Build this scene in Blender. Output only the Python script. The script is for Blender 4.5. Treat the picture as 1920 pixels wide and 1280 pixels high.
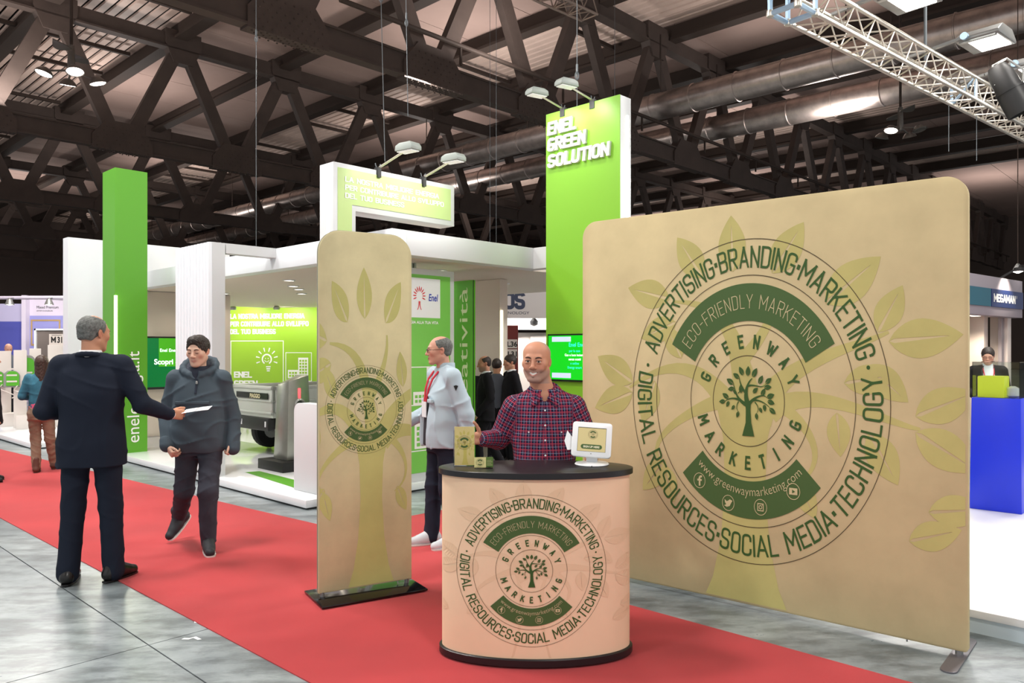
import bpy, bmesh, math, random
import numpy as np
from mathutils import Vector, Matrix, Euler

for _o in list(bpy.data.objects):
    bpy.data.objects.remove(_o)
sc = bpy.context.scene
COL = sc.collection
random.seed(7)
PI = math.pi
R = math.radians

# ------------------------------------------------------------------ camera, world, exposure
CH = 1.63                                   # eye height
cam_d = bpy.data.cameras.new('camera')
cam_d.sensor_width = 36.0
cam_d.lens = 1450 / 1920 * 36
cam_d.shift_y = 15 / 1920
cam_d.clip_end = 400
cam = bpy.data.objects.new('camera', cam_d)
cam.location = (0, 0, CH)
cam.rotation_euler = (R(90), 0, 0)
COL.objects.link(cam)
sc.camera = cam

world = bpy.data.worlds.new('world')
sc.world = world
world.use_nodes = True
_bg = world.node_tree.nodes['Background']
_bg.inputs[0].default_value = (0.96, 0.98, 1.0, 1)
_bg.inputs[1].default_value = 0.75
sc.view_settings.view_transform = 'Standard'
sc.view_settings.look = 'None'
sc.view_settings.exposure = 0.0
sc.view_settings.gamma = 1.0
sc.view_settings.use_curve_mapping = False
try:
    sc.cycles.max_bounces = 6
    sc.cycles.diffuse_bounces = 3
    sc.cycles.glossy_bounces = 3
    sc.cycles.transmission_bounces = 6
    sc.cycles.sample_clamp_indirect = 4.0
except Exception:
    pass

# the hall's own axes: a runs to the right-hand distance, b to the left-hand distance
TH = R(46.3)
UX, UY = math.cos(TH), math.sin(TH)
def H(a, b, z=0.0):
    return Vector((a * UX - b * UY, a * UY + b * UX, z))

def light(name, kind, loc, energy, size=0.3, color=(1, 1, 1), target=None, spot=None, blend=0.6, spread=None):
    d = bpy.data.lights.new(name, kind)
    d.energy = energy
    d.color = color
    if kind == 'AREA':
        d.shape = 'DISK'; d.size = size
        if spread: d.spread = spread
    else:
        d.shadow_soft_size = size
    if kind == 'SPOT':
        d.spot_size = R(spot or 80); d.spot_blend = blend
    o = bpy.data.objects.new(name, d)
    o.location = loc
    if target is not None:
        v = Vector(target) - Vector(loc)
        o.rotation_euler = v.to_track_quat('-Z', 'Y').to_euler()
    COL.objects.link(o)
    return o

# the hall's high bay lamps (most above and behind the picture), some added to brighten partition and far hall
HALL_LAMP_W = 430
for _a, _b in ((0.5, -3.5), (9.0, -3.0), (-5.5, 4.0), (1.2, 6.2), (2.2, 10.8), (11.5, 1.0), (-1.0, 15.5), (12.0, 14.0), (5.5, 22.0), (20.0, 6.0), (20, 18), (2, 42), (10, 62), (34, 40), (52, 20), (-4, 66)):
    light('high_bay_and_fill_light', 'AREA', H(_a, _b, 8.2), HALL_LAMP_W, 1.4, (1.0, 0.965, 0.91))

# upward lights without fixtures, added to brighten the roof
for _a, _b in ((1.2, 6.2), (6.5, 14), (-1.0, 19), (14.0, 13.0), (6, 26), (18.5, 20.0), (-3, 32), (12, 34), (26, 10), (24, 30), (34, 18), (4, 44), (36, 36), (20, 46), (48, 24), (-2, 56), (14, 58), (34, 52), (4, 68), (58, 12), (54, 38), (24, 68)):
    light('roof_fill_light', 'AREA', H(_a, _b, 8.9), 260, 1.6, (1.0, 0.94, 0.90), H(_a, _b, 12.0))

# ------------------------------------------------------------------ materials
def lin(c):
    if isinstance(c, str):
        c = c.lstrip('#')
        c = [int(c[i:i + 2], 16) / 255 for i in (0, 2, 4)]
        c = [x / 12.92 if x <= 0.04045 else ((x + 0.055) / 1.055) ** 2.4 for x in c]
    return (c[0], c[1], c[2], 1.0)

MATS = {}
def M(name, col='#808080', rough=0.5, metal=0.0, noise=None, bump=None, emit=0.0, ecol=None, spec=0.5, trans=0.0, attr=None, col2=None, stretch=(1, 1, 1), sheen=0.0):
    """noise=(scale, amount): mottles the base colour (towards col2 if given). bump=(scale, strength, distance)."""
    if name in MATS:
        return MATS[name]
    m = bpy.data.materials.new(name)
    m.use_nodes = True
    nt = m.node_tree
    b = nt.nodes['Principled BSDF']
    c = lin(col)
    b.inputs['Base Color'].default_value = c
    b.inputs['Roughness'].default_value = rough
    b.inputs['Metallic'].default_value = metal
    b.inputs['Specular IOR Level'].default_value = spec
    if sheen:
        b.inputs['Sheen Weight'].default_value = sheen
    if trans:
        b.inputs['Transmission Weight'].default_value = trans
        b.inputs['IOR'].default_value = 1.3
    tc = None
    def coord():
        nonlocal tc
        if tc is None:
            t = nt.nodes.new('ShaderNodeTexCoord')
            mp = nt.nodes.new('ShaderNodeMapping')
            mp.inputs['Scale'].default_value = stretch
            nt.links.new(t.outputs['Object'], mp.inputs['Vector'])
            tc = mp.outputs['Vector']
        return tc
    if attr:
        at = nt.nodes.new('ShaderNodeAttribute')
        at.attribute_name = attr
        nt.links.new(at.outputs['Color'], b.inputs['Base Color'])
    if noise:
        n = nt.nodes.new('ShaderNodeTexNoise')
        n.inputs['Scale'].default_value = noise[0]
        n.inputs['Detail'].default_value = 5
        n.inputs['Roughness'].default_value = 0.6
        nt.links.new(coord(), n.inputs['Vector'])
        r = nt.nodes.new('ShaderNodeValToRGB')
        e = r.color_ramp.elements
        e[0].position, e[1].position = 0.32, 0.68
        if col2:
            e[0].color, e[1].color = lin(col2), c
        else:
            k = noise[1]
            e[0].color = tuple(max(0, x * (1 - k)) for x in c[:3]) + (1,)
            e[1].color = tuple(min(1, x * (1 + k)) for x in c[:3]) + (1,)
        nt.links.new(n.outputs['Fac'], r.inputs['Fac'])
        nt.links.new(r.outputs['Color'], b.inputs['Base Color'])
    if bump:
        n = nt.nodes.new('ShaderNodeTexNoise')
        n.inputs['Scale'].default_value = bump[0]
        n.inputs['Detail'].default_value = 3
        nt.links.new(coord(), n.inputs['Vector'])
        bp = nt.nodes.new('ShaderNodeBump')
        bp.inputs['Strength'].default_value = bump[1]
        bp.inputs['Distance'].default_value = bump[2] if len(bump) > 2 else 0.01
        nt.links.new(n.outputs['Fac'], bp.inputs['Height'])
        nt.links.new(bp.outputs['Normal'], b.inputs['Normal'])
    if emit:
        b.inputs['Emission Color'].default_value = lin(ecol or col)
        b.inputs['Emission Strength'].default_value = emit
    MATS[name] = m
    return m

# ------------------------------------------------------------------ mesh helpers
class MB:
    """collects simple shapes and links them as ONE mesh object"""
    def __init__(s):
        s.v = []; s.f = []
    def add(s, vs, fs):
        k = len(s.v)
        s.v.extend([tuple(p) for p in vs])
        s.f.extend([tuple(i + k for i in f) for f in fs])
        return s
    def box(s, x0, x1, y0, y1, z0, z1):
        vs = [(x, y, z) for z in (z0, z1) for y in (y0, y1) for x in (x0, x1)]
        return s.add(vs, [(0, 2, 3, 1), (4, 5, 7, 6), (0, 1, 5, 4), (2, 6, 7, 3), (0, 4, 6, 2), (1, 3, 7, 5)])
    def bar(s, p, q, w, h, up=(0, 0, 1)):
        p, q = Vector(p), Vector(q)
        d = (q - p).normalized()
        upv = Vector(up)
        if abs(d.dot(upv)) > 0.99: upv = Vector((0, 1, 0))
        x = d.cross(upv).normalized(); y = x.cross(d)
        vs = []
        for c in (p, q):
            for sx, sy in ((-1, -1), (1, -1), (1, 1), (-1, 1)):
                vs.append(c + x * (sx * w / 2) + y * (sy * h / 2))
        return s.add(vs, [(3, 2, 1, 0), (4, 5, 6, 7), (0, 1, 5, 4), (1, 2, 6, 5), (2, 3, 7, 6), (3, 0, 4, 7)])
    def tube(s, pts, r, n=8, cap=True):
        pts = [Vector(p) for p in pts]
        rs = r if isinstance(r, (list, tuple)) else [r] * len(pts)
        rings = []
        px = None
        for i, p in enumerate(pts):
            d = (pts[min(i + 1, len(pts) - 1)] - pts[max(i - 1, 0)]).normalized()
            if px is None:
                px = d.cross(Vector((0, 0, 1)) if abs(d.z) < 0.9 else Vector((1, 0, 0))).normalized()
            else:
                px = (px - d * px.dot(d)).normalized()
            py = d.cross(px)
            rings.append([p + px * (rs[i] * math.cos(2 * PI * k / n)) + py * (rs[i] * math.sin(2 * PI * k / n)) for k in range(n)])
        vs = [v for ring in rings for v in ring]
        fs = []
        for i in range(len(pts) - 1):
            for k in range(n):
                a, b = i * n + k, i * n + (k + 1) % n
                fs.append((a, b, b + n, a + n))
        if cap:
            fs.append(tuple(range(n - 1, -1, -1)))
            m = (len(pts) - 1) * n
            fs.append(tuple(range(m, m + n)))
        return s.add(vs, fs)
    def lathe(s, prof, n=24, c=(0, 0, 0), ax=None, sx=1, sy=1):
        """profile [(r, z)] about z through c, or about direction ax"""
        vs = []
        for r, z in prof:
            for k in range(n):
                t = 2 * PI * k / n
                vs.append(Vector((r * math.cos(t) * sx, r * math.sin(t) * sy, z)))
        if ax is not None:
            q = Vector((0, 0, 1)).rotation_difference(Vector(ax))
            vs = [q @ v for v in vs]
        c = Vector(c)
        vs = [v + c for v in vs]
        fs = []
        for i in range(len(prof) - 1):
            for k in range(n):
                a, b = i * n + k, i * n + (k + 1) % n
                fs.append((a, b, b + n, a + n))
        if prof[0][0] > 1e-5: fs.append(tuple(range(n - 1, -1, -1)))
        if prof[-1][0] > 1e-5:
            m = (len(prof) - 1) * n
            fs.append(tuple(range(m, m + n)))
        return s.add(vs, fs)
    def prism(s, poly, f0, f1):
        """poly 2-D outline (CCW); f0, f1 map (x, y) to the two end faces"""
        n = len(poly)
        vs = [f0(*p) for p in poly] + [f1(*p) for p in poly]
        fs = [tuple(range(n - 1, -1, -1)), tuple(range(n, 2 * n))]
        for k in range(n):
            j = (k + 1) % n
            fs.append((k, j, j + n, k + n))
        return s.add(vs, fs)
    def build(s, name, mat, parent=None, loc=(0, 0, 0), rz=0.0, smooth=False, bevel=0.0, auto=40):
        me = bpy.data.meshes.new(name)
        bm = bmesh.new()
        bv = [bm.verts.new(p) for p in s.v]
        for f in s.f:
            try: bm.faces.new([bv[i] for i in f])
            except ValueError: pass
        bmesh.ops.remove_doubles(bm, verts=bm.verts, dist=1e-6)
        bmesh.ops.recalc_face_normals(bm, faces=bm.faces)
        if bevel:
            es = [e for e in bm.edges if len(e.link_faces) == 2 and e.calc_face_angle(0) > 0.6]
            try: bmesh.ops.bevel(bm, geom=es, offset=bevel, segments=2, profile=0.5, affect='EDGES', clamp_overlap=True)
            except Exception: pass
        bm.to_mesh(me); bm.free()
        if smooth or bevel:
            for p in me.polygons: p.use_smooth = True
            if hasattr(me, 'set_sharp_from_angle'): me.set_sharp_from_angle(angle=R(auto))
        if mat: me.materials.append(mat)
        o = bpy.data.objects.new(name, me)
        o.location = loc; o.rotation_euler = (0, 0, rz)
        COL.objects.link(o)
        if parent: o.parent = parent
        return o

def tag(o, label=None, cat=None, group=None, kind=None):
    if label: o['label'] = label
    if cat: o['category'] = cat
    if group: o['group'] = group
    if kind: o['kind'] = kind
    return o
def thing(name, label, cat, loc=(0, 0, 0), rz=0.0, group=None):
    o = bpy.data.objects.new(name, None)
    o.empty_display_size = 0.1
    o.location = loc; o.rotation_euler = (0, 0, rz)
    COL.objects.link(o)
    return tag(o, label, cat, group)
def copy_tree(o, parent=None):
    c = o.copy(); COL.objects.link(c)
    if parent: c.parent = parent
    for ch in o.children: copy_tree(ch, c)
    return c
def mesh_np(name, v, f, mat, parent=None, smooth=True, loc=(0, 0, 0)):
    me = bpy.data.meshes.new(name)
    me.from_pydata([tuple(p) for p in v], [], [tuple(int(i) for i in q) for q in f])
    if smooth:
        me.polygons.foreach_set('use_smooth', [True] * len(me.polygons))
    if mat: me.materials.append(mat)
    me.update()
    o = bpy.data.objects.new(name, me)
    o.location = loc
    COL.objects.link(o)
    if parent: o.parent = parent
    return o

# ------------------------------------------------------------------ flat print: lettering and artwork
_tc = {}
def text_mesh(s, offset=0.0):
    """the letters as a flat 2-D mesh: baseline at y=0, cap height 1, starting at x=0"""
    k = (s, offset)
    if k in _tc: return _tc[k]
    cu = bpy.data.curves.new('lettering', 'FONT')
    cu.body = s; cu.size = 1.0; cu.resolution_u = 4; cu.offset = offset
    cu.fill_mode = 'FRONT'
    ob = bpy.data.objects.new('lettering', cu)
    COL.objects.link(ob)
    dg = bpy.context.evaluated_depsgraph_get(); dg.update()
    me = bpy.data.meshes.new_from_object(ob.evaluated_get(dg))
    v = np.array([p.co[:2] for p in me.vertices]) if len(me.vertices) else np.zeros((0, 2))
    f = [tuple(p.vertices) for p in me.polygons]
    bpy.data.objects.remove(ob); bpy.data.curves.remove(cu); bpy.data.meshes.remove(me)
    if len(v): v = (v - [v[:, 0].min(), 0]) / 0.729
    _tc[k] = (v, f)
    return _tc[k]

# a narrow round-cornered single-stroke alphabet, drawn with a pen of any weight
def _arc(cx, cy, r, a0, a1, n=4):
    return [(cx + r * math.cos(R(a0 + (a1 - a0) * k / n)), cy + r * math.sin(R(a0 + (a1 - a0) * k / n))) for k in range(n + 1)]
def _glyphs():
    w = 0.44; r = 0.17; G = {}
    bowl = lambda y0, y1, x1=w, rr=0.14: [(0, y0), (x1 - rr, y0)] + _arc(x1 - rr, y0 + rr, rr, -90, 0)[1:] + _arc(x1 - rr, y1 - rr, rr, 0, 90) + [(0, y1)]
    O = _arc(r, 1 - r, r, 180, 90) + _arc(w - r, 1 - r, r, 90, 0) + _arc(w - r, r, r, 0, -90) + _arc(r, r, r, 270, 180) + [(0, 1 - r)]
    C = [(w, 0.74), (w, 1 - r)] + _arc(w - r, 1 - r, r, 0, 90) + _arc(r, 1 - r, r, 90, 180) + _arc(r, r, r, 180, 270) + _arc(w - r, r, r, 270, 360) + [(w, 0.26)]
    G['A'] = (0.5, [[(0, 0), (0.25, 1), (0.5, 0)], [(0.085, 0.3), (0.415, 0.3)]])
    G['B'] = (w, [bowl(0.52, 1, w - .02), bowl(0, 0.52), [(0, 0), (0, 1)]])
    G['C'] = (w, [C])
    G['D'] = (w, [[(0, 0), (0, 1)], [(0, 1), (w - r, 1)] + _arc(w - r, 1 - r, r, 90, 0)[1:] + _arc(w - r, r, r, 0, -90) + [(0, 0)]])
    G['E'] = (0.38, [[(0.38, 1), (0, 1), (0, 0), (0.38, 0)], [(0, 0.52), (0.33, 0.52)]])
    G['F'] = (0.38, [[(0.38, 1), (0, 1), (0, 0)], [(0, 0.5), (0.33, 0.5)]])
    G['G'] = (w, [C[:-1] + [(w, 0.47), (0.24, 0.47)]])
    G['H'] = (w, [[(0, 0), (0, 1)], [(w, 0), (w, 1)], [(0, 0.52), (w, 0.52)]])
    G['I'] = (0.0, [[(0, 0), (0, 1)]])
    G['K'] = (0.44, [[(0, 0), (0, 1)], [(0.42, 1), (0.0, 0.42)], [(0.14, 0.6), (0.45, 0)]])
    G['L'] = (0.36, [[(0, 1), (0, 0), (0.36, 0)]])
    G['M'] = (0.6, [[(0, 0), (0, 1), (0.3, 0.35), (0.6, 1), (0.6, 0)]])
    G['N'] = (w, [[(0, 0), (0, 1), (w, 0), (w, 1)]])
    G['O'] = (w, [O])
    G['P'] = (w, [bowl(0.46, 1), [(0, 0), (0, 1)]])
    G['R'] = (w, [bowl(0.48, 1), [(0, 0), (0, 1)], [(0.2, 0.48), (w, 0)]])
    G['S'] = (w, [[(w, 0.78), (w, 1 - r)] + _arc(w - r, 1 - r, r, 0, 90) + _arc(r, 1 - r, r, 90, 180) + _arc(r, 0.68, r, 180, 240, 2) + _arc(w - r, 0.32, r, 60, 0, 2) + _arc(w - r, r, r, 0, -90) + _arc(r, r, r, 270, 180) + [(0, 0.24)]])
    G['T'] = (0.42, [[(0, 1), (0.42, 1)], [(0.21, 0), (0.21, 1)]])
    G['U'] = (w, [[(0, 1), (0, r)] + _arc(r, r, r, 180, 270) + _arc(w - r, r, r, 270, 360) + [(w, 1)]])
    G['V'] = (0.48, [[(0, 1), (0.24, 0), (0.48, 1)]])
    G['W'] = (0.7, [[(0, 1), (0.17, 0), (0.35, 0.75), (0.53, 0), (0.7, 1)]])
    G['Y'] = (0.46, [[(0, 1), (0.23, 0.45), (0.46, 1)], [(0.23, 0), (0.23, 0.45)]])
    G['-'] = (0.26, [[(0, 0.48), (0.26, 0.48)]])
    G['·'] = (0.06, [[(0.0, 0.45), (0.0, 0.57)], [(0.06, 0.45), (0.06, 0.57)], [(0, .45), (.06, .45)], [(0, .57), (.06, .57)], [(0, .51), (.06, .51)]])
    G[' '] = (0.2, [])
    return G
GLYPH = _glyphs()
def pen_text(s, pw, gap=0.20):
    k = ('pen', s, pw, gap)
    if k in _tc: return _tc[k]
    V = []; F = []; x = 0.0
    h = pw / 2
    for ch in s:
        wd, strokes = GLYPH[ch]
        if pw > 0.15 and ch in 'CGS': strokes = [st[1:] if ch == 'G' else st[1:-1] for st in strokes]
        parts = []
        for st in strokes:         # break the pen line at sharp corners
            cur = [st[0]]
            for i in range(1, len(st)):
                cur.append(st[i])
                if i < len(st) - 1:
                    d0 = Vector((st[i][0] - st[i - 1][0], st[i][1] - st[i - 1][1])).normalized(); d1 = Vector((st[i + 1][0] - st[i][0], st[i + 1][1] - st[i][1])).normalized()
                    if d0.dot(d1) < -0.2: parts.append(cur); cur = [st[i]]
            parts.append(cur)
        for si, st in enumerate(parts):
            pts = [Vector((px + x, h + py * (1 - pw))) for px, py in st]
            n = len(pts); closed = (pts[0] - pts[-1]).length < 1e-6
            base = len(V)
            for i, p in enumerate(pts):
                a = pts[i - 1] if i else (pts[-2] if closed else None)
                b = pts[i + 1] if i < n - 1 else (pts[1] if closed else None)
                d0 = (p - a).normalized() if a is not None else None
                d1 = (b - p).normalized() if b is not None else None
                if d0 is None or d1 is None:
                    d = d1 if d0 is None else d0
                    q = p - d * h if d0 is None else p + d * h
                    nn = Vector((-d.y, d.x)) * h
                else:
                    q = p; m = d0 + d1
                    m = m.normalized() if m.length > 1e-6 else d0
                    nn = Vector((-m.y, m.x)); c = nn.dot(Vector((-d0.y, d0.x)))
                    nn = nn * min(h / max(c, 0.3), h * 1.25)
                V += [(q.x + nn.x, min(1, max(0, q.y + nn.y)), si), (q.x - nn.x, min(1, max(0, q.y - nn.y)), si)]
            F += [(base + 2 * i, base + 2 * i + 1, base + 2 * i + 3, base + 2 * i + 2) for i in range(n - 1)]
        x += wd + gap
    _tc[k] = (np.array(V), F)
    return _tc[k]

class Art:
    """2-D artwork, by ink"""
    def __init__(s): s.ink = {}; s.n = {}
    def add(s, ink, v, f):
        V, Fc = s.ink.setdefault(ink, ([], []))
        k = len(V)
        g0 = s.n.get(ink, 0); s.n[ink] = g0 + 1 + int(max([p[2] for p in v if len(p) > 2] or [0]))
        V.extend([(float(p[0]), float(p[1]), g0 + (float(p[2]) if len(p) > 2 else 0.0)) for p in v])
        Fc.extend([tuple(i + k for i in q) for q in f])
    def text(s, ink, t, x, y, h, w=None, bold=0.0, slant=0.0, align='l', rot=0.0, pen=None):
        v, f = text_mesh(t, bold) if pen is None else pen_text(t, pen)
        if not len(v): return
        W = v[:, 0].max()
        kx = h if w is None else w / W
        g = v[:, 2] if v.shape[1] > 2 else np.zeros(len(v))
        q = np.stack([v[:, 0] * kx + slant * v[:, 1] * h, v[:, 1] * h], 1)
        if align == 'c': q[:, 0] -= W * kx / 2
        c_, s_ = math.cos(rot), math.sin(rot)
        q = np.stack([q[:, 0] * c_ - q[:, 1] * s_ + x, q[:, 0] * s_ + q[:, 1] * c_ + y, g], 1)
        s.add(ink, q, f)
    def arc_text(s, ink, t, r, a0, a1, h, top=True, bold=0.0, c=(0, 0), pen=None, gap=0.20):
        v, f = text_mesh(t, bold) if pen is None else pen_text(t, pen, gap)
        v = v.copy(); v[:, 0] -= v[:, 0].min()
        g = v[:, 2] if v.shape[1] > 2 else np.zeros(len(v))
        W = v[:, 0].max()
        ang = np.radians(a0 + (a1 - a0) * v[:, 0] / W)
        rad = r + v[:, 1] * h if top else r - v[:, 1] * h
        s.add(ink, np.stack([c[0] + rad * np.cos(ang), c[1] + rad * np.sin(ang), g], 1), f)
    def ring(s, ink, r0, r1, a0=0, a1=360, n=96, c=(0, 0), seg=1):
        v = []; f = []
        for i in range(n + 1):
            t = R(a0 + (a1 - a0) * i / n)
            for j in range(seg + 1):
                r = r0 + (r1 - r0) * j / seg
                v.append((c[0] + r * math.cos(t), c[1] + r * math.sin(t)))
        for i in range(n):
            for j in range(seg):
                k = i * (seg + 1) + j
                f.append((k, k + 1, k + seg + 2, k + seg + 1))
        s.add(ink, v, f)
    def disc(s, ink, c, r, n=20):
        s.add(ink, [(c[0] + r * math.cos(2 * PI * k / n), c[1] + r * math.sin(2 * PI * k / n)) for k in range(n)], [tuple(range(n))])
    def rect(s, ink, x0, x1, y0, y1, nx=1, ny=1):
        v = [(x0 + (x1 - x0) * i / nx, y0 + (y1 - y0) * j / ny) for j in range(ny + 1) for i in range(nx + 1)]
        f = [(j * (nx + 1) + i, j * (nx + 1) + i + 1, (j + 1) * (nx + 1) + i + 1, (j + 1) * (nx + 1) + i) for j in range(ny) for i in range(nx)]
        s.add(ink, v, f)
    def frame(s, ink, x0, x1, y0, y1, w):
        s.rect(ink, x0, x1, y0, y0 + w); s.rect(ink, x0, x1, y1 - w, y1)
        s.rect(ink, x0, x0 + w, y0 + w, y1 - w); s.rect(ink, x1 - w, x1, y0 + w, y1 - w)
    def poly(s, ink, pts): s.add(ink, pts, [tuple(range(len(pts)))])
    def stroke(s, ink, pts, ws, n=14):
        """tapering stroke along a smooth curve through pts"""
        P = np.array(pts, float); t = np.linspace(0, 1, len(P)); tt = np.linspace(0, 1, n + 1)
        deg = min(3, len(P) - 1)
        X = np.polyval(np.polyfit(t, P[:, 0], deg), tt); Y = np.polyval(np.polyfit(t, P[:, 1], deg), tt)
        Wd = np.interp(tt, np.linspace(0, 1, len(ws)), ws)
        dx, dy = np.gradient(X), np.gradient(Y); L = np.hypot(dx, dy) + 1e-9
        nx, ny = -dy / L, dx / L
        v = []
        for i in range(n + 1):
            v += [(X[i] + nx[i] * Wd[i] / 2, Y[i] + ny[i] * Wd[i] / 2), (X[i] - nx[i] * Wd[i] / 2, Y[i] - ny[i] * Wd[i] / 2)]
        s.add(ink, v, [(2 * i, 2 * i + 1, 2 * i + 3, 2 * i + 2) for i in range(n)])
    def leaf(s, ink, x, y, ang, L, wd=0.5, vein=0.035):
        """pointed leaf from its stem end at x, y, in two halves either side of the midrib"""
        n = 12; c_, s_ = math.cos(R(ang)), math.sin(R(ang))
        v = []; fs = []
        for sg in (1, -1):
            k = len(v)
            for i in range(n + 1):
                t = i / n
                o = wd * 0.5 * (math.sin(PI * t ** 0.85)) ** 0.9
                g = vein * (1 - t) if 0 < t < 0.8 else 0.0
                for q in (min(g, o), o):
                    px, py = t * L, sg * q * L
                    v.append((x + px * c_ - py * s_, y + px * s_ + py * c_))
            fs += [(k + 2 * i, k + 2 * i + 1, k + 2 * i + 3, k + 2 * i + 2) for i in range(n)]
        s.add(ink, v, fs)
    def place(s, fn):
        o = Art()
        for k, (V, Fc) in s.ink.items(): o.ink[k] = ([(*fn(x, y), g) for x, y, g in V], list(Fc))
        o.n = dict(s.n)
        return o
    def merge(s, o):
        for k, (V, Fc) in o.ink.items(): s.add(k, V, Fc)
    def clip(s, x0, x1, y0, y1):
        o = Art()
        for k, (V, Fc) in s.ink.items():
            for f in Fc:
                p = [V[i] for i in f]
                for ax, lim, sg in ((0, x0, 1), (0, x1, -1), (1, y0, 1), (1, y1, -1)):
                    q = []
                    for i in range(len(p)):
                        A, B = p[i], p[(i + 1) % len(p)]
                        ia, ib = sg * (A[ax] - lim) >= 0, sg * (B[ax] - lim) >= 0
                        if ia: q.append(A)
                        if ia != ib:
                            t = (lim - A[ax]) / (B[ax] - A[ax])
                            q.append((A[0] + t * (B[0] - A[0]), A[1] + t * (B[1] - A[1])))
                    p = q
                    if len(p) < 3: break
                if len(p) >= 3:
                    gg = V[f[0]][2]
                    VV, FF = o.ink.setdefault(k, ([], []))
                    FF.append(tuple(range(len(VV), len(VV) + len(p)))); VV.extend([(q[0], q[1], gg) for q in p]); o.n[k] = s.n[k]
        return o
    def emit(s, fn, mats, parent, names, lift=0.0012, split=('leaf', 'band')):
        """each ink becomes a flat printed part (leaves and bands one part each); fn(x, y, lift) gives the point on the printed surface"""
        out = []
        for k, (V, Fc) in s.ink.items():
            sets = {}
            for f in Fc: sets.setdefault(int(V[f[0]][2]) if k in split else 0, []).append(f)
            for fs in sets.values():
                used = sorted({i for f in fs for i in f}); ix = {i: n for n, i in enumerate(used)}
                me = bpy.data.meshes.new(names.get(k, k))
                me.from_pydata([tuple(fn(V[i][0], V[i][1], lift * (1 + mats[k][1]) + 0.00002 * V[i][2])) for i in used], [], [tuple(ix[i] for i in f) for f in fs])
                me.materials.append(mats[k][0])
                me.update()
                o = bpy.data.objects.new(names.get(k, k), me)
                COL.objects.link(o); o.parent = parent
                out.append(o)
        return out
# ================================================================== THE HALL
m_conc = M('polished_concrete', '#9fa6a6', 0.22, spec=0.5)
def _concrete():
    nt = m_conc.node_tree; b = nt.nodes['Principled BSDF']
    g = nt.nodes.new('ShaderNodeNewGeometry')
    def noise(scale, detail, st=(1, 1, 1)):
        mp = nt.nodes.new('ShaderNodeMapping'); mp.inputs['Scale'].default_value = st
        mp.inputs['Rotation'].default_value = (0, 0, -TH)
        nt.links.new(g.outputs['Position'], mp.inputs['Vector'])
        n = nt.nodes.new('ShaderNodeTexNoise'); n.inputs['Scale'].default_value = scale; n.inputs['Detail'].default_value = detail
        n.inputs['Roughness'].default_value = 0.65
        nt.links.new(mp.outputs['Vector'], n.inputs['Vector'])
        return n.outputs['Fac']
    def ramp(f, p0, c0, p1, c1):
        r = nt.nodes.new('ShaderNodeValToRGB'); e = r.color_ramp.elements
        e[0].position, e[0].color, e[1].position, e[1].color = p0, lin(c0), p1, lin(c1)
        nt.links.new(f, r.inputs['Fac']); return r.outputs['Color']
    c1 = ramp(noise(0.9, 8), 0.36, '#6c767b', 0.66, '#a7b0b3')
    c2 = ramp(noise(2.6, 9, (1, 3, 1)), 0.40, '#8d8f8e', 0.56, '#ffffff')
    c3 = ramp(noise(5.5, 10), 0.30, '#5d5a57', 0.43, '#ffffff')
    def mul(a, c, f):
        m = nt.nodes.new('ShaderNodeMix'); m.data_type = 'RGBA'; m.blend_type = 'MULTIPLY'
        m.inputs['Factor'].default_value = f
        nt.links.new(a, m.inputs[6]); nt.links.new(c, m.inputs[7]); return m.outputs[2]
    nt.links.new(mul(mul(c1, c2, 0.6), c3, 0.35), b.inputs['Base Color'])
    r = nt.nodes.new('ShaderNodeMapRange'); r.inputs[3].default_value = 0.2; r.inputs[4].default_value = 0.42
    nt.links.new(noise(1.7, 6), r.inputs[0]); nt.links.new(r.outputs[0], b.inputs['Roughness'])
_concrete()
m_joint = M('floor_joint', '#3a3b3c', 0.9)
m_red = M('red_carpet', '#b3383c', 0.95, noise=(1.1, 0.10), bump=(700, 0.5, 0.003), spec=0.1, sheen=0.15)
m_steel = M('truss_steel', '#453a35', 0.65, noise=(2, 0.12), spec=0.3)
m_steel_d = M('purlin_steel', '#3d332e', 0.7, spec=0.2)
m_slat = M('ceiling_slat', '#d2b9ac', 0.5, noise=(0.4, 0.15), spec=0.4)
m_deck = M('ceiling_deck', '#a58d84', 0.8, noise=(0.3, 0.08), spec=0.2)
m_back = M('ceiling_backing', '#2a2422', 0.9)
m_dark = M('dark_hall_wall', '#5c4f49', 0.9)
m_duct = M('galvanised_duct', '#b7a9a2', 0.33, 0.9, noise=(3, 0.2))
m_black = M('black_plastic', '#161617', 0.45)
m_alu = M('aluminium', '#d8d2c6', 0.3, 0.75)
m_chrome = M('cable_steel', '#62686c', 0.4, 0.5)
m_lampglow = M('lamp_glow', '#ffffff', 0.5, emit=14, ecol='#fff4ea')
m_lampshade = M('lamp_shade_grey', '#6b655f', 0.4, 0.5)

# floor: slabs with open joints over a dark bed
floor = MB().box(-14, 78, -14, 78, -0.3, -0.012).build('floor', m_joint, rz=TH)
tag(floor, kind='structure')
_g = 0.004
_xs = [-13] + [1.7 + 6 * i for i in range(-2, 13)]
_ys = [-13] + [4.4 + 6 * i for i in range(-2, 13)]
for i in range(len(_xs) - 1):
    for j in range(len(_ys) - 1):
        MB().box(_xs[i] + _g, _xs[i + 1] - _g, _ys[j] + _g, _ys[j + 1] - _g, -0.02, 0.0).build('floor_slab', m_conc, floor)

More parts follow.
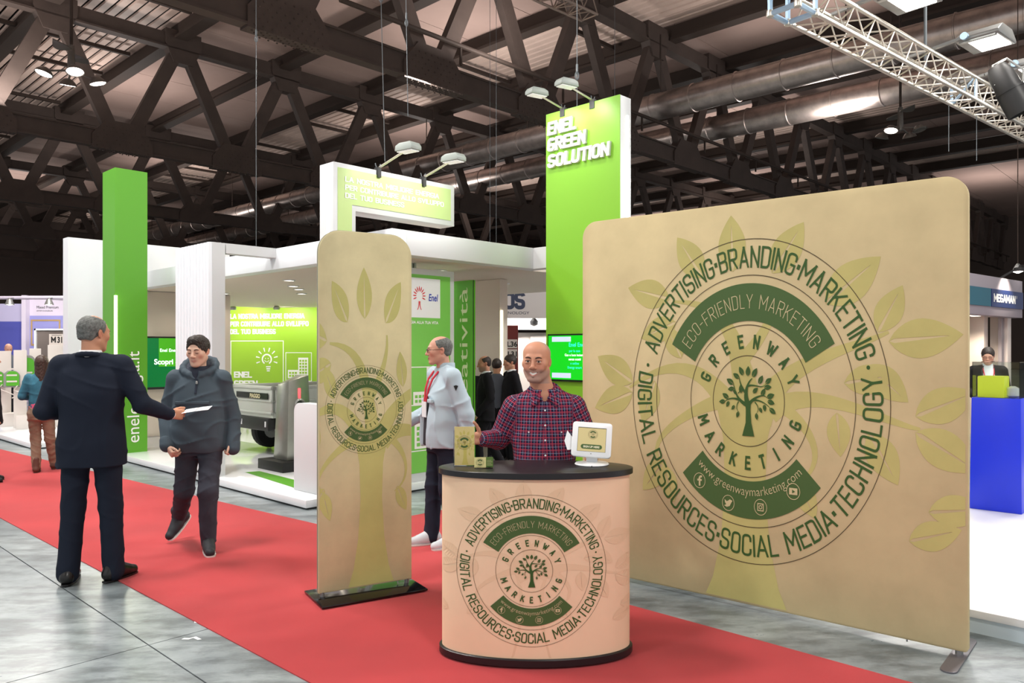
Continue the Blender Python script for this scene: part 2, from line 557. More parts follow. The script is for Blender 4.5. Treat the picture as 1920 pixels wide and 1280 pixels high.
# red carpet: the aisle, and its branch to the right
def slab_poly(name, pts, z0, z1, mat, **k):
    return MB().prism(pts, lambda x, y: (x, y, z0), lambda x, y: (x, y, z1)).build(name, mat, **k)
_c = [H(2.20, -1.2), H(2.10, 1.0), H(2.05, 3.2), H(1.98, 9.2), H(1.7, 16), H(1.3, 30), H(3.0, 30), H(3.32, 15.2), H(3.68, 10.0), H(3.86, 7.4),
      H(3.98, 5.95), H(7.2, 5.88), H(7.2, 4.0), H(4.07, 4.0), H(4.08, 2.0), H(4.07, -1.2)]
_c = [(p.x, p.y) for p in _c]
carp = slab_poly('red_carpet', _c, 0.0005, 0.006, m_red)
tag(carp, 'long red carpet down the aisle, with a branch turning right behind the banner', 'carpet')
carp2 = MB().box(11.3, 17, 1.2, 2.6, 0.0005, 0.006).build('red_carpet', m_red, rz=TH)
tag(carp2, 'small patch of red carpet behind the man at the blue plinth', 'carpet')

# ceiling: smooth and slatted strips over a dark backing, purlins below
ceil_z = 13.0
ceiling = MB().box(-16, 80, -16, 80, ceil_z + 0.35, ceil_z + 0.6).build('ceiling', m_back, rz=TH)
tag(ceiling, kind='structure')
_strips = [(-16, -4.5, 0), (-4.5, 3.5, 0), (3.5, 11.5, 1), (11.5, 15.5, 0), (15.5, 19.5, 0), (19.5, 23.5, 1), (23.5, 27.5, 0), (27.5, 31.5, 1), (31.5, 35.5, 0),
           (35.5, 39.5, 1), (39.5, 47.5, 0), (47.5, 51.5, 1), (51.5, 80, 0)]
for a0, a1, sl in _strips:
    if sl:
        n = int((a1 - a0) / 0.34)
        w = (a1 - a0) / n
        first = None
        for i in range(n):
            if first is None:
                first = MB().prism([(0.03, 0.05), (0.06, 0), (w - 0.06, 0), (w - 0.03, 0.05)], lambda x, y: (x, 0, y), lambda x, y: (x, 88, y)).build('slat', m_slat, ceiling)
                o = first
            else:
                o = first.copy(); COL.objects.link(o)
            o.location = (a0 + i * w, -10, ceil_z)
    else:
        y = -10.0
        while y < 78:
            MB().box(a0 + 0.01, a1 - 0.01, y + 0.012, y + 3.063, ceil_z - 0.02, ceil_z + 0.1).build('ceiling_panel', m_deck, ceiling)
            y += 3.075
for a in [-4.5, -0.5, 3.5, 7.5, 11.5, 15.5, 19.5, 23.5, 27.5, 31.5, 35.5, 39.5, 43.5, 47.5, 51.5]:
    w = MB()
    w.box(a - 0.09, a + 0.09, -8, 76, 12.45, 12.95)
    w.box(a - 0.22, a + 0.22, -8, 76, 12.40, 12.50)
    w.build('purlin', m_steel_d, ceiling)
# thin cross rails hung under the slatted strips
for a0, a1 in ((3.9, 11.1), (19.8, 23.2), (27.8, 31.2)):
    for k in range(14):
        b = 17 + 4.1 * k + (1.2 if k % 2 else 0)
        MB().bar((a0, b, 12.72), (a1, b, 12.72), 0.13, 0.13).build('cross_rail', m_steel_d, ceiling)

# the walls far behind
tag(MB().box(-14, 78, 77.2, 77.6, 0, 13.2).build('wall_left', m_dark, rz=TH), kind='structure')
tag(MB().box(77.2, 77.6, -14, 78, 0, 13.2).build('wall_back', m_dark, rz=TH), kind='structure')

# roof trusses
ZB, ZT = 8.5, 12.3
def gusset(w, h, up):
    pts = [(-w, -h * .55), (w, -h * .55), (w, h * .15), (w * .55, h), (-w * .55, h), (-w, h * .15)]
    return [(x, y * up) for x, y in (pts if up > 0 else pts[::-1])]
_ord = ['nearest', 'second', 'third', 'fourth', 'fifth']
for k in range(5):
    b = 14.8 + 12.3 * k
    ph = (8.55, 9.6, 9.65, 9.6, 9.6)[k]
    t = thing('roof_truss', _ord[k] + ' dark steel roof truss counted from the front of the hall', 'truss', H(0, b, 0), TH, 'dark steel roof trusses')
    a0, a1 = -6.0, 74.0
    ch = MB(); ch.box(a0, a1, -0.10, 0.10, ZB - 0.27, ZB + 0.27); ch.box(a0, a1, -0.15, 0.15, ZB - 0.29, ZB - 0.24); ch.box(a0, a1, -0.15, 0.15, ZB + 0.23, ZB + 0.28)
    ch.build('bottom_chord', m_steel, t)
    ch = MB(); ch.box(a0, a1, -0.12, 0.12, ZT - 0.22, ZT + 0.26); ch.box(a0, a1, -0.18, 0.18, ZT - 0.26, ZT - 0.20)
    ch.build('top_chord', m_steel, t)
    nb = [ph + 4 * i for i in range(-3, 17)]
    diag = {}
    gb = gt = rv = None
    for a in nb:
        for sg in (-1, 1):
            if sg not in diag:
                d = MB(); d.bar((0.22 * sg, 0, ZB + 0.1), (1.9 * sg, 0, ZT - 0.1), 0.24, 0.42, (1, 0, 0))
                diag[sg] = o = d.build('diagonal', m_steel, t)
            else:
                o = diag[sg].copy(); COL.objects.link(o)
            o.location = (a, 0, 0)
        if gb is None:
            gb = o = MB().prism(gusset(0.95, 0.62, 1), lambda x, y: (x, -0.16, ZB + y), lambda x, y: (x, 0.16, ZB + y)).build('gusset_plate', m_steel, t)
            gt = o2 = MB().prism(gusset(0.62, 0.72, -1), lambda x, y: (x, -0.18, ZT + y), lambda x, y: (x, 0.18, ZT + y)).build('gusset_plate', m_steel, t)
        else:
            o = gb.copy(); COL.objects.link(o); o2 = gt.copy(); COL.objects.link(o2)
        o.location = (a, 0, 0); o2.location = (a + 2, 0, 0)
        if k < 2 and 0 < a < 24:
            if rv is None:
                w = MB()
                for ix in range(-8, 9):
                    for iz in range(-2, 4):
                        if abs(ix) * 0.1 < 0.85 - max(0, iz) * 0.1 and (ix + iz) % 2 == 0:
                            w.lathe([(0.022, 0), (0.022, 0.02), (0.001, 0.03)], 5, (ix * 0.1, -0.16, ZB + iz * 0.13), (0, -1, 0))
                            w.lathe([(0.022, 0), (0.022, 0.02), (0.001, 0.03)], 5, (ix * 0.1, (iz - 0.5) * 0.08, ZB - 0.34), (0, 0, -1))
                rv = o = w.build('rivets', m_steel, t); tag(o, kind='stuff')
            else:
                o = rv.copy(); COL.objects.link(o)
            o.location = (a, 0, 0)
    if k == 0:
        MB().tube([(9.6, -0.45, ZB + 0.75), (a1, -0.45, ZB + 0.75)], 0.06, 8).build('pipe', m_steel_d, t, smooth=True)
        for a in [q for q in nb if q > 9.5]:
            MB().bar((a + .6, -0.45, ZB + 0.25), (a + .6, -0.45, ZB + 0.75), 0.05, 0.05).build('pipe_bracket', m_steel_d, t)

# ventilation ducts
def duct(a, z, r, label, b0, b1):
    t = thing('ventilation_duct', label, 'duct', H(a, 0, z), TH, 'round ventilation ducts')
    MB().tube([(0, b0, 0), (0, b1, 0)], r, 28).build('duct_pipe', m_duct, t, smooth=True)
    f = None; b = b0 + 0.7
    while b < b1 and b < 60:
        if f is None:
            f = o = MB().lathe([(r, -0.03), (r + 0.025, -0.015), (r + 0.025, 0.015), (r, 0.03)], 28, (0, 0, 0), (0, 1, 0)).build('seam_ring', m_duct, t, smooth=True)
        else:
            o = f.copy(); COL.objects.link(o)
        o.location = (0, b, 0); b += 1.55
    h = None; b = b0 + 2
    while b < b1:
        if h is None: h = o = MB().tube([(0, 0, r), (0, 0, 12.4 - z)], 0.02, 5).build('hanger', m_steel_d, t)
        else: o = h.copy(); COL.objects.link(o)
        o.location = (0, b, 0); b += 6.2
duct(22.65, 9.95, 0.45, 'shiny round metal duct, the upper and nearer of the two under the roof', -6, 76)
duct(26.5, 10.0, 0.45, 'duller round metal duct, the lower and farther of the two under the roof', -6, 76)

# lamp clusters
def lamp_cluster(loc, label, lit):
    t = thing('lamp_cluster', label, 'lamp', loc, 0.3, 'clusters of hall lamps')
    t.scale = (0.7,) * 3
    MB().tube([(0, 0, 0.9), (0, 0, (12.4 - loc[2]) / 0.7)], 0.05, 8).build('rod', m_steel_d, t, smooth=True)
    MB().lathe([(0.02, 1.0), (0.09, 0.95), (0.12, 0.3), (0.10, 0.0), (0.02, -0.05)], 16).build('hub', m_lampshade, t, smooth=True)
    for i in range(4):
        an = i * PI / 2 + 0.35
        dx, dy = math.cos(an), math.sin(an)
        MB().bar((0.1 * dx, 0.1 * dy, 0.1), (0.75 * dx, 0.75 * dy, -0.05), 0.06, 0.05).build('lamp_arm', m_lampshade, t)
        ax = Vector((dx * 0.28, dy * 0.28, -1)).normalized()
        c = Vector((0.78 * dx, 0.78 * dy, -0.12))
        MB().lathe([(0.03, -0.2), (0.14, -0.16), (0.25, -0.04), (0.28, 0.04), (0.26, 0.04), (0.12, -0.1)], 20, c, ax).build('lamp_shade', m_lampshade, t, smooth=True)
        MB().lathe([(0.245, 0.02), (0.22, 0.045), (0.02, 0.05)], 20, c, ax).build('lamp_lens', m_lampglow if i in lit else m_lampshade, t, smooth=True)
        if i in lit:
            light('lamp_light', 'SPOT', Vector(loc) + Matrix.Rotation(0.3, 3, 'Z') @ (c * 0.7 + ax * 0.1), 420, 0.2, (1, 0.95, 0.88), Vector(loc) + Matrix.Rotation(0.3, 3, 'Z') @ (c + ax * 3), 150)
    for i in range(2):
        an = i * PI + 1.3
        dx, dy = math.cos(an), math.sin(an)
        w = MB()
        n = 8
        pts = [(0.15 + 0.95 * q / n, 0.26 * math.sin(PI * (q / n) ** 0.7)) for q in range(n + 1)]
        ol = pts + [(x, -y) for x, y in pts[-2:0:-1]]
        w.prism(ol, lambda x, y: (x * dx - y * dy, x * dy + y * dx, 0.72 - 0.25 * abs(y)), lambda x, y: (x * dx - y * dy, x * dy + y * dx, 0.75 - 0.25 * abs(y)))
        w.build('reflector_wing', m_lampshade, t)
lamp_cluster((-10.2, 17.9, 8.0), 'hall lamp cluster at upper left with four bright round lamps', (0, 1, 2, 3))
lamp_cluster((11.3, 22.5, 8.0), 'hall lamp cluster at upper right with a single lamp lit', (2,))

# hanging cables
def cable(p, q, label, r=0.008, hook=None):
    t = thing('hanging_cable', label, 'cable', q, 0, 'cables hanging from the roof')
    p, q = Vector(p), Vector(q)
    MB().tube([(0, 0, 0), p - q], r, 6).build('wire', m_chrome, t, smooth=True)
    if hook:
        c = (p - q) * hook
        w = MB()
        w.tube([c + Vector((0.02 * math.cos(u), 0, 0.05 * math.sin(u))) for u in np.linspace(0, 2 * PI, 13)], 0.007, 6)
        w.tube([c + Vector((0, 0, 0.05)), c + Vector((0, 0, 0.14))], 0.014, 6)
        w.build('hook', m_chrome, t, smooth=True)
cable((-3.97, 12, 12.4), (-3.97, 12, 3.2), 'thin vertical cable with a hook above the white pillar beam', 0.005, 0.353)
cable((-2.35, 13.2, 12.3), (-1.345, 8.19, 3.62), 'slanting cable holding up the pale green sign box', 0.005, 0.27)
cable((-1.6, 11, 12.3), (-1.48, 11, 4.95), 'short rod ending in the air behind the pale green sign box', 0.005, 0.18)
cable((-0.29, 14.2, 12.3), (-0.29, 14.2, 3.2), 'very thin cable hanging between the two big signs', 0.004)
cable((0.79, 9.4, 12.3), (0.79, 9.4, 4.567), 'cable holding up the tall green tower', 0.005, 0.05)

# a far lattice truss hanging at the top of the picture
t = thing('lattice_truss', 'small far lattice truss end hanging at the top centre', 'truss', (1.35, 15.0, 8.0), R(43.7) - R(0), None)
_m = M('dull_aluminium', '#8d7c72', 0.4, 0.4)
for y, z in ((0, 0), (-0.4, 0), (0, 0.4), (-0.4, 0.4)): MB().tube([(-3.2, y, z), (0, y, z)], 0.025, 6).build('chord', _m, t, smooth=True)
_o = None
for i in range(8):
    if _o is None:
        w = MB()
        for p, q in (((0, 0, 0), (-0.2, -0.4, 0)), ((-0.2, -0.4, 0), (-0.4, 0, 0)), ((0, 0, 0), (-0.2, 0, 0.4)), ((-0.2, 0, 0.4), (-0.4, 0, 0)), ((0, -0.4, 0), (-0.2, -0.4, 0.4)), ((-0.2, -0.4, 0.4), (-0.4, -0.4, 0)), ((0, 0, 0.4), (0, -0.4, 0.4)), ((0, 0, 0), (0, -0.4, 0))): w.tube([p, q], 0.013, 5)
        _o = o = w.build('brace', _m, t)
    else: o = _o.copy(); COL.objects.link(o)
    o.location = (-0.4 * i, 0, 0)
for x in (-0.6, -2.8): MB().tube([(x, -0.2, 0.4), (x, -0.2, 4.3)], 0.015, 5).build('hanger', m_steel_d, t)
# ================================================================== THE GREEN AND WHITE BOOTH (in hall axes)
m_white = M('white_paint', '#d3d6d8', 0.45)
m_white_b = M('light_painted_white', '#e8eef3', 0.35, noise=(0.8, 0.02))  # white raised to stand in for missing light from the left
m_beige = M('soffit_paint', '#d5cabc', 0.8)
m_gloss = M('white_gloss_floor', '#e8ebee', 0.08, spec=0.6)
m_green = M('green_panel', '#57a022', 0.4)
m_lime = M('lime_panel', '#84c42c', 0.45)
m_lime2 = M('sign_lime', '#bcd68c', 0.45)
m_tube = M('light_tube', '#fff8e0', 0.5, emit=3, ecol='#fff6dc')
m_down = M('downlight_glow', '#ffffff', 0.5, emit=6, ecol='#fff4e2')
m_wtext = M('white_letters', '#f4f5f2', 0.4)
m_grey = M('grey_metal', '#a8aaa8', 0.35, 0.7)
m_tv = M('screen_bezel', '#0c0d0e', 0.3)
m_scr = M('screen_dark_green', '#00632c', 0.2, emit=0.75)
m_scr2 = M('screen_mid_green', '#3f9a17', 0.2, emit=0.75)
m_scr3 = M('screen_bright_green', '#06b416', 0.2, emit=0.9)
m_scrw = M('screen_white', '#e9fff4', 0.2, emit=0.9)
m_scrc = M('screen_cyan', '#33d8cf', 0.2, emit=0.8)
m_scrl = M('screen_lilac', '#b9c6ea', 0.2, emit=0.8)

def hthing(name, label, cat, a, b, z=0, group=None, rz=0.0):
    return thing(name, label, cat, H(a, b, z), TH + rz, group)
def print_on(art, inks, names, parent, plane, lift=0.0015):
    """plane(x, y, lift) -> local point"""
    return art.emit(plane, inks, parent, names, lift)
def face_u(a0, b, z0):     # a face along a, seen from -b
    return lambda x, y, l: (a0 + x, b - l, z0 + y)
def face_v(a, b0, z0):     # a face along b, seen from -a; x runs to the viewer's right = -b
    return lambda x, y, l: (a - l, b0 - x, z0 + y)

# platform
t = hthing('booth_platform', 'glossy white floor platform under the green and white booth', 'platform', 4.22, 6.92)
MB().box(0, 2.0, 0, 7.0, 0.02, 0.10).build('deck', m_gloss, t, bevel=0.006)
MB().box(0.03, 2.0, 0.03, 7.0, 0.0, 0.02).build('plinth', m_joint, t)
MB().box(2.002, 2.7, 3.6, 7.0, 0.0, 0.10).build('deck', m_gloss, t)
MB().box(2.702, 6.7, 3.6, 13.5, 0.0, 0.10).build('deck', m_gloss, t)
art = Art()
art.poly('g', [(0.25, 0.25), (1.55, 0.85), (1.5, 0.97), (0.55, 0.55)][::1])
art.poly('g', [(0.25, 0.25), (0.55, 0.55), (0.62, 2.1), (0.45, 2.15)])
art.emit(lambda x, y, l: (x, y, 0.10 + l), {'g': (m_green, 0)}, t, {'g': 'floor_graphic'})

# roof: fascias, soffit, the deep edges
t = hthing('booth_roof', 'white flat booth roof with fascia boards and downlights in its soffit', 'roof', 0, 0, 0)
ZF0, ZF1 = 2.655, 2.92
w = MB(); w.box(5.06, 5.26, 6.6, 16.5, ZF0, ZF1); w.build('fascia_left', m_white_b, t, bevel=0.004)
w = MB(); w.box(5.26, 7.30, 6.6, 6.8, ZF0, ZF1); w.build('fascia_front', m_white, t, bevel=0.004)
w = MB(); w.box(7.30, 7.48, 6.38, 6.8, ZF0, ZF1); w.build('fascia_return', m_white, t)
w = MB(); w.box(5.26, 10.4, 6.8, 17.6, ZF0 + 0.004, ZF0 + 0.09); w.build('soffit', m_beige, t)
w = MB(); w.box(4.39, 7.5, 9.0, 9.16, 2.80, 2.92); w.build('cross_beam', m_white, t)
_dl = [(5.6, 7.25), (6.6, 7.6), (6.0, 10.3), (6.6, 11.2), (7.0, 11.7), (7.9, 11.6), (7.6, 12.6), (8.6, 12.4), (5.9, 13.2), (6.6, 13.6), (6.3, 14.7), (9.2, 13.4), (7.3, 9.2), (8.6, 8.4), (8.9, 10.4)]
g0 = f0 = None
for i, (a, b) in enumerate(_dl):
    if g0 is None:
        g0 = o = MB().lathe([(0.095, 0), (0.095, -0.012), (0.07, -0.014), (0.07, 0)], 16, (0, 0, 0)).build('downlight_ring', m_white, t, smooth=True)
        f0 = o2 = MB().lathe([(0.07, -0.004), (0.02, -0.010)], 16, (0, 0, 0)).build('downlight_lens', m_down, t)
    else:
        o = g0.copy(); COL.objects.link(o); o2 = f0.copy(); COL.objects.link(o2)
    o.location = o2.location = (a, b, ZF0 + 0.004)
    light('downlight', 'SPOT', H(a, b, ZF0 - 0.03), 20, 0.08, (1, 0.90, 0.76), H(a, b, 0), 150, 0.9)

# fluted white pillar
t = hthing('fluted_pillar', 'white booth pillar with one finely fluted face, behind the young man', 'pillar', 4.22, 9.0)
MB().box(0, 0.16, 0, 0.98, 0.101, 2.92).build('shaft', m_white, t)
f0 = None
for i in range(11):
    if f0 is None:
        f0 = o = MB().prism([(-0.045, 0.001), (0.045, 0.001), (0.03, 0.035), (-0.03, 0.035)], lambda x, y: (-y, x, 0.1), lambda x, y: (-y, x, 2.92)).build('flute', m_white_b, t)
    else:
        o = f0.copy(); COL.objects.link(o)
    o.location = (0, 0.05 + i * 0.088, 0)

# tall white wall at left, the TV on it
t = hthing('white_partition', 'tall plain white partition wall standing behind the dark green column', 'wall', 4.13, 14.0)
MB().box(0, 2.77, 0, 0.25, 0.0, 3.47).build('panel', m_white_b, t)
MB().box(0.9, 2.77, -0.03, 0, 0.1, 2.65).build('inner_panel', m_beige, t)
t = hthing('television', 'wall screen reading Scopri, between the green column and the pillar', 'screen', 5.02, 13.91)
MB().box(0, 1.45, -0.02, 0.05, 0.93, 1.86).build('bezel', m_tv, t, bevel=0.01)
MB().box(0.03, 1.42, -0.024, -0.02, 0.97, 1.83).build('display', m_scr, t)
art = Art()
art.rect('m', 0.52, 1.3, 0.36, 0.86)
art.text('w', 'Enel Energia', 0.54, 0.62, 0.058, bold=0.02)
art.text('w', 'Scopri di più', 0.44, 0.40, 0.095, bold=0.03)
print_on(art, {'m': (m_scr2, 0), 'w': (m_scrw, 1)}, {'m': 'screen_band', 'w': 'screen_lettering'}, t, lambda x, y, l: (x, -0.024 - l, 0.97 + y))
# dark green column
t = hthing('green_column', 'tall dark green square column with sideways white web address', 'column', 4.16, 12.0)
MB().box(0, 0.46, 0, 0.5, 0.1, 4.29).build('shaft', m_green, t)
art = Art(); art.text('w', 'enelenergia.it', 0.34, 0.25, 0.185, rot=PI / 2)
print_on(art, {'w': (m_wtext, 0)}, {'w': 'lettering'}, t, lambda x, y, l: (x, -l, y), 0.006)
MB().box(-0.012, 0.022, -0.035, -0.002, 1.25, 2.42).build('light_strip', m_tube, t)
light('strip_light', 'AREA', H(4.16, 11.85, 1.85), 10, 0.4, (1, 0.95, 0.8), H(4.16, 10, 1.85))

# sign box on its leg
def lamp_arm_set(t, pts, dirv, mats, target_dz=-0.5, energy=30):
    for (x, y, z) in pts:
        w = MB(); w.box(x - 0.02, x + 0.02, y - 0.035, y + 0.035, z - 0.08, z + 0.03); w.build('clamp', m_black, t)
        w = MB(); w.tube([(x - .02, y, z + 0.03), (x - .035, y, z + 0.07)], 0.006, 5); w.tube([(x + .02, y, z + 0.03), (x + .035, y, z + 0.07)], 0.006, 5); w.build('wing_nut', m_chrome, t)
        e = Vector((x, y, z + 0.03)) + Vector(dirv)
        MB().tube([(x, y, z + 0.02), e], 0.012, 6).build('arm', m_alu, t, smooth=True)
        d = Vector(dirv).normalized()
        d0 = Vector((d.x, d.y, 0)).normalized(); sd = Vector((-d0.y, d0.x, 0))
        w = MB()
        prof = [(-0.07, 0.0), (-0.06, 0.055), (0.0, 0.075), (0.16, 0.07), (0.19, 0.03), (0.19, -0.01)]
        w.prism(prof, lambda u, v: e + d0 * u + Vector((0, 0, v)) - sd * 0.07, lambda u, v: e + d0 * u + Vector((0, 0, v)) + sd * 0.07)
        w.build('lamp_head', mats, t, bevel=0.008)
        w = MB(); w.prism([(-0.05, -0.005), (0.17, -0.013), (0.17, -0.02), (-0.05, -0.012)], lambda u, v: e + d0 * u + Vector((0, 0, v)) - sd * 0.055, lambda u, v: e + d0 * u + Vector((0, 0, v)) + sd * 0.055)
        w.build('lamp_glass', m_lglass, t)
        if energy:
            wp = t.matrix_basis @ (e + d0 * 0.06 + Vector((0, 0, -0.03)))
            tg = t.matrix_basis @ Vector((x, y, z + target_dz))
            light('sign_flood', 'SPOT', wp, energy, 0.05, (1, 0.97, 0.90), tg, 120, 0.8)
m_headw = M('lamp_head_white', '#a7b0ab', 0.4); m_lglass = M('lamp_glass', '#ffffff', 0.3, emit=0.25)
t = hthing('portal_sign', 'pale green sign box with white borders on one leg, behind the banner', 'sign', 4.40, 6.70)
w = MB()
prof = [(0, 0.101), (0.27, 0.101), (0.27, 3.06), (1.64, 3.06), (1.64, 3.53), (0, 3.53)]
w.prism(prof, lambda x, z: (x, 0, z), lambda x, z: (x, 0.25, z)); w.build('box', m_white, t, bevel=0.004)
MB().prism([(0.05, 0.1), (0.22, 0.1), (0.22, 3.12), (1.58, 3.12), (1.58, 3.48), (0.05, 3.48)], lambda x, z: (x, -0.006, z), lambda x, z: (x, 0.0, z)).build('graphic_panel', m_lime2, t)
art = Art()
for i, s in enumerate(('LA NOSTRA MIGLIORE ENERGIA', 'PER CONTRIBUIRE ALLO SVILUPPO', 'DEL TUO BUSINESS')):
    art.text('w', s, 0.14, 3.345 - 0.083 * i, 0.055, w=(1.26, 1.33, 0.76)[i], pen=0.17)
print_on(art, {'w': (m_wtext, 0)}, {'w': 'lettering'}, t, lambda x, y, l: (x, -0.006 - l, y), 0.004)
MB().box(-0.012, 0.0, 0.07, 0.11, 0.3, 3.45).build('light_strip', m_tube, t)
lamp_arm_set(t, [(0.55, 0.0, 3.53), (1.17, 0.0, 3.53)], (0.02, -0.42, 0.10), m_headw, -0.35, 20)
for p in t.children:
    pass
# white totem at its foot
t = hthing('white_totem', 'low white totem with a rounded corner, half hidden by the banner', 'totem', 4.46, 7.06)
pts = [(0, 0), (0.55, 0), (0.55, 0.95)] + [(0.10 - 0.10 * math.sin(u), 0.85 + 0.10 * math.cos(u)) for u in np.linspace(0, PI / 2, 6)]
MB().prism(pts, lambda x, z: (0.0, 0.5 - x, 0.101 + z), lambda x, z: (0.14, 0.5 - x, 0.1 + z)).build('body', m_white, t, bevel=0.006)

# tall tower sign
t = hthing('tower_sign', 'tall bright green tower sign with raised white capital letters', 'sign', 7.30, 5.25)
MB().box(0.0, 0.21, 0.0, 1.125, 0.0, 4.565).build('tower', m_white, t, bevel=0.004)
MB().box(-0.012, 0.0, 0.0, 1.125, 0.0, 4.565).build('green_face', m_lime, t)
MB().box(0.115, 0.15, -0.014, 0.0, 1.0, 4.35).build('light_strip', m_tube, t)
for s, z, wd in (('ENEL', 4.285, 0.45), ('GREEN', 4.085, 0.61), ('SOLUTION', 3.88, 0.96)):
    v, f = pen_text(s, 0.21, 0.24)
    kx = wd / (v[:, 0].max() - v[:, 0].min()); x0 = v[:, 0].min()
    w = MB()
    for fc in f:
        q = [((v[i][0] - x0) * kx + 0.016 * v[i][1], v[i][1] * 0.165, 0.0003 * v[i][2]) for i in fc]
        w.add([(-0.045 - g, 1.085 - x, z + y) for x, y, g in q] + [(-0.012, 1.085 - x, z + y) for x, y, g in q], [(0, 1, 2, 3), (7, 6, 5, 4), (0, 4, 5, 1), (1, 5, 6, 2), (2, 6, 7, 3), (3, 7, 4, 0)])
    w.build('raised_lettering', m_wtext, t)
lamp_arm_set(t, [(0.0, 0.86, 4.565), (0.0, 0.40, 4.565)], (-0.34, 0.06, 0.08), m_headw, -0.5, 30)
t = hthing('television', 'bright green wall screen with pale blue text on the green tower', 'screen', 7.288, 5.25)
MB().box(-0.05, 0.0, 0.13, 1.06, 1.24, 1.82).build('bezel', m_tv, t, bevel=0.008)
MB().box(-0.054, -0.05, 0.15, 1.04, 1.265, 1.80).build('display', m_scr3, t)
art = Art()
art.rect('l', 0.06, 0.36, 0.46, 0.52); art.rect('l', 0.06, 0.36, 0.02, 0.08)
art.text('c', 'Enel Energia', 0.33, 0.40, 0.05, bold=0.02)
for i, s in enumerate(('per la casa', 'Gas e luce insieme', 'senza scatti', 'e online', 'Energy smart')):
    art.text(('c', 'w', 'w', 'c', 'c')[i], s, 0.42, 0.335 - 0.05 * i, 0.03, align='c', bold=0.02)
print_on(art, {'l': (m_scrl, 0), 'c': (m_scrc, 1), 'w': (m_scrw, 1)}, {'l': 'screen_block', 'c': 'screen_lettering', 'w': 'screen_lettering'}, t, lambda x, y, l: (-0.054 - l, 1.04 - x, 1.265 + y))

# framed green panel with the logo
m_pan = M('green_poster', '#79c653', 0.4)
m_panw = M('poster_white', '#eef0f4', 0.4)
m_lred = M('logo_red', '#d8303c', 0.5); m_lblue = M('logo_blue', '#2b3fae', 0.5)
t = hthing('poster_panel', 'white framed green poster panel with a red and blue logo', 'panel', 5.05, 6.98)
MB().box(0, 1.24, 0, 0.12, 0.101, 2.57).build('frame', m_white, t, bevel=0.004)
MB().box(0.06, 1.17, -0.006, 0, 0.2, 2.50).build('poster', m_pan, t)
art = Art()
art.rect('p', 0.52, 1.01, 2.0, 2.46)
for k in range(11):
    an = R(-20 + 22 * k)
    x, y = 0.69 + 0.045 * math.cos(an), 2.25 + 0.055 * math.sin(an)
    art.stroke('r', [(x, y), (0.69 + 0.095 * math.cos(an), 2.25 + 0.115 * math.sin(an))], [0.008, 0.016, 0.006], 4)
art.stroke('r', [(0.685, 2.19), (0.68, 2.13), (0.66, 2.09)], [0.014, 0.008], 4); art.stroke('r', [(0.698, 2.19), (0.702, 2.13), (0.72, 2.09)], [0.014, 0.008], 4)
art.text('b', 'Enel', 0.83, 2.20, 0.085, w=0.135, bold=0.02, slant=0.1)
art.text('w', "L'ENERGIA ALLA TUA VITA", 0.42, 1.93, 0.032, w=0.56, bold=0.03)
for z in (1.42, 0.98, 0.90, 0.45): art.rect('w', 0.06, 1.17, z, z + 0.012)
for x0, x1, z0, z1, nx, nz in ((0.80, 0.99, 0.99, 1.42, 3, 5), (0.60, 0.80, 0.99, 1.14, 3, 2), (0.62, 0.80, 0.48, 0.78, 2, 4)):
    art.rect('w', x0, x1, z0, z1)
    for i in range(nx):
        for j in range(nz):
            cw, cz = (x1 - x0) / (nx + .6), (z1 - z0) / (nz + .8)
            art.rect('k', x0 + cw * (i + .45), x0 + cw * (i + 1.15), z0 + cz * (j + .45), z0 + cz * (j + 1.1))
print_on(art, {'p': (m_panw, 0), 'r': (m_lred, 1.5), 'b': (m_lblue, 1.5), 'w': (m_wtext, 0.5), 'k': (m_pan, 2)}, {'p': 'logo_card', 'r': 'logo_rays', 'b': 'logo_lettering', 'w': 'graphic', 'k': 'graphic_windows'}, t, lambda x, y, l: (x, -0.006 - l, y))
# short steel post above it
t = hthing('steel_post', 'short square steel post between the roof and the green poster panel', 'post', 5.75, 7.2)
w = MB(); w.box(0, 0.08, 0, 0.08, 2.40, 2.66); w.box(0.1, 0.13, 0.0, 0.06, 2.40, 2.66); w.build('post', m_grey, t)
# green hanging banner with sideways letters
t = hthing('glass_divider', 'narrow green glass panel with sideways pale letters, beside the poster panel', 'panel', 6.65, 7.33)
m_gglass = M('green_glass', '#55a92a', 0.12)
MB().box(0, 0.04, -0.30, 0.36, 0.0, 2.50).build('panel', m_gglass, t)
MB().box(0.0, 0.012, -0.303, -0.3005, 0.0, 2.50).build('edge', m_tv, t)
art = Art(); art.text('w', 'creatività', 0.50, 0.66, 0.16, w=1.75, rot=PI / 2)
print_on(art, {'w': (M('pale_letters', '#c5dba0', 0.5), 0)}, {'w': 'lettering'}, t, lambda x, y, l: (-l, 0.30 - x, y))
# beige inner wall and post with its light strip
t = hthing('inner_partition', 'beige inner partition wall ending in a post with a light strip', 'wall', 8.0, 8.23)
MB().box(0.0, 0.12, 0.0, 2.2, 0.0, 2.655).build('panel', m_beige, t)
MB().box(0.0, 0.16, -0.34, 0.0, 0.0, 2.655).build('post', m_beige, t)
MB().box(0.01, 0.04, -0.365, -0.341, 0.05, 2.2).build('light_strip', m_tube, t)

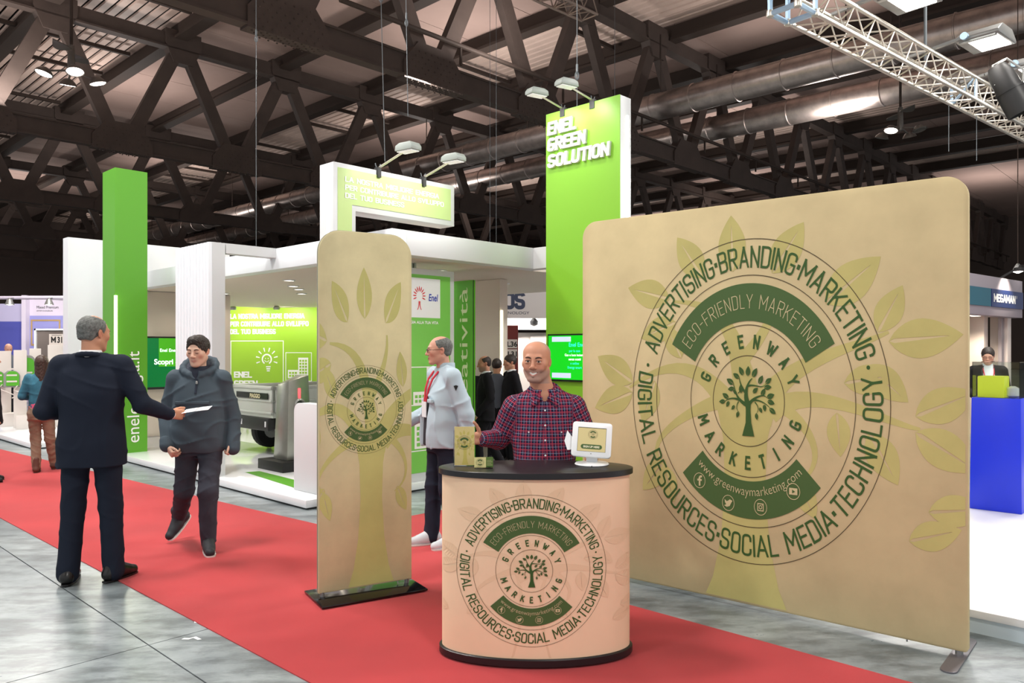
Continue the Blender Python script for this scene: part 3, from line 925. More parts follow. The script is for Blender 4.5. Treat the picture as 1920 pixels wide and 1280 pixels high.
# back graphic wall
m_gw = M('graphic_wall_green', '#93bf2c', 0.5)
t = thing('graphic_wall', 'lime green graphic wall with white slogans deep inside the booth', 'wall', (-8.1, 19.4, 0), R(-9))
MB().box(0, 6.5, 0, 0.15, 0.101, 2.95).build('panel', m_gw, t)
MB().box(-0.12, 0, -0.02, 0.15, 0.101, 2.95).build('edge', m_beige, t)
art = Art()
for i, s in enumerate(('LA NOSTRA MIGLIORE ENERGIA', 'PER CONTRIBUIRE ALLO SVILUPPO', 'DEL TUO BUSINESS')):
    art.text('w', s, 0.02, 2.26 - 0.19 * i, 0.125, w=(1.95, 2.05, 1.2)[i], pen=0.22)
art.frame('w', 0.02, 1.42, 0.35, 1.72, 0.018)
art.text('w', 'ENEL', 0.13, 0.80, 0.155, w=0.46, pen=0.22)
art.text('w', 'GREEN', 0.13, 0.58, 0.155, w=0.62, pen=0.22)
art.text('w', 'SOLUTION', 0.13, 0.36, 0.155, w=1.0, pen=0.22)
cx, cz = 0.98, 1.26
art.ring('w', 0.10, 0.135, -60, 240, 30, (cx, cz))
for k in range(8):
    an = R(-18 + 31 * k)
    art.stroke('w', [(cx + 0.19 * math.cos(an), cz + 0.19 * math.sin(an)), (cx + 0.29 * math.cos(an), cz + 0.29 * math.sin(an))], [0.02, 0.035], 2)
for k in range(3): art.rect('w', cx - 0.02 + 0.01 * k, cx + 0.10 - 0.01 * k, cz - 0.20 - 0.05 * k, cz - 0.17 - 0.05 * k)
art.ring('w', 0.055, 0.07, 200, 340, 12, (cx, cz)); art.disc('w', (cx - .035, cz + .02), .014, 8); art.disc('w', (cx + .035, cz + .02), .014, 8)
art.frame('w', 1.47, 2.15, 0.72, 1.43, 0.015)
art.frame('w', 1.47, 2.15, 0.30, 0.62, 0.015)
for x0, x1, z0, z1, nx, nz in ((1.80, 2.06, 0.80, 1.30, 3, 6), (1.53, 1.80, 0.80, 1.00, 3, 2)):
    art.rect('w', x0, x1, z0, z1)
    for i in range(nx):
        for j in range(nz):
            cw, cz2 = (x1 - x0) / (nx + .6), (z1 - z0) / (nz + .8)
            art.rect('k', x0 + cw * (i + .45), x0 + cw * (i + 1.15), z0 + cz2 * (j + .45), z0 + cz2 * (j + 1.1))
print_on(art, {'w': (m_wtext, 0), 'k': (m_gw, 1)}, {'w': 'graphic', 'k': 'graphic_windows'}, t, lambda x, y, l: (x + 1.10, -l, y + 0.13), 0.004)

for wx in (1.6, 2.7, 3.8):
    p = t.matrix_basis @ Vector((wx, -0.75, 2.62))
    MB().lathe([(0.05, 0.03), (0.08, 0.0), (0.07, -0.05)], 12, (wx, -0.75, 2.62)).build('wash_lamp', m_grey, t, smooth=True)
    light('wall_washer', 'SPOT', p + Vector((0, 0, -0.06)), 75, 0.08, (1, 0.97, 0.85), t.matrix_basis @ Vector((wx, 0, 2.2)), 130, 0.9)
# flatbed truck
m_bed = M('dropside_grey', '#bfc3bd', 0.4, 0.3); m_tyre = M('tyre_rubber', '#1b1b1c', 0.8); m_tail = M('tail_light', '#e9e9ee', 0.3)
t = hthing('flatbed_truck', 'small pale grey flatbed truck parked inside the booth behind the charging post', 'truck', 5.6, 10.05, 0.101)
MB().box(0.0, 2.3, 0.0, 1.2, 0.55, 0.62).build('bed_floor', m_bed, t)
def rail(n, x0, x1, y0, y1):
    w = MB(); w.box(x0, x1, y0, y1, 0.62, 0.98)
    w.box(x0 - .012, x1 + .012, y0 - .012, y1 + .012, 0.955, 1.0); w.box(x0 - .012, x1 + .012, y0 - .012, y1 + .012, 0.775, 0.80); w.box(x0 - .012, x1 + .012, y0 - .012, y1 + .012, 0.60, 0.63)
    return w.build(n, m_bed, t, bevel=0.004)
rail('tailgate', 0.0, 0.035, 0.0, 1.2); rail('dropside', 0.0, 2.3, 0.0, 0.035); rail('dropside', 0.0, 2.3, 1.165, 1.2); rail('headboard', 2.265, 2.3, 0.0, 1.2)
MB().box(-0.022, -0.012, 0.12, 1.05, 0.815, 0.90).build('name_strip', m_tv, t)
art = Art(); art.text('w', 'PIAGGIO', 0.42, 0.825, 0.06, w=0.30, bold=0.03)
art.emit(lambda x, y, l: (-0.022 - l, 1.05 - x, y), {'w': (M('name_letters', '#d8d0a8', 0.5), 0)}, t, {'w': 'lettering'})
MB().box(-0.05, 0.06, 0.05, 1.1, 0.36, 0.55).build('bumper', m_black, t, bevel=0.02)
for i in range(3): MB().box(-0.06, -0.05, 0.93 - 0.06 * i, 0.96 - 0.06 * i, 0.42, 0.50).build('tail_light', m_tail, t)
MB().box(-0.06, -0.05, 0.10, 0.13, 0.42, 0.50).build('tail_light', m_tail, t)
MB().box(0.1, 3.6, 0.3, 0.9, 0.36, 0.54).build('chassis', m_black, t)
for x, y in ((0.55, 0.02), (0.55, 1.02), (3.0, 0.02), (3.0, 1.02)):
    wh = MB().lathe([(0.14, 0), (0.25, 0.0), (0.28, 0.03), (0.28, 0.13), (0.25, 0.16), (0.14, 0.16)], 24, (x, y, 0.28), (0, 1, 0)).build('wheel', m_tyre, t, smooth=True)
    MB().lathe([(0.02, -0.01), (0.13, 0.0), (0.14, 0.03), (0.14, 0.15)], 16, (x, y, 0.28), (0, 1, 0)).build('hub', m_grey, wh, smooth=True)
w = MB(); w.prism([(2.4, 0.35), (3.65, 0.35), (3.72, 0.8), (3.5, 1.45), (3.35, 1.6), (2.45, 1.6)], lambda x, z: (x, 0.02, z), lambda x, z: (x, 1.18, z)); w.build('cab', m_white, t, bevel=0.03)
w = MB(); w.prism([(2.6, 0.95), (3.45, 0.95), (3.3, 1.5), (2.6, 1.5)], lambda x, z: (x, 0.008, z), lambda x, z: (x, 0.02, z)); w.build('window', m_tv, t)
# barrier posts beside the truck
for i in range(4):
    p = hthing('barrier_post', 'slim chrome barrier post beside the truck, %s of four' % ('nearest', 'second nearest', 'second farthest', 'farthest')[i], 'post', 5.55 + 0.02 * i, 11.55 + 0.35 * i, 0.1, 'chrome barrier posts')
    w = MB(); w.lathe([(0.09, 0), (0.09, 0.012), (0.02, 0.02), (0.014, 0.03), (0.014, 0.62), (0.022, 0.64), (0.001, 0.66)], 12); w.build('post', m_grey, p, smooth=True)
# charging post
m_brush = M('brushed_steel', '#a9a9a3', 0.3, 0.85, noise=(4, 0.1)); m_redled = M('red_led', '#ff4a50', 0.4, emit=2.2)
t = hthing('charging_post', 'silver wedge shaped charging post with red lights on a black base', 'charging post', 5.05, 8.75, 0.101)
MB().box(-0.10, 0.52, -0.10, 0.52, 0.0, 0.125).build('base', m_black, t, bevel=0.006)
w = MB()
w.add([(0.03, 0.02, .125), (0.38, 0.02, .125), (0.38, 0.36, .125), (0.03, 0.36, .125), (0.07, 0.05, 1.13), (0.36, 0.05, 1.20), (0.36, 0.33, 1.20), (0.07, 0.33, 1.08)],
      [(3, 2, 1, 0), (4, 5, 6, 7), (0, 1, 5, 4), (1, 2, 6, 5), (2, 3, 7, 6), (3, 0, 4, 7)])
w.build('cabinet', m_brush, t, bevel=0.012)
for z in (0.72, 0.96):
    pass
def on_front(z): return 0.02 + 0.03 * (z - .125) / 1.0
for z in (0.68, 0.97): MB().box(0.20, 0.235, on_front(z) - 0.012, on_front(z) + 0.02, z - 0.065, z + 0.065).build('light_bar', m_redled, t, bevel=0.006)
z = 0.825
MB().lathe([(0.075, 0.02), (0.08, -0.02), (0.06, -0.03), (0.05, -0.01), (0.02, -0.012)], 20, (0.218, on_front(z), z), (0, 1, 0)).build('socket_ring', m_grey, t, smooth=True)
MB().lathe([(0.05, 0.0), (0.045, -0.018), (0.005, -0.02)], 20, (0.218, on_front(z), z), (0, 1, 0)).build('socket', m_black, t, smooth=True)
art = Art(); art.disc('r', (0.20, 0.80), 0.035, 12); art.rect('b', 0.15, 0.25, 0.60, 0.66)
art.emit(lambda x, y, l: (0.045 + 0.03 * (y - .125) - 0.004 - l, x, y), {'r': (M('sticker_orange', '#b4684a', 0.5), 0), 'b': (M('sticker_blue', '#3d5fa8', 0.5), 0)}, t, {'r': 'sticker', 'b': 'sticker'})

# what shows beyond the opening: neighbour sign, white wall, number plates
m_navy = M('navy_letters', '#222b44', 0.5); m_brown = M('maroon_panel', '#6f241f', 0.6); m_pale = M('pale_wall', '#d6cdc6', 0.7)
t = thing('neighbour_sign', 'grey overhead sign with navy lettering of a neighbouring stand', 'sign', (-0.26, 16.0, 0), R(2))
MB().box(-0.3, 2.6, 0, 0.1, 2.28, 2.86).build('board', M('grey_board', '#b9b3b1', 0.6), t)
art = Art(); art.text('n', 'ROS', -0.09, 2.46, 0.36, w=0.63, pen=0.22); art.text('n', 'TECHNOLOGY', -0.10, 2.36, 0.06, w=0.72)
art.emit(lambda x, y, l: (x, -l, y), {'n': (m_navy, 0)}, t, {'n': 'lettering'}, 0.004)
for hx in (-0.2, 2.4): MB().box(hx, hx + 0.008, 0.03, 0.038, 2.86, 12.4).build('hanger', m_chrome, t)
MB().box(0.98, 1.2, -0.02, 0.0, 2.30, 2.72).build('flag_patch', m_brown, t)
t = thing('white_stall', 'plain white stall front beyond the booth, behind the group of men', 'wall', (-0.5, 17.0, 0), R(2))
MB().box(0, 3.2, 0, 0.2, 0.0, 2.0).build('panel', m_pale, t)
MB().box(-0.1, 3.3, -0.3, 0.2, 2.06, 2.42).build('header', m_white, t)
for hx in (0.5, 1.6):  # two lamps on arms, added to brighten the stall front
    MB().lathe([(0.03, 0.06), (0.06, 0.02), (0.06, -0.05)], 12, (hx, -0.75, 2.5)).build('added_stall_lamp', m_grey, t, smooth=True)
    MB().bar((hx, -0.75, 2.55), (hx, -0.28, 2.40), 0.02, 0.02).build('lamp_arm', m_grey, t)
    light('stall_fill_light', 'SPOT', (hx - 0.5, 16.2, 2.42), 160, 0.1, (1, 0.95, 0.9), (hx - 0.5, 17.1, 1.1), 140)
MB().box(0.9, 1.8, -0.04, 0.0, 1.55, 1.95).build('cabinet', M('grey_cabinet', '#b5afa9', 0.6), t)
t = thing('number_column', 'maroon column with two white stand number plates', 'column', (-0.095, 15.7, 0), R(2))
MB().box(0, 0.22, 0, 0.15, 0.0, 2.12).build('column', m_brown, t)
for i, s in enumerate(('L36', 'L31')):
    MB().box(0.0, 0.20, -0.012, 0, 1.655 - 0.20 * i, 1.835 - 0.20 * i).build('number_plate', m_pale, t)
    art = Art(); art.text('n', s, 0.10, 1.69 - 0.20 * i, 0.105, align='c', bold=0.03)
    art.emit(lambda x, y, l: (x, -0.012 - l, y), {'n': (m_black, 0)}, t, {'n': 'lettering'}, 0.003)
t = thing('ceiling_camera', 'small dark camera fixed under the neighbouring stand header', 'camera', (0.47, 16.55, 2.2))
MB().lathe([(0.02, 0.1), (0.05, 0.08), (0.09, 0.03), (0.08, -0.04), (0.02, -0.07)], 12).build('body', m_black, t, smooth=True)
MB().box(-0.03, 0.03, -0.03, 0.03, 0.08, 0.2).build('bracket', m_black, t)
# ================================================================== OTHER STANDS
def W(px, d, z=0.0):        # ground position seen at column px of the picture, d metres ahead
    return Vector(((px - 960) / 1450 * d, d, z))
m_violet = M('violet_wall', '#4a4fa6', 0.6); m_lilac = M('lilac_wall', '#b9b4d6', 0.6); m_palev = M('pale_violet_wall', '#cfc6d8', 0.6)
m_gold = M('gold_strip', '#b99a6a', 0.4, 0.3); m_postw = M('pedestal_white', '#e2dcd6', 0.5); m_devg = M('device_grey', '#8d8f8e', 0.4)
m_devgreen = M('device_green', '#57b32c', 0.35)
t = hthing('booth_platform', 'low white platform carrying the white charging pedestals at far left', 'platform', 3.7, 14.35)
MB().box(0, 3.1, 0, 7, 0.02, 0.10).build('deck', m_gloss, t, bevel=0.006)
MB().box(0.03, 3.1, 0.03, 7, 0, 0.02).build('plinth', m_joint, t)

t = thing('violet_stall', 'violet and lilac stall wall with a thin gold square outline, far left', 'wall', (0, 0, 0))
p0, p1 = W(-60, 24), W(43, 24)
MB().box(p0.x, p1.x, 24, 24.2, 0, 2.50).build('violet_panel', m_violet, t)
MB().box(p0.x, p1.x, 24, 24.2, 2.50, 3.05).build('header', m_lilac, t)
p0, p1 = W(44, 23.9), W(52, 23.9)
MB().box(p0.x, p1.x, 23.8, 24.2, 0, 3.3).build('post', m_palev, t)
p0, p1 = W(52, 24), W(140, 24)
MB().box(p0.x, p1.x, 24, 24.2, 2.68, 3.3).build('header', m_palev, t)
MB().box(p0.x, p1.x, 24, 24.2, 0, 2.68).build('lilac_panel', M('lilac_panel', '#8f8fcb', 0.6), t)
art = Art(); art.text('k', 'Mixed Premium', 0.28, 2.90, 0.09, w=0.68); art.text('k', 'SISTEMI DI ENERGIA', 0.28, 2.81, 0.04, w=0.5)
art.frame('g', 0.10, 1.02, 1.75, 2.56, 0.05)
art.emit(lambda x, y, l: (p0.x + x, 24 - l, y), {'k': (m_black, 0), 'g': (m_gold, 0)}, t, {'k': 'lettering', 'g': 'gold_outline'}, 0.01)
q0, q1 = W(67, 23), W(126, 23)
w = MB(); w.box(q0.x - .05, q0.x, 23, 23.1, 0, 2.25); w.box(q0.x - .05, q1.x + .2, 23, 23.1, 2.20, 2.25); w.build('doorway_frame', m_white, t)
MB().box(q0.x, q1.x + .2, 23.06, 23.1, 0.2, 2.20).build('opening_dark_sheet', M('painted_opening_shade', '#5d5450', 0.7), t)  # dark sheet painting the shade inside the opening
t = thing('stand_number_sign', 'white hanging plate reading M31 beside the tall white partition', 'sign', W(106.5, 20, 1.74))
MB().box(-0.2, 0.2, 0, 0.03, 0, 0.29).build('plate', m_pale, t)
MB().box(-0.03, 0.03, 0.03, 0.06, -1.74, 0.25).build('post', m_grey, t)
art = Art(); art.text('k', 'M', -0.13, 0.07, 0.15, w=0.115, pen=0.22); art.text('k', '31', 0.015, 0.07, 0.15, w=0.125, bold=0.04); art.rect('k', -0.13, 0.13, 0.255, 0.265)
art.emit(lambda x, y, l: (x, -l, y), {'k': (m_black, 0)}, t, {'k': 'lettering'}, 0.003)
t = thing('lighting_rail', 'pale tubular lighting rail above the violet stall at far left', 'rail', W(30, 22, 3.10))
MB().tube([(-3, 0, 0), (2.2, 0, 0)], 0.05, 8).build('rail', m_palev, t, smooth=True)
for hx in (-2.6, 0.5, 2.1): MB().bar((hx, 0, 0), (hx, 1.995, 0.05), 0.05, 0.05).build('wall_bracket', m_palev, t)
for px, lb in ((18, 'left'), (92, 'right')):
    t = thing('track_spotlight', 'small lit spotlight, the %s one of two on the rail above the violet stall' % lb, 'lamp', W(px, 21.8, 3.02), 0, 'spotlights on the lighting rail')
    MB().lathe([(0.03, 0.1), (0.07, 0.06), (0.12, -0.08), (0.11, -0.08), (0.05, 0.02)], 14, (0, 0, -0.05)).build('lamp_shade', m_grey, t, smooth=True)
    MB().lathe([(0.1, -0.07), (0.02, -0.09)], 14, (0, 0, -0.05)).build('lamp_lens', m_lampglow, t)
    MB().tube([(0, 0, 0.04), (0, 0.2, 0.08)], 0.02, 6).build('bracket', m_grey, t)
    light('spot', 'SPOT', W(px, 21.8, 2.85), 90, 0.1, (1, 0.95, 0.9), W(px, 23.9, 1.9), 110)

# pedestals
def pedestal(px, d, wd, top, label, dev):
    t = thing('charging_pedestal', label, 'pedestal', W(px, d, 0.1), TH - 0.25, 'white charging pedestals on the left platform')
    MB().box(-wd / 2, wd / 2, -wd / 2, wd / 2, 0, top).build('post', m_postw, t, bevel=0.005)
    MB().box(-wd * .3, wd * 1.0, -wd / 2 - 0.34, -wd / 2, 0, 0.26).build('foot_block', m_postw, t, bevel=0.005)
    if dev:
        z0, z1 = dev
        w = MB()
        n = 6
        prof = [(-0.15, z0), (0.12, z0)] + [(0.12 - 0.12 + 0.12 * math.cos(u), z1 - 0.12 + 0.12 * math.sin(u)) for u in np.linspace(0, PI / 2, n)] + [(-0.15 + 0.06, z1), (-0.15, z1 - 0.06)]
        prof = [(x - 0.12, z) for x, z in prof]
        w.prism(prof, lambda x, z: (x, -wd / 2 - 0.16, z), lambda x, z: (x, -wd / 2, z)); w.build('device_shell', m_devg, t, bevel=0.01)
        w = MB()
        prof2 = [((x + 0.12) * 0.78 - 0.11, z0 + 0.03 + (z - z0) * 0.88) for x, z in prof]
        w.prism(prof2, lambda x, z: (x, -wd / 2 - 0.175, z), lambda x, z: (x, -wd / 2 - 0.16, z)); w.build('device_front', m_devgreen, t)
        for k in range(3):
            MB().box(-0.22, -0.05, -wd / 2 - 0.182, -wd / 2 - 0.175, z0 + 0.1 + 0.12 * k, z0 + 0.13 + 0.12 * k).build('label_band', m_postw, t)
    MB().tube([(0, -wd / 2 - .1, 0.9), (-.1, -wd / 2 - .25, 0.75), (.2, -wd / 2 - .3, 0.6), (.12, -wd / 2 - .05, 0.55)], 0.012, 6).build('cable', m_postw, t)
pedestal(10, 15.7, 0.2, 1.50, 'leftmost slim white pedestal on the far left platform', (0.78, 1.1))
pedestal(38, 15.2, 0.22, 1.52, 'second white pedestal from the left with a short green and grey device', (0.80, 1.12))
pedestal(66, 15.6, 0.2, 1.55, 'white pedestal with the taller green banded device, left of the woman', (0.72, 1.42))
pedestal(104, 15.8, 0.27, 1.62, 'wider white pedestal directly behind the woman with long hair', None)

# right-hand stand with the white platform
m_wplat = M('white_platform', '#e9ebee', 0.25, spec=0.4); m_lblue2 = M('platform_edge', '#c9d8e2', 0.4)
t = hthing('display_platform', 'wide glossy white display platform with a stepped edge, right foreground', 'platform', 5.04, -6.0)
MB().box(0.0, 6.2, 0, 8.2, 0.09, 0.135).build('top_step', m_wplat, t, bevel=0.004)
MB().box(0.015, 6.2, 0, 8.19, 0.0, 0.09).build('base_step', m_lblue2, t)
m_cobalt = M('cobalt_plinth', '#0f2fd8', 0.35)
t = hthing('blue_plinth', 'cobalt blue plinth standing on the white platform', 'plinth', 8.25, 1.50, 0.135)
MB().prism([(0, 0), (0.42, 0), (0.42, 0.42), (0, 0.42)], lambda x, y: (x * 1.0, y, 0), lambda x, y: (x * 0.94 + .01, y * 0.94 + .01, 1.045)).build('body', m_cobalt, t, bevel=0.004)
m_glass = M('clear_glass', '#f4fbf8', 0.02, trans=1.0, spec=0.5)
t = hthing('glass_case', 'clear glass display box with a yellow green lamp block on the blue plinth', 'display case', 8.27, 1.52, 1.181)
w = MB()
for (x0, x1, y0, y1) in ((0, 0.38, 0, 0.003), (0, 0.38, 0.377, 0.38), (0, 0.003, 0.003, 0.377), (0.377, 0.38, 0.003, 0.377)):
    w = MB(); w.box(x0, x1, y0, y1, 0, 0.33); w.build('pane', m_glass, t)
MB().box(0, 0.38, 0, 0.38, 0.33, 0.333).build('lid', m_glass, t)
m_yel = M('yellow_block', '#d7e23a', 0.4, emit=0.35); m_olv = M('olive_block', '#8a9a1e', 0.4)
MB().box(0.05, 0.26, 0.13, 0.35, 0.0, 0.20).build('lamp_block', m_yel, t, bevel=0.01)
MB().box(0.26, 0.33, 0.16, 0.32, 0.0, 0.19).build('lamp_side', m_olv, t, bevel=0.01)
MB().lathe([(0.02, 0), (0.05, 0.02), (0.05, 0.09), (0.02, 0.11)], 14, (0.12, 0.075, 0.0)).build('bulb', m_wtext, t, smooth=True)

PB = R(39.8)
m_fas = M('grey_fascia', '#a39aa2', 0.6); m_teal = M('teal_board', '#155f73', 0.5); m_nav = M('navy_board', '#1f3165', 0.5)
t = thing('lamp_stand', 'grey fascia stand with teal and navy sign boards over white columns', 'stall', (7.66, 13.0, 0), PB)
MB().box(-4.0, 2.66, 0, 0.2, 2.23, 2.925).build('fascia', m_fas, t, bevel=0.004)
MB().box(-4.0, 2.66, 0.2, 3.5, 2.26, 2.34).build('soffit', m_beige, t)
MB().box(-3.0, 1.0, -0.02, 0, 2.39, 2.705).build('teal_board', m_teal, t)
MB().box(1.04, 2.64, -0.02, 0, 2.39, 2.705).build('navy_board', m_nav, t)
art = Art(); art.text('w', 'MEGAMAN', 1.14, 2.475, 0.15, w=1.08, pen=0.22); art.text('w', '®', 2.24, 2.57, 0.06)
art.emit(lambda x, y, l: (x, -0.02 - l, y), {'w': (m_wtext, 0)}, t, {'w': 'lettering'}, 0.004)
m_col = M('stand_column', '#e6d9cf', 0.5); m_rib = M('ribbed_grey', '#a8a0a2', 0.5)
for x, y in ((0.42, 0.45), (1.55, 0.75), (2.05, 0.45), (2.5, 0.2)):
    MB().box(x, x + 0.2, y, y + 0.3, 0.0, 2.26).build('column', m_col, t, bevel=0.003)
for x, y in ((0.66, 0.45), (2.35, 0.25)):
    for k in range(4): MB().box(x + 0.085 * k, x + 0.085 * k + 0.055, y, y + 0.06, 0.0, 2.26).build('slat', m_rib, t)
MB().box(-3.5, 1.2, 2.4, 2.5, 0.0, 2.26).build('back_panel', M('pinkish_panel', '#d2bdb0', 0.7), t)
art = Art(); art.text('k', 'soluzioni speciali', -1.1, 1.98, 0.13, w=2.2)
art.emit(lambda x, y, l: (x, 2.4 - l, y), {'k': (m_black, 0)}, t, {'k': 'wall_lettering'}, 0.004)
MB().box(-1.4, 0.62, 2.34, 2.40, 1.0, 1.68).build('screen', m_scrl, t)
MB().box(0.62, 1.05, 2.30, 2.40, 0.9, 1.7).build('screen_side', m_tv, t)
MB().box(1.55, 1.9, 2.0, 2.2, 0.0, 2.2).build('column', m_col, t)
MB().box(1.95, 2.02, 2.1, 2.2, 1.55, 1.8).build('exit_light', M('exit_green', '#28c02c', 0.4, emit=1.0), t)
for x, y in ((0.9, 0.5), (1.5, 0.4)):
    MB().lathe([(0.10, 0), (0.08, -0.012), (0.01, -0.014)], 14, (x, y, 2.255)).build('downlight', m_down, t)
    light('stand_downlight', 'SPOT', t.matrix_basis @ Vector((x, y, 2.2)), 70, 0.1, (1, 0.86, 0.7), t.matrix_basis @ Vector((x, y, 0)), 140)
MB().lathe([(0.05, 0.1), (0.1, 0.05), (0.1, 0)], 12, (1.72, -0.25, 3.05)).build('spotlight', m_black, t)
MB().bar((1.72, -0.25, 3.12), (1.72, 0.1, 2.92), 0.03, 0.03).build('spotlight_bracket', m_black, t)
light('stand_spot', 'SPOT', t.matrix_basis @ Vector((1.72, -0.27, 3.02)), 45, 0.05, (1, 0.9, 0.75), t.matrix_basis @ Vector((1.72, 0.1, 2.4)), 100)
t = thing('pendant_lamp', 'white pendant lamp glowing above the right end of the grey fascia', 'lamp', (9.55, 14.6, 3.05))
MB().lathe([(0.02, 0.2), (0.05, 0.16), (0.10, 0.05), (0.09, 0.05), (0.03, 0.14)], 16).build('lamp_shade', m_grey, t, smooth=True)
MB().lathe([(0.085, 0.05), (0.02, 0.02)], 14).build('lamp_lens', m_lampglow, t)
MB().tube([(0, 0, 0.2), (0, 0, 5.6)], 0.008, 5).build('cord', m_steel_d, t)

# aluminium lighting truss at upper right
ta = R(90 - 50.2)
t = thing('lighting_truss', 'pale aluminium box truss crossing the upper right corner', 'truss', (2.87, 8.0, 5.0), ta, 'lighting truss')
cr = 0.026; wd = 0.30
# local x along the truss, local -y towards the camera side
cs = [(0, 0), (-wd, 0), (0, wd), (-wd, wd)]          # (y, z)
for (y, z) in cs:
    MB().tube([(0, y, z), (7.5, y, z)], cr, 10).build('chord', m_alu, t, smooth=True)
def brace(p, q, r=0.012, n='brace', m=None): MB().tube([p, q], r, 6).build(n, m or m_alu, t, smooth=True)
_bp = {}
def bracec(key, p, q, x):
    if key not in _bp: _bp[key] = o = MB().tube([p, q], 0.0095, 6).build('brace', m_alu, t, smooth=True)
    else: o = _bp[key].copy(); COL.objects.link(o)
    o.location = (x, 0, 0)
faces = [((0, 0), (-wd, 0)), ((-wd, 0), (-wd, wd)), ((0, 0), (0, wd)), ((0, wd), (-wd, wd))]
for i in range(15):
    x = 0.08 + 0.48 * i
    for k, ((y0, z0), (y1, z1)) in enumerate(faces):
        bracec((k, 'a'), (0, y0, z0), (0.22, y1, z1), x)
        bracec((k, 'b'), (0.24, y1, z1), (0.46, y0, z0), x)
        if k == 0: bracec((k, 'c'), (0.23, y0, z0), (0.23, y1, z1), x)
m_alub = M('blue_light_painted_aluminium', '#a9c3da', 0.3, 0.6)  # blue light on the aluminium is put into its colour
for (y, z) in cs:
    brace((-0.36, y, z), (-0.02, y, z), 0.028, 'corner_tube', m_alub)
for x in (-0.36, -0.03):
    brace((x, 0, 0), (x, -wd, 0), 0.028, 'corner_tube', m_alub); brace((x, 0, wd), (x, -wd, wd), 0.028, 'corner_tube', m_alub)
    brace((x, 0, 0), (x, 0, wd), 0.028, 'corner_tube', m_alub); brace((x, -wd, 0), (x, -wd, wd), 0.028, 'corner_tube', m_alub)
for x in (-0.36, -0.03):
    for y, z in cs: MB().lathe([(0.001, -0.04), (0.036, -0.03), (0.04, 0), (0.036, 0.03), (0.001, 0.04)], 10, (x, y, z)).build('corner_joint', m_alu, t, smooth=True)
for x, y in ((4.1, 0.0), (4.55, 0.0)): pass
brace((3.3, 0.0, wd), (3.3, 0.0, 7.2), 0.02, 'hanger', m_chrome); brace((6.9, -wd, wd), (6.9, -wd, 7.2), 0.02, 'hanger', m_chrome)
w = MB()
for (p, q) in (((4.15, 0, 0), (4.15, -wd, wd)), ((4.15, -wd, 0), (4.15, -wd, wd)), ((4.15, 0, 0), (4.15, 0, wd))): w.bar(p, q, 0.05, 0.02)
w.build('clamp_plate', m_alub, t)
for x, y in ((4.05, 0.0), (4.9, -0.05)):
    MB().tube([(x, y, -0.02), (x, y, -0.66)], 0.005, 5).build('loose_cable', m_chrome, t)
m_fl = M('floodlight_grey', '#8a8a88', 0.4, 0.5)
for (px, d, lb) in ((1702, 8.35, 'nearest'), (1848, 9.5, 'middle'), (1938, 10.4, 'farthest')):
    f = thing('floodlight', 'flat grey floodlight, the %s of three on the aluminium truss' % lb, 'lamp', W(px, d, 5.37), ta, 'floodlights on the aluminium truss')
    w = MB(); w.prism([(-0.30, 0.02), (0.30, 0.02), (0.30, 0.06), (0.16, 0.16), (-0.16, 0.16), (-0.30, 0.06)], lambda x, z: (x, -0.24, z), lambda x, z: (x, 0.24, z)); w.build('housing', m_fl, f, bevel=0.01)
    MB().box(-0.22, 0.24, -0.20, 0.12, 0.008, 0.021).build('lens', m_lampglow, f)
    MB().box(-0.28, -0.23, -0.2, 0.2, 0.0, 0.02).build('rim', m_grey, f)
    w = MB(); w.bar((-0.30, 0.1, 0.06), (-0.42, 0.45, -0.02), 0.05, 0.03); w.bar((-0.42, 0.45, -0.02), (-0.42, 0.75, -0.04), 0.04, 0.03); w.build('arm', m_fl, f)
    MB().lathe([(0.045, -0.02), (0.045, 0.02), (0.01, 0.03)], 12, (-0.33, 0.12, 0.06), (1, 0, 0)).build('knob', m_alub, f, smooth=True)
    light('flood', 'SPOT', W(px, d, 5.33), 380, 0.25, (1, 0.96, 0.9), W(px, d, 5.33) + Vector((-1.2, -1.0, -3)), 140)
f = thing('stage_spotlight', 'black cylindrical stage spotlight clamped to the aluminium truss', 'lamp', W(1892, 9.6, 4.86), 0)
ax = Vector((0.34, -0.1, -0.75)).normalized()
w = MB(); w.lathe([(0.03, -0.34), (0.10, -0.33), (0.14, -0.22), (0.15, -0.02), (0.15, 0.0)], 20, (0, 0, 0), ax); w.build('lamp_body', m_black, f, smooth=True)
w = MB(); w.lathe([(0.15, 0.0), (0.165, 0.0), (0.165, 0.03), (0.16, 0.03), (0.165, 0.34), (0.15, 0.34), (0.14, 0.1)], 20, (0, 0, 0), ax); w.build('barrel', m_black, f, smooth=True)
w = MB(); w.tube([(-0.17, 0, 0.05), (-0.19, 0.02, 0.30), (0, 0.05, 0.40), (0.19, 0.02, 0.25), (0.17, 0, -0.02)], 0.014, 6); w.build('yoke', m_grey, f, smooth=True)
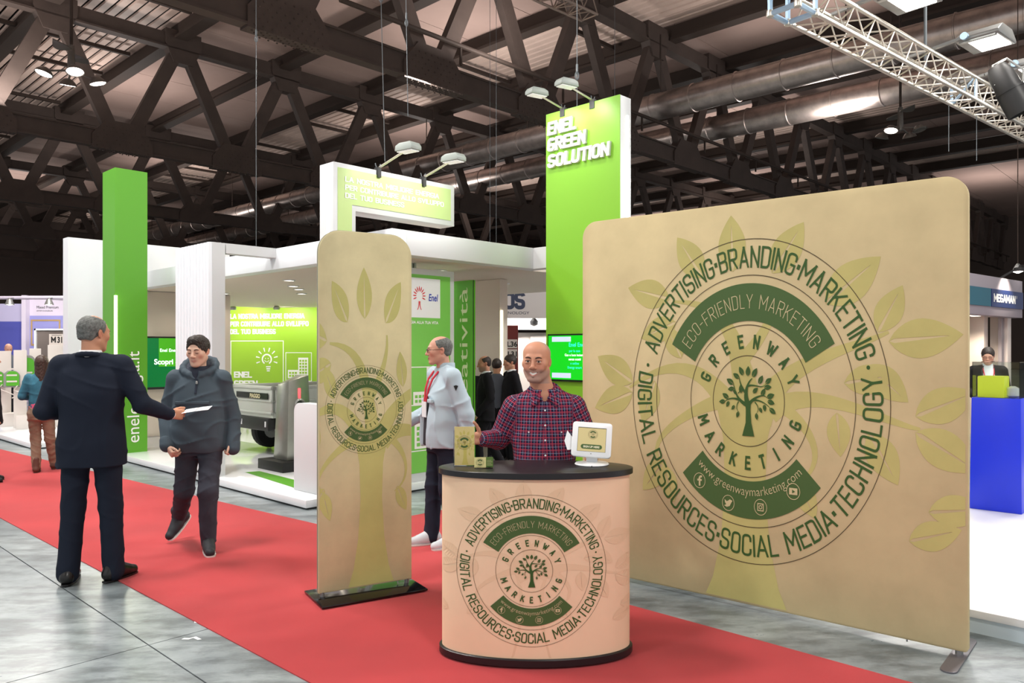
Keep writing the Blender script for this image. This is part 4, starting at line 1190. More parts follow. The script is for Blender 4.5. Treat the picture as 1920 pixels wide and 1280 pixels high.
# ================================================================== THE DISPLAY KIT IN FRONT
m_dg = M('print_green', '#43602f', 0.7); m_dgl = M('print_dark_green', '#31551f', 0.7); m_line = M('print_line', '#4a3f26', 0.7)
m_lett = M('print_pale', '#c9bd92', 0.7)
m_fab = M('fabric_tan', '#cab990', 0.85, noise=(2.2, 0.10), bump=(900, 0.25, 0.002), spec=0.15)
m_fabw = M('fabric_leaf', '#bdb576', 0.85, noise=(3, 0.08), spec=0.15)
m_ban = M('banner_tan', '#d3c89f', 0.85, noise=(3.2, 0.10), bump=(900, 0.25, 0.002), spec=0.15)
m_banw = M('banner_leaf', '#c4c07c', 0.85, noise=(3, 0.08), spec=0.15)
m_cnt = M('counter_wrap', '#eed1b0', 0.7, noise=(2.5, 0.035), spec=0.2)
m_cntw = M('counter_leaf', '#e6c8a6', 0.7, spec=0.2)
m_bd = M('counter_black', '#1b1b1e', 0.35); m_bgl = M('black_gloss', '#0d0d0e', 0.12)
m_edge = M('fabric_edge', '#8d8b7a', 0.6); m_post = M('post_silver', '#9b9c9c', 0.35, 0.7); m_foot = M('foot_steel', '#77747a', 0.35, 0.6)

def tree_art(ink):
    a = Art()
    # trunk and branches
    a.add(ink, [(-0.17, -0.85), (0.20, -0.85), (-0.06, -0.52), (0.11, -0.52), (-0.055, -0.22), (0.085, -0.22), (-0.075, -0.02), (0.10, -0.02)], [(0, 1, 3, 2), (2, 3, 5, 4), (4, 5, 7, 6)])
    S = lambda p, w: a.stroke(ink, p, w, 12)
    S([(0.0, -0.06), (-0.05, 0.20), (0.02, 0.42), (0.14, 0.55)], [0.15, 0.10, 0.05, 0.02])
    S([(-0.02, 0.14), (-0.20, 0.38), (-0.26, 0.58)], [0.07, 0.04, 0.012])
    S([(-0.02, -0.10), (-0.28, 0.06), (-0.40, 0.26), (-0.44, 0.42)], [0.11, 0.06, 0.03, 0.01])
    S([(-0.15, -0.03), (-0.42, 0.05), (-0.62, 0.02), (-0.72, -0.04)], [0.07, 0.04, 0.025, 0.01])
    S([(0.03, -0.10), (0.20, 0.06), (0.42, 0.14), (0.58, 0.10)], [0.10, 0.06, 0.03, 0.01])
    S([(0.10, 0.0), (0.34, 0.02), (0.56, -0.06), (0.68, -0.16)], [0.06, 0.035, 0.02, 0.01])
    S([(0.0, 0.36), (0.22, 0.38), (0.42, 0.36), (0.56, 0.44)], [0.05, 0.03, 0.02, 0.008])
    S([(-0.28, -0.02), (-0.34, -0.16), (-0.28, -0.28)], [0.03, 0.02, 0.008])
    S([(0.22, -0.02), (0.32, -0.16), (0.26, -0.30)], [0.03, 0.02, 0.008])
    S([(-0.30, 0.18), (-0.22, 0.26), (-0.20, 0.36)], [0.025, 0.015, 0.006])
    for x, y, an, L in ((-0.14, 0.62, 120, 0.24), (0.0, 0.60, 85, 0.25), (0.15, 0.58, 58, 0.26), (-0.26, 0.55, 150, 0.22), (-0.44, 0.40, 150, 0.25), (-0.42, 0.30, 190, 0.2),
                        (0.34, 0.42, 60, 0.24), (0.54, 0.44, 35, 0.22), (0.50, 0.34, 5, 0.22), (0.42, 0.13, 60, 0.22), (0.58, 0.10, 20, 0.24), (0.60, 0.02, -15, 0.22),
                        (0.66, -0.15, -35, 0.22), (0.50, -0.06, -80, 0.18), (-0.60, 0.05, 150, 0.22), (-0.70, -0.03, 185, 0.2), (-0.58, -0.02, 240, 0.17), (-0.20, 0.18, 95, 0.22),
                        (-0.28, -0.26, 250, 0.17), (0.26, -0.28, 280, 0.17), (-0.40, -0.12, 225, 0.15), (0.36, -0.14, 300, 0.15), (0.16, 0.20, 40, 0.2), (-0.34, 0.16, 140, 0.15)):
        a.leaf(ink, x, y, an, L, 0.56)
    return a

def big_tree(ink):
    """the large pale tree behind the roundel; trunk foot at y=-1.45, fork near y=0"""
    a = Art()
    v = []; rows = [(-1.5, 0.36), (-1.3, 0.27), (-1.0, 0.20), (-0.6, 0.165), (-0.25, 0.18), (0.0, 0.24)]
    for y, w in rows: v += [(-w, y), (w, y)]
    a.add(ink, v, [(2 * i, 2 * i + 1, 2 * i + 3, 2 * i + 2) for i in range(len(rows) - 1)])
    S = lambda p, w: a.stroke(ink, p, w, 14)
    S([(0.05, -0.05), (-0.05, 0.35), (-0.22, 0.65), (-0.62, 0.78)], [0.24, 0.15, 0.09, 0.02])
    S([(-0.06, -0.12), (-0.30, 0.16), (-0.62, 0.26), (-1.05, 0.10)], [0.22, 0.13, 0.08, 0.02])
    S([(-0.2, 0.02), (-0.5, -0.10), (-0.75, -0.30), (-0.72, -0.5)], [0.12, 0.07, 0.04, 0.015])
    S([(0.10, -0.10), (0.35, 0.22), (0.72, 0.40), (1.05, 0.52)], [0.24, 0.13, 0.07, 0.02])
    S([(0.20, -0.05), (0.55, 0.06), (0.95, -0.02), (1.25, -0.10)], [0.16, 0.10, 0.06, 0.02])
    S([(0.30, 0.0), (0.52, -0.22), (0.52, -0.42), (0.36, -0.55)], [0.09, 0.05, 0.03, 0.01])
    S([(0.0, 0.35), (0.20, 0.62), (0.24, 0.85)], [0.10, 0.06, 0.02])
    for x, y, an, L in ((-0.10, 0.98, 92, 0.42), (0.22, 0.95, 55, 0.42), (-0.36, 0.95, 125, 0.40), (-0.66, 0.80, 165, 0.42), (-0.60, 0.62, 200, 0.36), (0.62, 0.72, 38, 0.48),
                        (0.98, 0.52, 62, 0.34), (1.05, 0.46, 5, 0.46), (0.90, 0.30, -40, 0.36), (0.75, 0.18, 10, 0.36), (1.22, -0.02, 25, 0.40), (1.22, -0.12, -30, 0.44),
                        (0.92, -0.14, -60, 0.38), (0.70, -0.02, -85, 0.30), (0.40, -0.5, -60, 0.30), (-1.02, 0.14, 150, 0.42), (-1.02, 0.06, 200, 0.42), (-0.80, 0.16, 250, 0.36),
                        (-0.70, -0.46, 230, 0.34), (-0.72, -0.50, 290, 0.30), (-0.55, 0.34, 120, 0.30), (1.30, -0.62, 10, 0.36), (1.18, -0.82, 20, 0.34), (-1.2, -0.7, 160, 0.36), (0.5, 0.42, 100, 0.3)):
        a.leaf(ink, x, y, an, L, 0.55)
    return a

def roundel(fine=True, bold=0.012):
    """the round emblem, outer radius 1"""
    a = Art()
    lw = 0.0022 if fine else 0.012
    for r in (1.0, 0.777, 0.47, 0.28): a.ring('line', r - lw, r + lw, 0, 360, 120)
    a.ring('band', 0.495, 0.727, 29, 151, 48, seg=4)
    a.ring('band', 0.495, 0.727, 222, 318, 40, seg=4)
    if fine:
        a.arc_text('dark', 'ADVERTISING·BRANDING·MARKETING', 0.822, 160, 17.5, 0.135, True, pen=0.11)
        a.arc_text('dark', 'DIGITAL RESOURCES·SOCIAL MEDIA·TECHNOLOGY', 0.957, 169.5, 371, 0.135, False, pen=0.11)
        for an in (166, 14.2): a.disc('dark', (0.885 * math.cos(R(an)), 0.885 * math.sin(R(an))), 0.012, 12)
        a.arc_text('pale', 'ECO-FRIENDLY MARKETING', 0.572, 146, 34, 0.088, True, pen=0.055, gap=0.24)
        def spaced(t, r, a0, a1, h, top):
            n = len(t)
            for i, ch in enumerate(t):
                v, f = pen_text(ch, 0.19)
                c = a0 + (a1 - a0) * i / (n - 1)
                wd = (v[:, 0].max() - v[:, 0].min()) * h * 0.86
                da = math.degrees(wd / 2 / (r + (h / 2 if top else -h / 2)))
                a.arc_text('dark', ch, r, c + (da if top else -da), c + (-da if top else da), h, top, pen=0.19)
        spaced('GREENWAY', 0.325, 157, 21, 0.088, True)
        spaced('MARKETING', 0.427, 200, 340, 0.088, False)
        a.arc_text('pale', 'www.greenwaymarketing.com', 0.585, 225.5, 314.5, 0.058, False, -0.01)
        icons = [(228.5, 0.625), (253.5, 0.66), (279, 0.66), (303.5, 0.63)]
        for k, (an, r) in enumerate(icons):
            c = (r * math.cos(R(an)), r * math.sin(R(an)))
            c = [(-0.395, -0.525), (-0.155, -0.645), (0.10, -0.645), (0.345, -0.525)][k]
            a.ring('pale', 0.046, 0.050, 0, 360, 28, c)
            x, y = c
            if k == 0:
                a.rect('pale', x - 0.006, x + 0.008, y - 0.034, y + 0.012); a.rect('pale', x - 0.018, x + 0.020, y - 0.002, y + 0.010); a.ring('pale', 0.010, 0.024, 70, 185, 8, (x + 0.016, y + 0.010))
            elif k == 1:
                a.poly('pale', [(x - 0.034, y - 0.018), (x - 0.012, y - 0.026), (x + 0.012, y - 0.018), (x + 0.024, y + 0.002), (x + 0.034, y + 0.016), (x + 0.024, y + 0.020), (x + 0.012, y + 0.024), (x + 0.002, y + 0.016), (x - 0.012, y + 0.010), (x - 0.030, y + 0.022), (x - 0.026, y + 0.002), (x - 0.016, y - 0.010)])
            elif k == 2:
                a.frame('pale', x - 0.024, x + 0.024, y - 0.024, y + 0.024, 0.006); a.ring('pale', 0.008, 0.013, 0, 360, 14, c); a.disc('pale', (x + 0.014, y + 0.014), 0.003, 6)
            else:
                a.rect('pale', x - 0.030, x + 0.030, y - 0.020, y + 0.020); a.add('band2', [(x - 0.008, y - 0.011), (x + 0.014, y), (x - 0.008, y + 0.011)], [(0, 1, 2)])
        a.merge(tree_art('dark').place(lambda x, y: (x * 0.255, y * 0.255)))
    else:
        a.ring('line', 0.88, 0.90, 0, 360, 60)
        a.merge(tree_art('line').place(lambda x, y: (x * 0.26, y * 0.26)))
    return a
INK = {'line': (m_line, 1), 'band': (m_dg, 1), 'dark': (m_dgl, 1), 'pale': (m_lett, 2), 'band2': (m_dg, 3)}
INKN = {'line': 'emblem_rings', 'band': 'emblem_bands', 'dark': 'emblem_lettering', 'pale': 'emblem_light_lettering', 'band2': 'emblem_icon', 'leaf': 'tree_print'}

def rounded(x0, x1, z0, z1, rt, rb, n=10):
    pts = []
    for cx, cz, r, t0 in ((x1 - rb, z0 + rb, rb, -90), (x1 - rt, z1 - rt, rt, 0), (x0 + rt, z1 - rt, rt, 90), (x0 + rb, z0 + rb, rb, 180)):
        for k in range(n + 1):
            t = R(t0 + 90 * k / n); pts.append((cx + r * math.cos(t), cz + r * math.sin(t)))
    return pts
def fabric_panel(name, t, pts, th, mat, bev):
    """a tensioned fabric slab: front, back and a rounded edge"""
    w = MB(); c = (sum(p[0] for p in pts) / len(pts), sum(p[1] for p in pts) / len(pts))
    def ins(p, d):
        v = Vector((c[0] - p[0], c[1] - p[1])).normalized() * d
        return (p[0] + v.x, p[1] + v.y)
    n = len(pts)
    loops = [[(*ins(p, bev), 0.0) for p in pts], [(*p, bev * 0.6) for p in pts], [(*p, th - bev * 0.6) for p in pts], [(*ins(p, bev), th) for p in pts]]
    vs = [(x, y, z) for lp in loops for (x, z, y) in lp]
    fs = [tuple(range(n)), tuple(range(4 * n - 1, 3 * n - 1, -1))]
    for l in range(3):
        for k in range(n):
            j = (k + 1) % n
            fs.append((l * n + k, l * n + j, (l + 1) * n + j, (l + 1) * n + k))
    w.add(vs, fs)
    return w.build(name, mat, t, smooth=True, auto=50)

# ---- big backdrop
dv = Vector((2.403 - 0.516, 4.075 - 5.67, 0)); BL = dv.length
bd = thing('fabric_backdrop', 'large tan fabric backdrop wall with round green emblem, right of the counter', 'backdrop', (0.516, 5.67, 0), math.atan2(dv.y, dv.x))
pts = rounded(0.0, BL, 0.03, 2.557, 0.115, 0.02)
fabric_panel('fabric_cover', bd, pts, 0.05, m_fab, 0.008)
plane = lambda x, y, l: (x, -l, y)
wm = big_tree('leaf').place(lambda x, y: (1.263 - 0.02 + x * 0.80, 1.28 + y * 0.86)).clip(0.012, BL - 0.012, 0.045, 2.54)
wm.emit(plane, {'leaf': (m_fabw, 0)}, bd, INKN, 0.0008)
roundel().place(lambda x, y: (1.263 + x * 0.831, 1.307 + y * 1.016)).emit(plane, INK, bd, INKN, 0.0012)
for x in (0.05, BL - 0.045):
    MB().tube([(x, 0.025, 0.008), (x, 0.025, 0.06)], 0.02, 12).build('pole', m_post, bd, smooth=True)
    w = MB(); hl = 0.26
    ol = [(0.04 * math.cos(u), -hl + 0.04 * math.sin(u)) for u in np.linspace(PI, 2 * PI, 9)] + [(0.04 * math.cos(u), hl + 0.04 * math.sin(u)) for u in np.linspace(0, PI, 9)]
    w.prism(ol, lambda u, v: (x + u, 0.025 + v, 0.0), lambda u, v: (x + u, 0.025 + v, 0.009)); w.build('foot_plate', m_foot, bd, bevel=0.002)
w = MB(); w.tube([(BL - 0.30, 0.025, 0.03), (BL - 0.30, 0.025, 0.012)], 0.005, 6); w.build('zip_pull', m_post, bd)

# ---- tall banner stand
dv = Vector((-0.692 + 1.251, 5.335 - 4.997, 0)); NL = dv.length
bn = thing('banner_stand', 'tall narrow tan banner stand with round green emblem on a black base', 'banner', (-1.251, 4.997, 0), math.atan2(dv.y, dv.x))
fabric_panel('fabric_cover', bn, rounded(0, NL, 0.05, 2.41, 0.15, 0.008), 0.032, m_ban, 0.006)
fabric_panel('frame_edge', bn, rounded(-0.003, NL + 0.003, 0.052, 2.413, 0.152, 0.008), 0.018, m_edge, 0.004).location = (0, 0.008, 0)
wm = big_tree('leaf').place(lambda x, y: (0.36 + x * 0.46, 1.03 + y * 0.66 if y < 0 else 1.03 + y * 0.82)).clip(0.008, NL - 0.008, 0.06, 2.2)
wm.emit(plane, {'leaf': (m_banw, 0)}, bn, INKN, 0.0008)
roundel().place(lambda x, y: (0.323 + x * 0.279, 1.23 + y * 0.294)).emit(plane, INK, bn, INKN, 0.0010)
for x in (0.03, NL - 0.03): MB().tube([(x, 0.016, 0.01), (x, 0.016, 0.06)], 0.016, 12).build('pole', m_post, bn, smooth=True)
MB().box(-0.035, NL + 0.035, -0.19, 0.20, 0.012, 0.026).build('base_plate', m_bgl, bn, bevel=0.005)
for x, y in ((0.0, -0.15), (NL, -0.15), (0.0, 0.16), (NL, 0.16)): MB().lathe([(0.016, 0.006), (0.016, 0.013)], 10, (x, y, 0)).build('rubber_foot', m_black, bn)
w = MB(); w.tube([(NL - 0.10, 0.01, 0.055), (NL - 0.10, 0.005, 0.03)], 0.004, 6); w.tube([(NL - 0.115, 0.01, 0.05), (NL - 0.085, 0.01, 0.05)], 0.004, 6); w.build('zip_pull', m_post, bn)

# ---- oval counter
CX, CY = 0.128, 4.17
ct = thing('promotional_counter', 'oval peach counter with black top and round green emblem, centre front', 'counter', (CX, CY, 0))
def oval(rx, ry, z0, z1, n=72, r=0.0):
    w = MB(); prof = [(1, z0), (1, z1)] if not r else [(1 - r, z0), (1, z0 + r * rx * .5), (1, z1 - r * rx * .5), (1 - r, z1)]
    return w.lathe(prof, n, sx=rx, sy=ry)
oval(0.505, 0.235, 0.055, 0.968).build('wrap', m_cnt, ct, smooth=True)
oval(0.523, 0.25, 0.968, 1.0, 72, 0.008).build('counter_top', m_bd, ct, smooth=True)
oval(0.520, 0.248, 0.012, 0.055, 72, 0.02).build('base', m_bd, ct, smooth=True)
for x, y in ((-0.36, -0.13), (0.36, -0.13), (-0.36, 0.13), (0.36, 0.13), (0, -0.2), (0, 0.2)): MB().lathe([(0.02, 0.006), (0.02, 0.014)], 12, (x, y, 0)).build('rubber_foot', m_black, ct)
def onoval(x, y, l):
    k = max(-0.999, min(0.999, x / 0.505))
    return Vector((x * (1 + l / 0.5), -(0.235 + l) * math.sqrt(1 - k * k), y))
wm = big_tree('leaf').place(lambda x, y: (-0.03 + x * 0.36, 0.50 + y * 0.33)).clip(-0.495, 0.495, 0.06, 0.965)
wm.emit(onoval, {'leaf': (m_cntw, 0)}, ct, INKN, 0.0008)
roundel().place(lambda x, y: (-0.029 + x * 0.386, 0.504 + y * 0.386)).emit(onoval, INK, ct, INKN, 0.0012)
ZC = 1.0006
# ---- tablet kiosk
m_tw = M('tablet_white', '#f1f3f5', 0.3)
tb = thing('tablet_kiosk', 'white tablet kiosk on a round base showing a sign up screen', 'tablet', (0.437, 4.235, ZC), R(-6))
MB().lathe([(0.090, 0.0), (0.094, 0.004), (0.090, 0.010), (0.05, 0.014), (0.012, 0.015)], 32).build('base', m_tw, tb, smooth=True)
w = MB(); w.prism([(-0.03, 0.01), (0.03, 0.01), (0.033, 0.06), (-0.033, 0.06)], lambda x, z: (x, -0.012 + 0.1 * z, z), lambda x, z: (x, 0.022 + 0.1 * z, z)); w.build('neck', m_tw, tb, bevel=0.006)
tm = Matrix.Rotation(R(-20), 3, 'X'); rl = Matrix.Rotation(R(3.5), 3, 'Y')
def tabf(x, y, l): # x right, y up on the face
    p = rl @ Vector((x, 0, y)); 
    q = tm @ Vector((p.x, -l, p.z))
    return q + Vector((0.0, -0.012, 0.137))
w = MB(); ol = rounded(-0.108, 0.108, -0.097, 0.097, 0.018, 0.018, 6)
w.prism(ol, lambda x, z: tabf(x, z, -0.018), lambda x, z: tabf(x, z, 0.006)); w.build('bezel', m_tw, tb, bevel=0.005)
w = MB(); w.prism([(-0.077, -0.068), (0.077, -0.068), (0.077, 0.066), (-0.077, 0.066)], lambda x, z: tabf(x, z, 0.004), lambda x, z: tabf(x, z, 0.0066)); w.build('display_edge', m_tv, tb)
art = Art(); art.rect('s', -0.0755, 0.0755, -0.067, 0.0625)
m_ts = M('tablet_screen', '#cfc08c', 0.25, emit=0.12)
art.merge(roundel(False).place(lambda x, y: (0.005 + x * 0.026, 0.028 + y * 0.026)))
for an0, an1 in ((90, 270), (-90, 90)):
    cx = -0.045 if an0 == 90 else 0.045
    art.ring('band', 0, 0.0125, an0, an1, 12, (cx, -0.041))
art.rect('band', -0.045, 0.045, -0.0535, -0.0285)
art.text('pale', 'SIGN UP HERE', 0.0, -0.0465, 0.011, w=0.088, align='c', bold=0.04)
INKT = dict(INK); INKT['s'] = (m_ts, -0.5); INKT['pale'] = (M('screen_pale', '#e9e4c4', 0.3), 2)
art.emit(lambda x, y, l: tabf(x, y, 0.0066 + l), INKT, tb, dict(INKN, s='display', pale='screen_lettering'), 0.0004, ())
w = MB(); w.prism([(-0.003, 0), (0, -0.0025), (0.003, 0), (0, 0.0025)], lambda x, z: tabf(x, -0.079 + z, 0.0055), lambda x, z: tabf(x, -0.079 + z, 0.0075)); w.build('home_button', m_tv, tb)
w = MB(); w.prism([(0, 0.0), (0.02, -0.05), (0.045, -0.045), (0.045, 0.02), (0.012, 0.06)], lambda x, z: tabf(x - 0.150, z - 0.01, -0.035), lambda x, z: tabf(x - 0.150, z - 0.01, -0.028)); w.build('rear_bracket', m_tw, tb)
MB().tube([(0.0, -0.085, 0.006), (0.0, -0.1, 0.003)], 0.003, 6).build('lock_pin', m_tv, tb)
# ---- brochure holder with brochure
m_acr = M('acrylic', '#f2f6f8', 0.03, trans=1.0)
m_paper = M('leaflet_tan', '#d9c684', 0.6, noise=(14, 0.05)); m_leafp = M('leaflet_leaf', '#cbbb62', 0.6); m_card = M('card_cream', '#e6dc9a', 0.6)
m_whp = M('white_paper', '#eceff2', 0.6)
bh = thing('brochure_holder', 'clear acrylic holder at the left end of the counter top', 'holder', (-0.258, 4.185, ZC), R(3))
w = MB(); w.box(-0.058, 0.058, -0.004, 0.032, 0.0, 0.003); w.box(-0.058, 0.058, 0.026, 0.029, 0.003, 0.19); w.box(-0.058, -0.056, -0.004, 0.026, 0.003, 0.20); w.build('tray', m_acr, bh)
br = thing('brochure', 'tan leaflet with a round emblem standing in the clear holder', 'leaflet', (-0.258, 4.185, ZC + 0.0034), R(3), None)
MB().box(-0.053, 0.055, 0.001, 0.006, 0.0, 0.208).build('cover', m_paper, br)
MB().box(-0.054, 0.053, 0.0065, 0.024, 0.0, 0.204).build('pages', m_whp, br)
a = big_tree('leaf').place(lambda x, y: (0.004 + x * 0.05, 0.10 + y * 0.064)).clip(-0.052, 0.054, 0.002, 0.2)
a.merge(roundel(False).place(lambda x, y: (0.0 + x * 0.038, 0.122 + y * 0.038)))
a.emit(lambda x, y, l: (x, 0.001 - l, y), dict(INK, leaf=(m_leafp, 0)), br, INKN, 0.0003, ())
ch = thing('card_holder', 'small clear card stand beside the leaflet on the counter', 'holder', (-0.150, 4.105, ZC), R(4))
w = MB(); w.box(-0.048, 0.048, -0.012, 0.03, 0.0, 0.003); w.prism([(0.0, 0.003), (0.03, 0.003), (0.03, 0.012), (0.0, 0.008)], lambda y, z: (-0.048, y, z), lambda y, z: (0.048, y, z)); w.build('tray', m_acr, ch)
bc = thing('business_card', 'cream and green business card leaning in the small card stand', 'card', (-0.150, 4.105, ZC + 0.0034), R(4))
MB().box(-0.050, 0.012, 0.000, 0.003, 0.0, 0.054).build('cream_card', m_card, bc)
MB().box(0.012, 0.050, 0.003, 0.006, 0.0, 0.054).build('green_card', M('card_green', '#5f7d38', 0.6), bc)
a = roundel(False).place(lambda x, y: (-0.020 + x * 0.021, 0.027 + y * 0.021))
for k in range(4): a.rect('pale', 0.016, 0.046 - 0.006 * (k % 2), 0.012 + 0.008 * k, 0.014 + 0.008 * k)
a.emit(lambda x, y, l: (x, -l if x < 0.0125 else 0.003 - l, y), INK, bc, INKN, 0.0003, ())

# scraps of paper on the floor
t = thing('paper_scrap', 'square white paper scrap on the floor at the carpet edge', 'paper', (-1.86, 4.665, 0.0), 0.35)
MB().prism([(-0.05, -0.045), (0.055, -0.04), (0.05, 0.05), (-0.055, 0.04)], lambda x, y: (x, y, 0.0008), lambda x, y: (x, y, 0.003 + 0.02 * max(0, x))).build('sheet', m_whp, t)
t = thing('paper_scrap', 'torn strip of white tape on the concrete, below the paper square', 'paper', (-1.80, 4.36, 0.0), 0.2)
MB().prism([(-0.06, 0.0), (-0.02, -0.01), (0.0, 0.012), (0.03, -0.025), (0.05, -0.02), (0.012, 0.03), (-0.02, 0.012), (-0.05, 0.02)], lambda x, y: (x, y, 0.0006), lambda x, y: (x, y, 0.0014)).build('tape', m_whp, t)
# ================================================================== PEOPLE
# Each figure is grown from a signed distance field of smoothly blended limbs and meshed in one piece.
V3 = lambda *p: np.array(p, float)
def rotm(yaw=0, pitch=0, roll=0):
    """head turn: yaw about z, pitch nods the face down, roll tilts"""
    return np.array((Matrix.Rotation(R(yaw), 3, 'Z') @ Matrix.Rotation(R(pitch), 3, 'X') @ Matrix.Rotation(R(roll), 3, 'Y')))

class Field:
    def __init__(s): s.ops = []
    def _op(s, fn, lo, hi, k, mode): s.ops.append((fn, np.minimum(lo, hi), np.maximum(lo, hi), k, mode)); return s
    def cap(s, a, b, ra, rb=None, k=0.02, mode='+', fr=None):
        a, b = V3(*a), V3(*b); rb = ra if rb is None else rb
        if fr: a, b = fr[0] + fr[1] @ a, fr[0] + fr[1] @ b
        ab = b - a; L2 = max(ab @ ab, 1e-9)
        def fn(x, y, z):
            px, py, pz = x - a[0], y - a[1], z - a[2]
            t = np.clip((px * ab[0] + py * ab[1] + pz * ab[2]) / L2, 0, 1)
            return np.sqrt((px - t * ab[0]) ** 2 + (py - t * ab[1]) ** 2 + (pz - t * ab[2]) ** 2) - (ra + (rb - ra) * t)
        m = max(ra, rb)
        return s._op(fn, np.minimum(a, b) - m, np.maximum(a, b) + m, k, mode)
    def ell(s, c, r, k=0.02, mode='+', fr=None, rot=None):
        c, r = V3(*c), V3(*r); Mx = np.eye(3) if rot is None else rot
        if fr: c, Mx = fr[0] + fr[1] @ c, fr[1] @ Mx
        def fn(x, y, z):
            px, py, pz = x - c[0], y - c[1], z - c[2]
            q = [px * Mx[0, i] + py * Mx[1, i] + pz * Mx[2, i] for i in range(3)]
            k0 = np.sqrt(sum((q[i] / r[i]) ** 2 for i in range(3))); k1 = np.sqrt(sum((q[i] / r[i] ** 2) ** 2 for i in range(3))) + 1e-6
            return k0 * (k0 - 1) / k1
        e = np.abs(Mx) @ r
        return s._op(fn, c - e, c + e, k, mode)
    def stack(s, rows, p=2.4, k=0.02, mode='+', o=(0, 0, 0), yaw=0.0):
        """rows (z, cx, cy, rx, ry): a trunk of rounded cross-sections"""
        rows = sorted(rows); A = np.array(rows, float)
        zz = np.linspace(A[0, 0], A[-1, 0], 160)
        T = np.stack([np.interp(zz, A[:, 0], A[:, i]) for i in range(1, 5)])
        ker = np.hanning(25); ker /= ker.sum()
        T = np.stack([np.convolve(np.pad(t, 12, mode='edge'), ker, 'valid') for t in T])
        c_, s_ = math.cos(R(yaw)), math.sin(R(yaw)); o = V3(*o)
        def fn(x, y, z):
            x0, y0 = x - o[0], y - o[1]; zl = z - o[2]
            cx, cy, rx, ry = (np.interp(zl, zz, t) for t in T)
            X = x0 * c_ + y0 * s_ - cx; Y = -x0 * s_ + y0 * c_ - cy
            d = ((np.abs(X / rx) ** p + np.abs(Y / ry) ** p) ** (1 / p) - 1) * np.minimum(rx, ry)
            return np.maximum(d, np.maximum(zz[0] - zl, zl - zz[-1]))
        m = max(A[:, 3].max(), A[:, 4].max()) + max(np.abs(A[:, 1]).max(), np.abs(A[:, 2]).max())
        return s._op(fn, o + V3(-m, -m, zz[0]), o + V3(m, m, zz[-1]), k, mode)
    def plane(s, p, n, keep_below=True):
        """cuts away what lies on the side n points to"""
        p, n = V3(*p), V3(*n); n = n / np.linalg.norm(n)
        return s._op(lambda x, y, z: (x - p[0]) * n[0] + (y - p[1]) * n[1] + (z - p[2]) * n[2], V3(-9, -9, -9), V3(9, 9, 9), 0, 'x')
    def warp(s, fn): return s._op(fn, V3(-9, -9, -9), V3(9, 9, 9), 0, 'w')
    def bounds(s):
        b = [(lo, hi) for fn, lo, hi, k, m in s.ops if m == '+']
        return np.min([q[0] for q in b], 0) - 0.03, np.max([q[1] for q in b], 0) + 0.03
    def mesh(s, step, fine=()):
        lo, hi = s.bounds()
        axes = []
        for i in range(3):
            v = [lo[i]]
            while v[-1] < hi[i]:
                h = step
                for a, b, f in fine:
                    if a[i] - step <= v[-1] <= b[i]: h = min(h, f)
                v.append(v[-1] + h)
            axes.append(np.array(v, np.float32))
        xs, ys, zs = axes
        D = np.ones((len(xs), len(ys), len(zs)), np.float32)
        for fn, a, b, k, mode in s.ops:
            m = k + 0.03
            sl = []
            for i, ax in enumerate(axes):
                i0, i1 = np.searchsorted(ax, a[i] - m), np.searchsorted(ax, b[i] + m)
                sl.append(slice(max(i0 - 1, 0), min(i1 + 1, len(ax))))
            if any(q.start >= q.stop for q in sl): continue
            d = fn(xs[sl[0]][:, None, None], ys[sl[1]][None, :, None], zs[sl[2]][None, None, :])
            E = D[tuple(sl)]
            if mode == '+':
                h = np.clip(0.5 + 0.5 * (E - d) / max(k, 1e-5), 0, 1)
                D[tuple(sl)] = E + (d - E) * h - k * h * (1 - h)
            elif mode == '-':
                h = np.clip(0.5 - 0.5 * (E + d) / max(k, 1e-5), 0, 1)
                D[tuple(sl)] = E + (-d - E) * h + k * h * (1 - h)
            elif mode == 'x': D[tuple(sl)] = np.maximum(E, d)
            else: D[tuple(sl)] = E + d
        D[0] = D[-1] = 1; D[:, 0] = D[:, -1] = 1; D[:, :, 0] = D[:, :, -1] = 1
        return nets(D, xs, ys, zs)

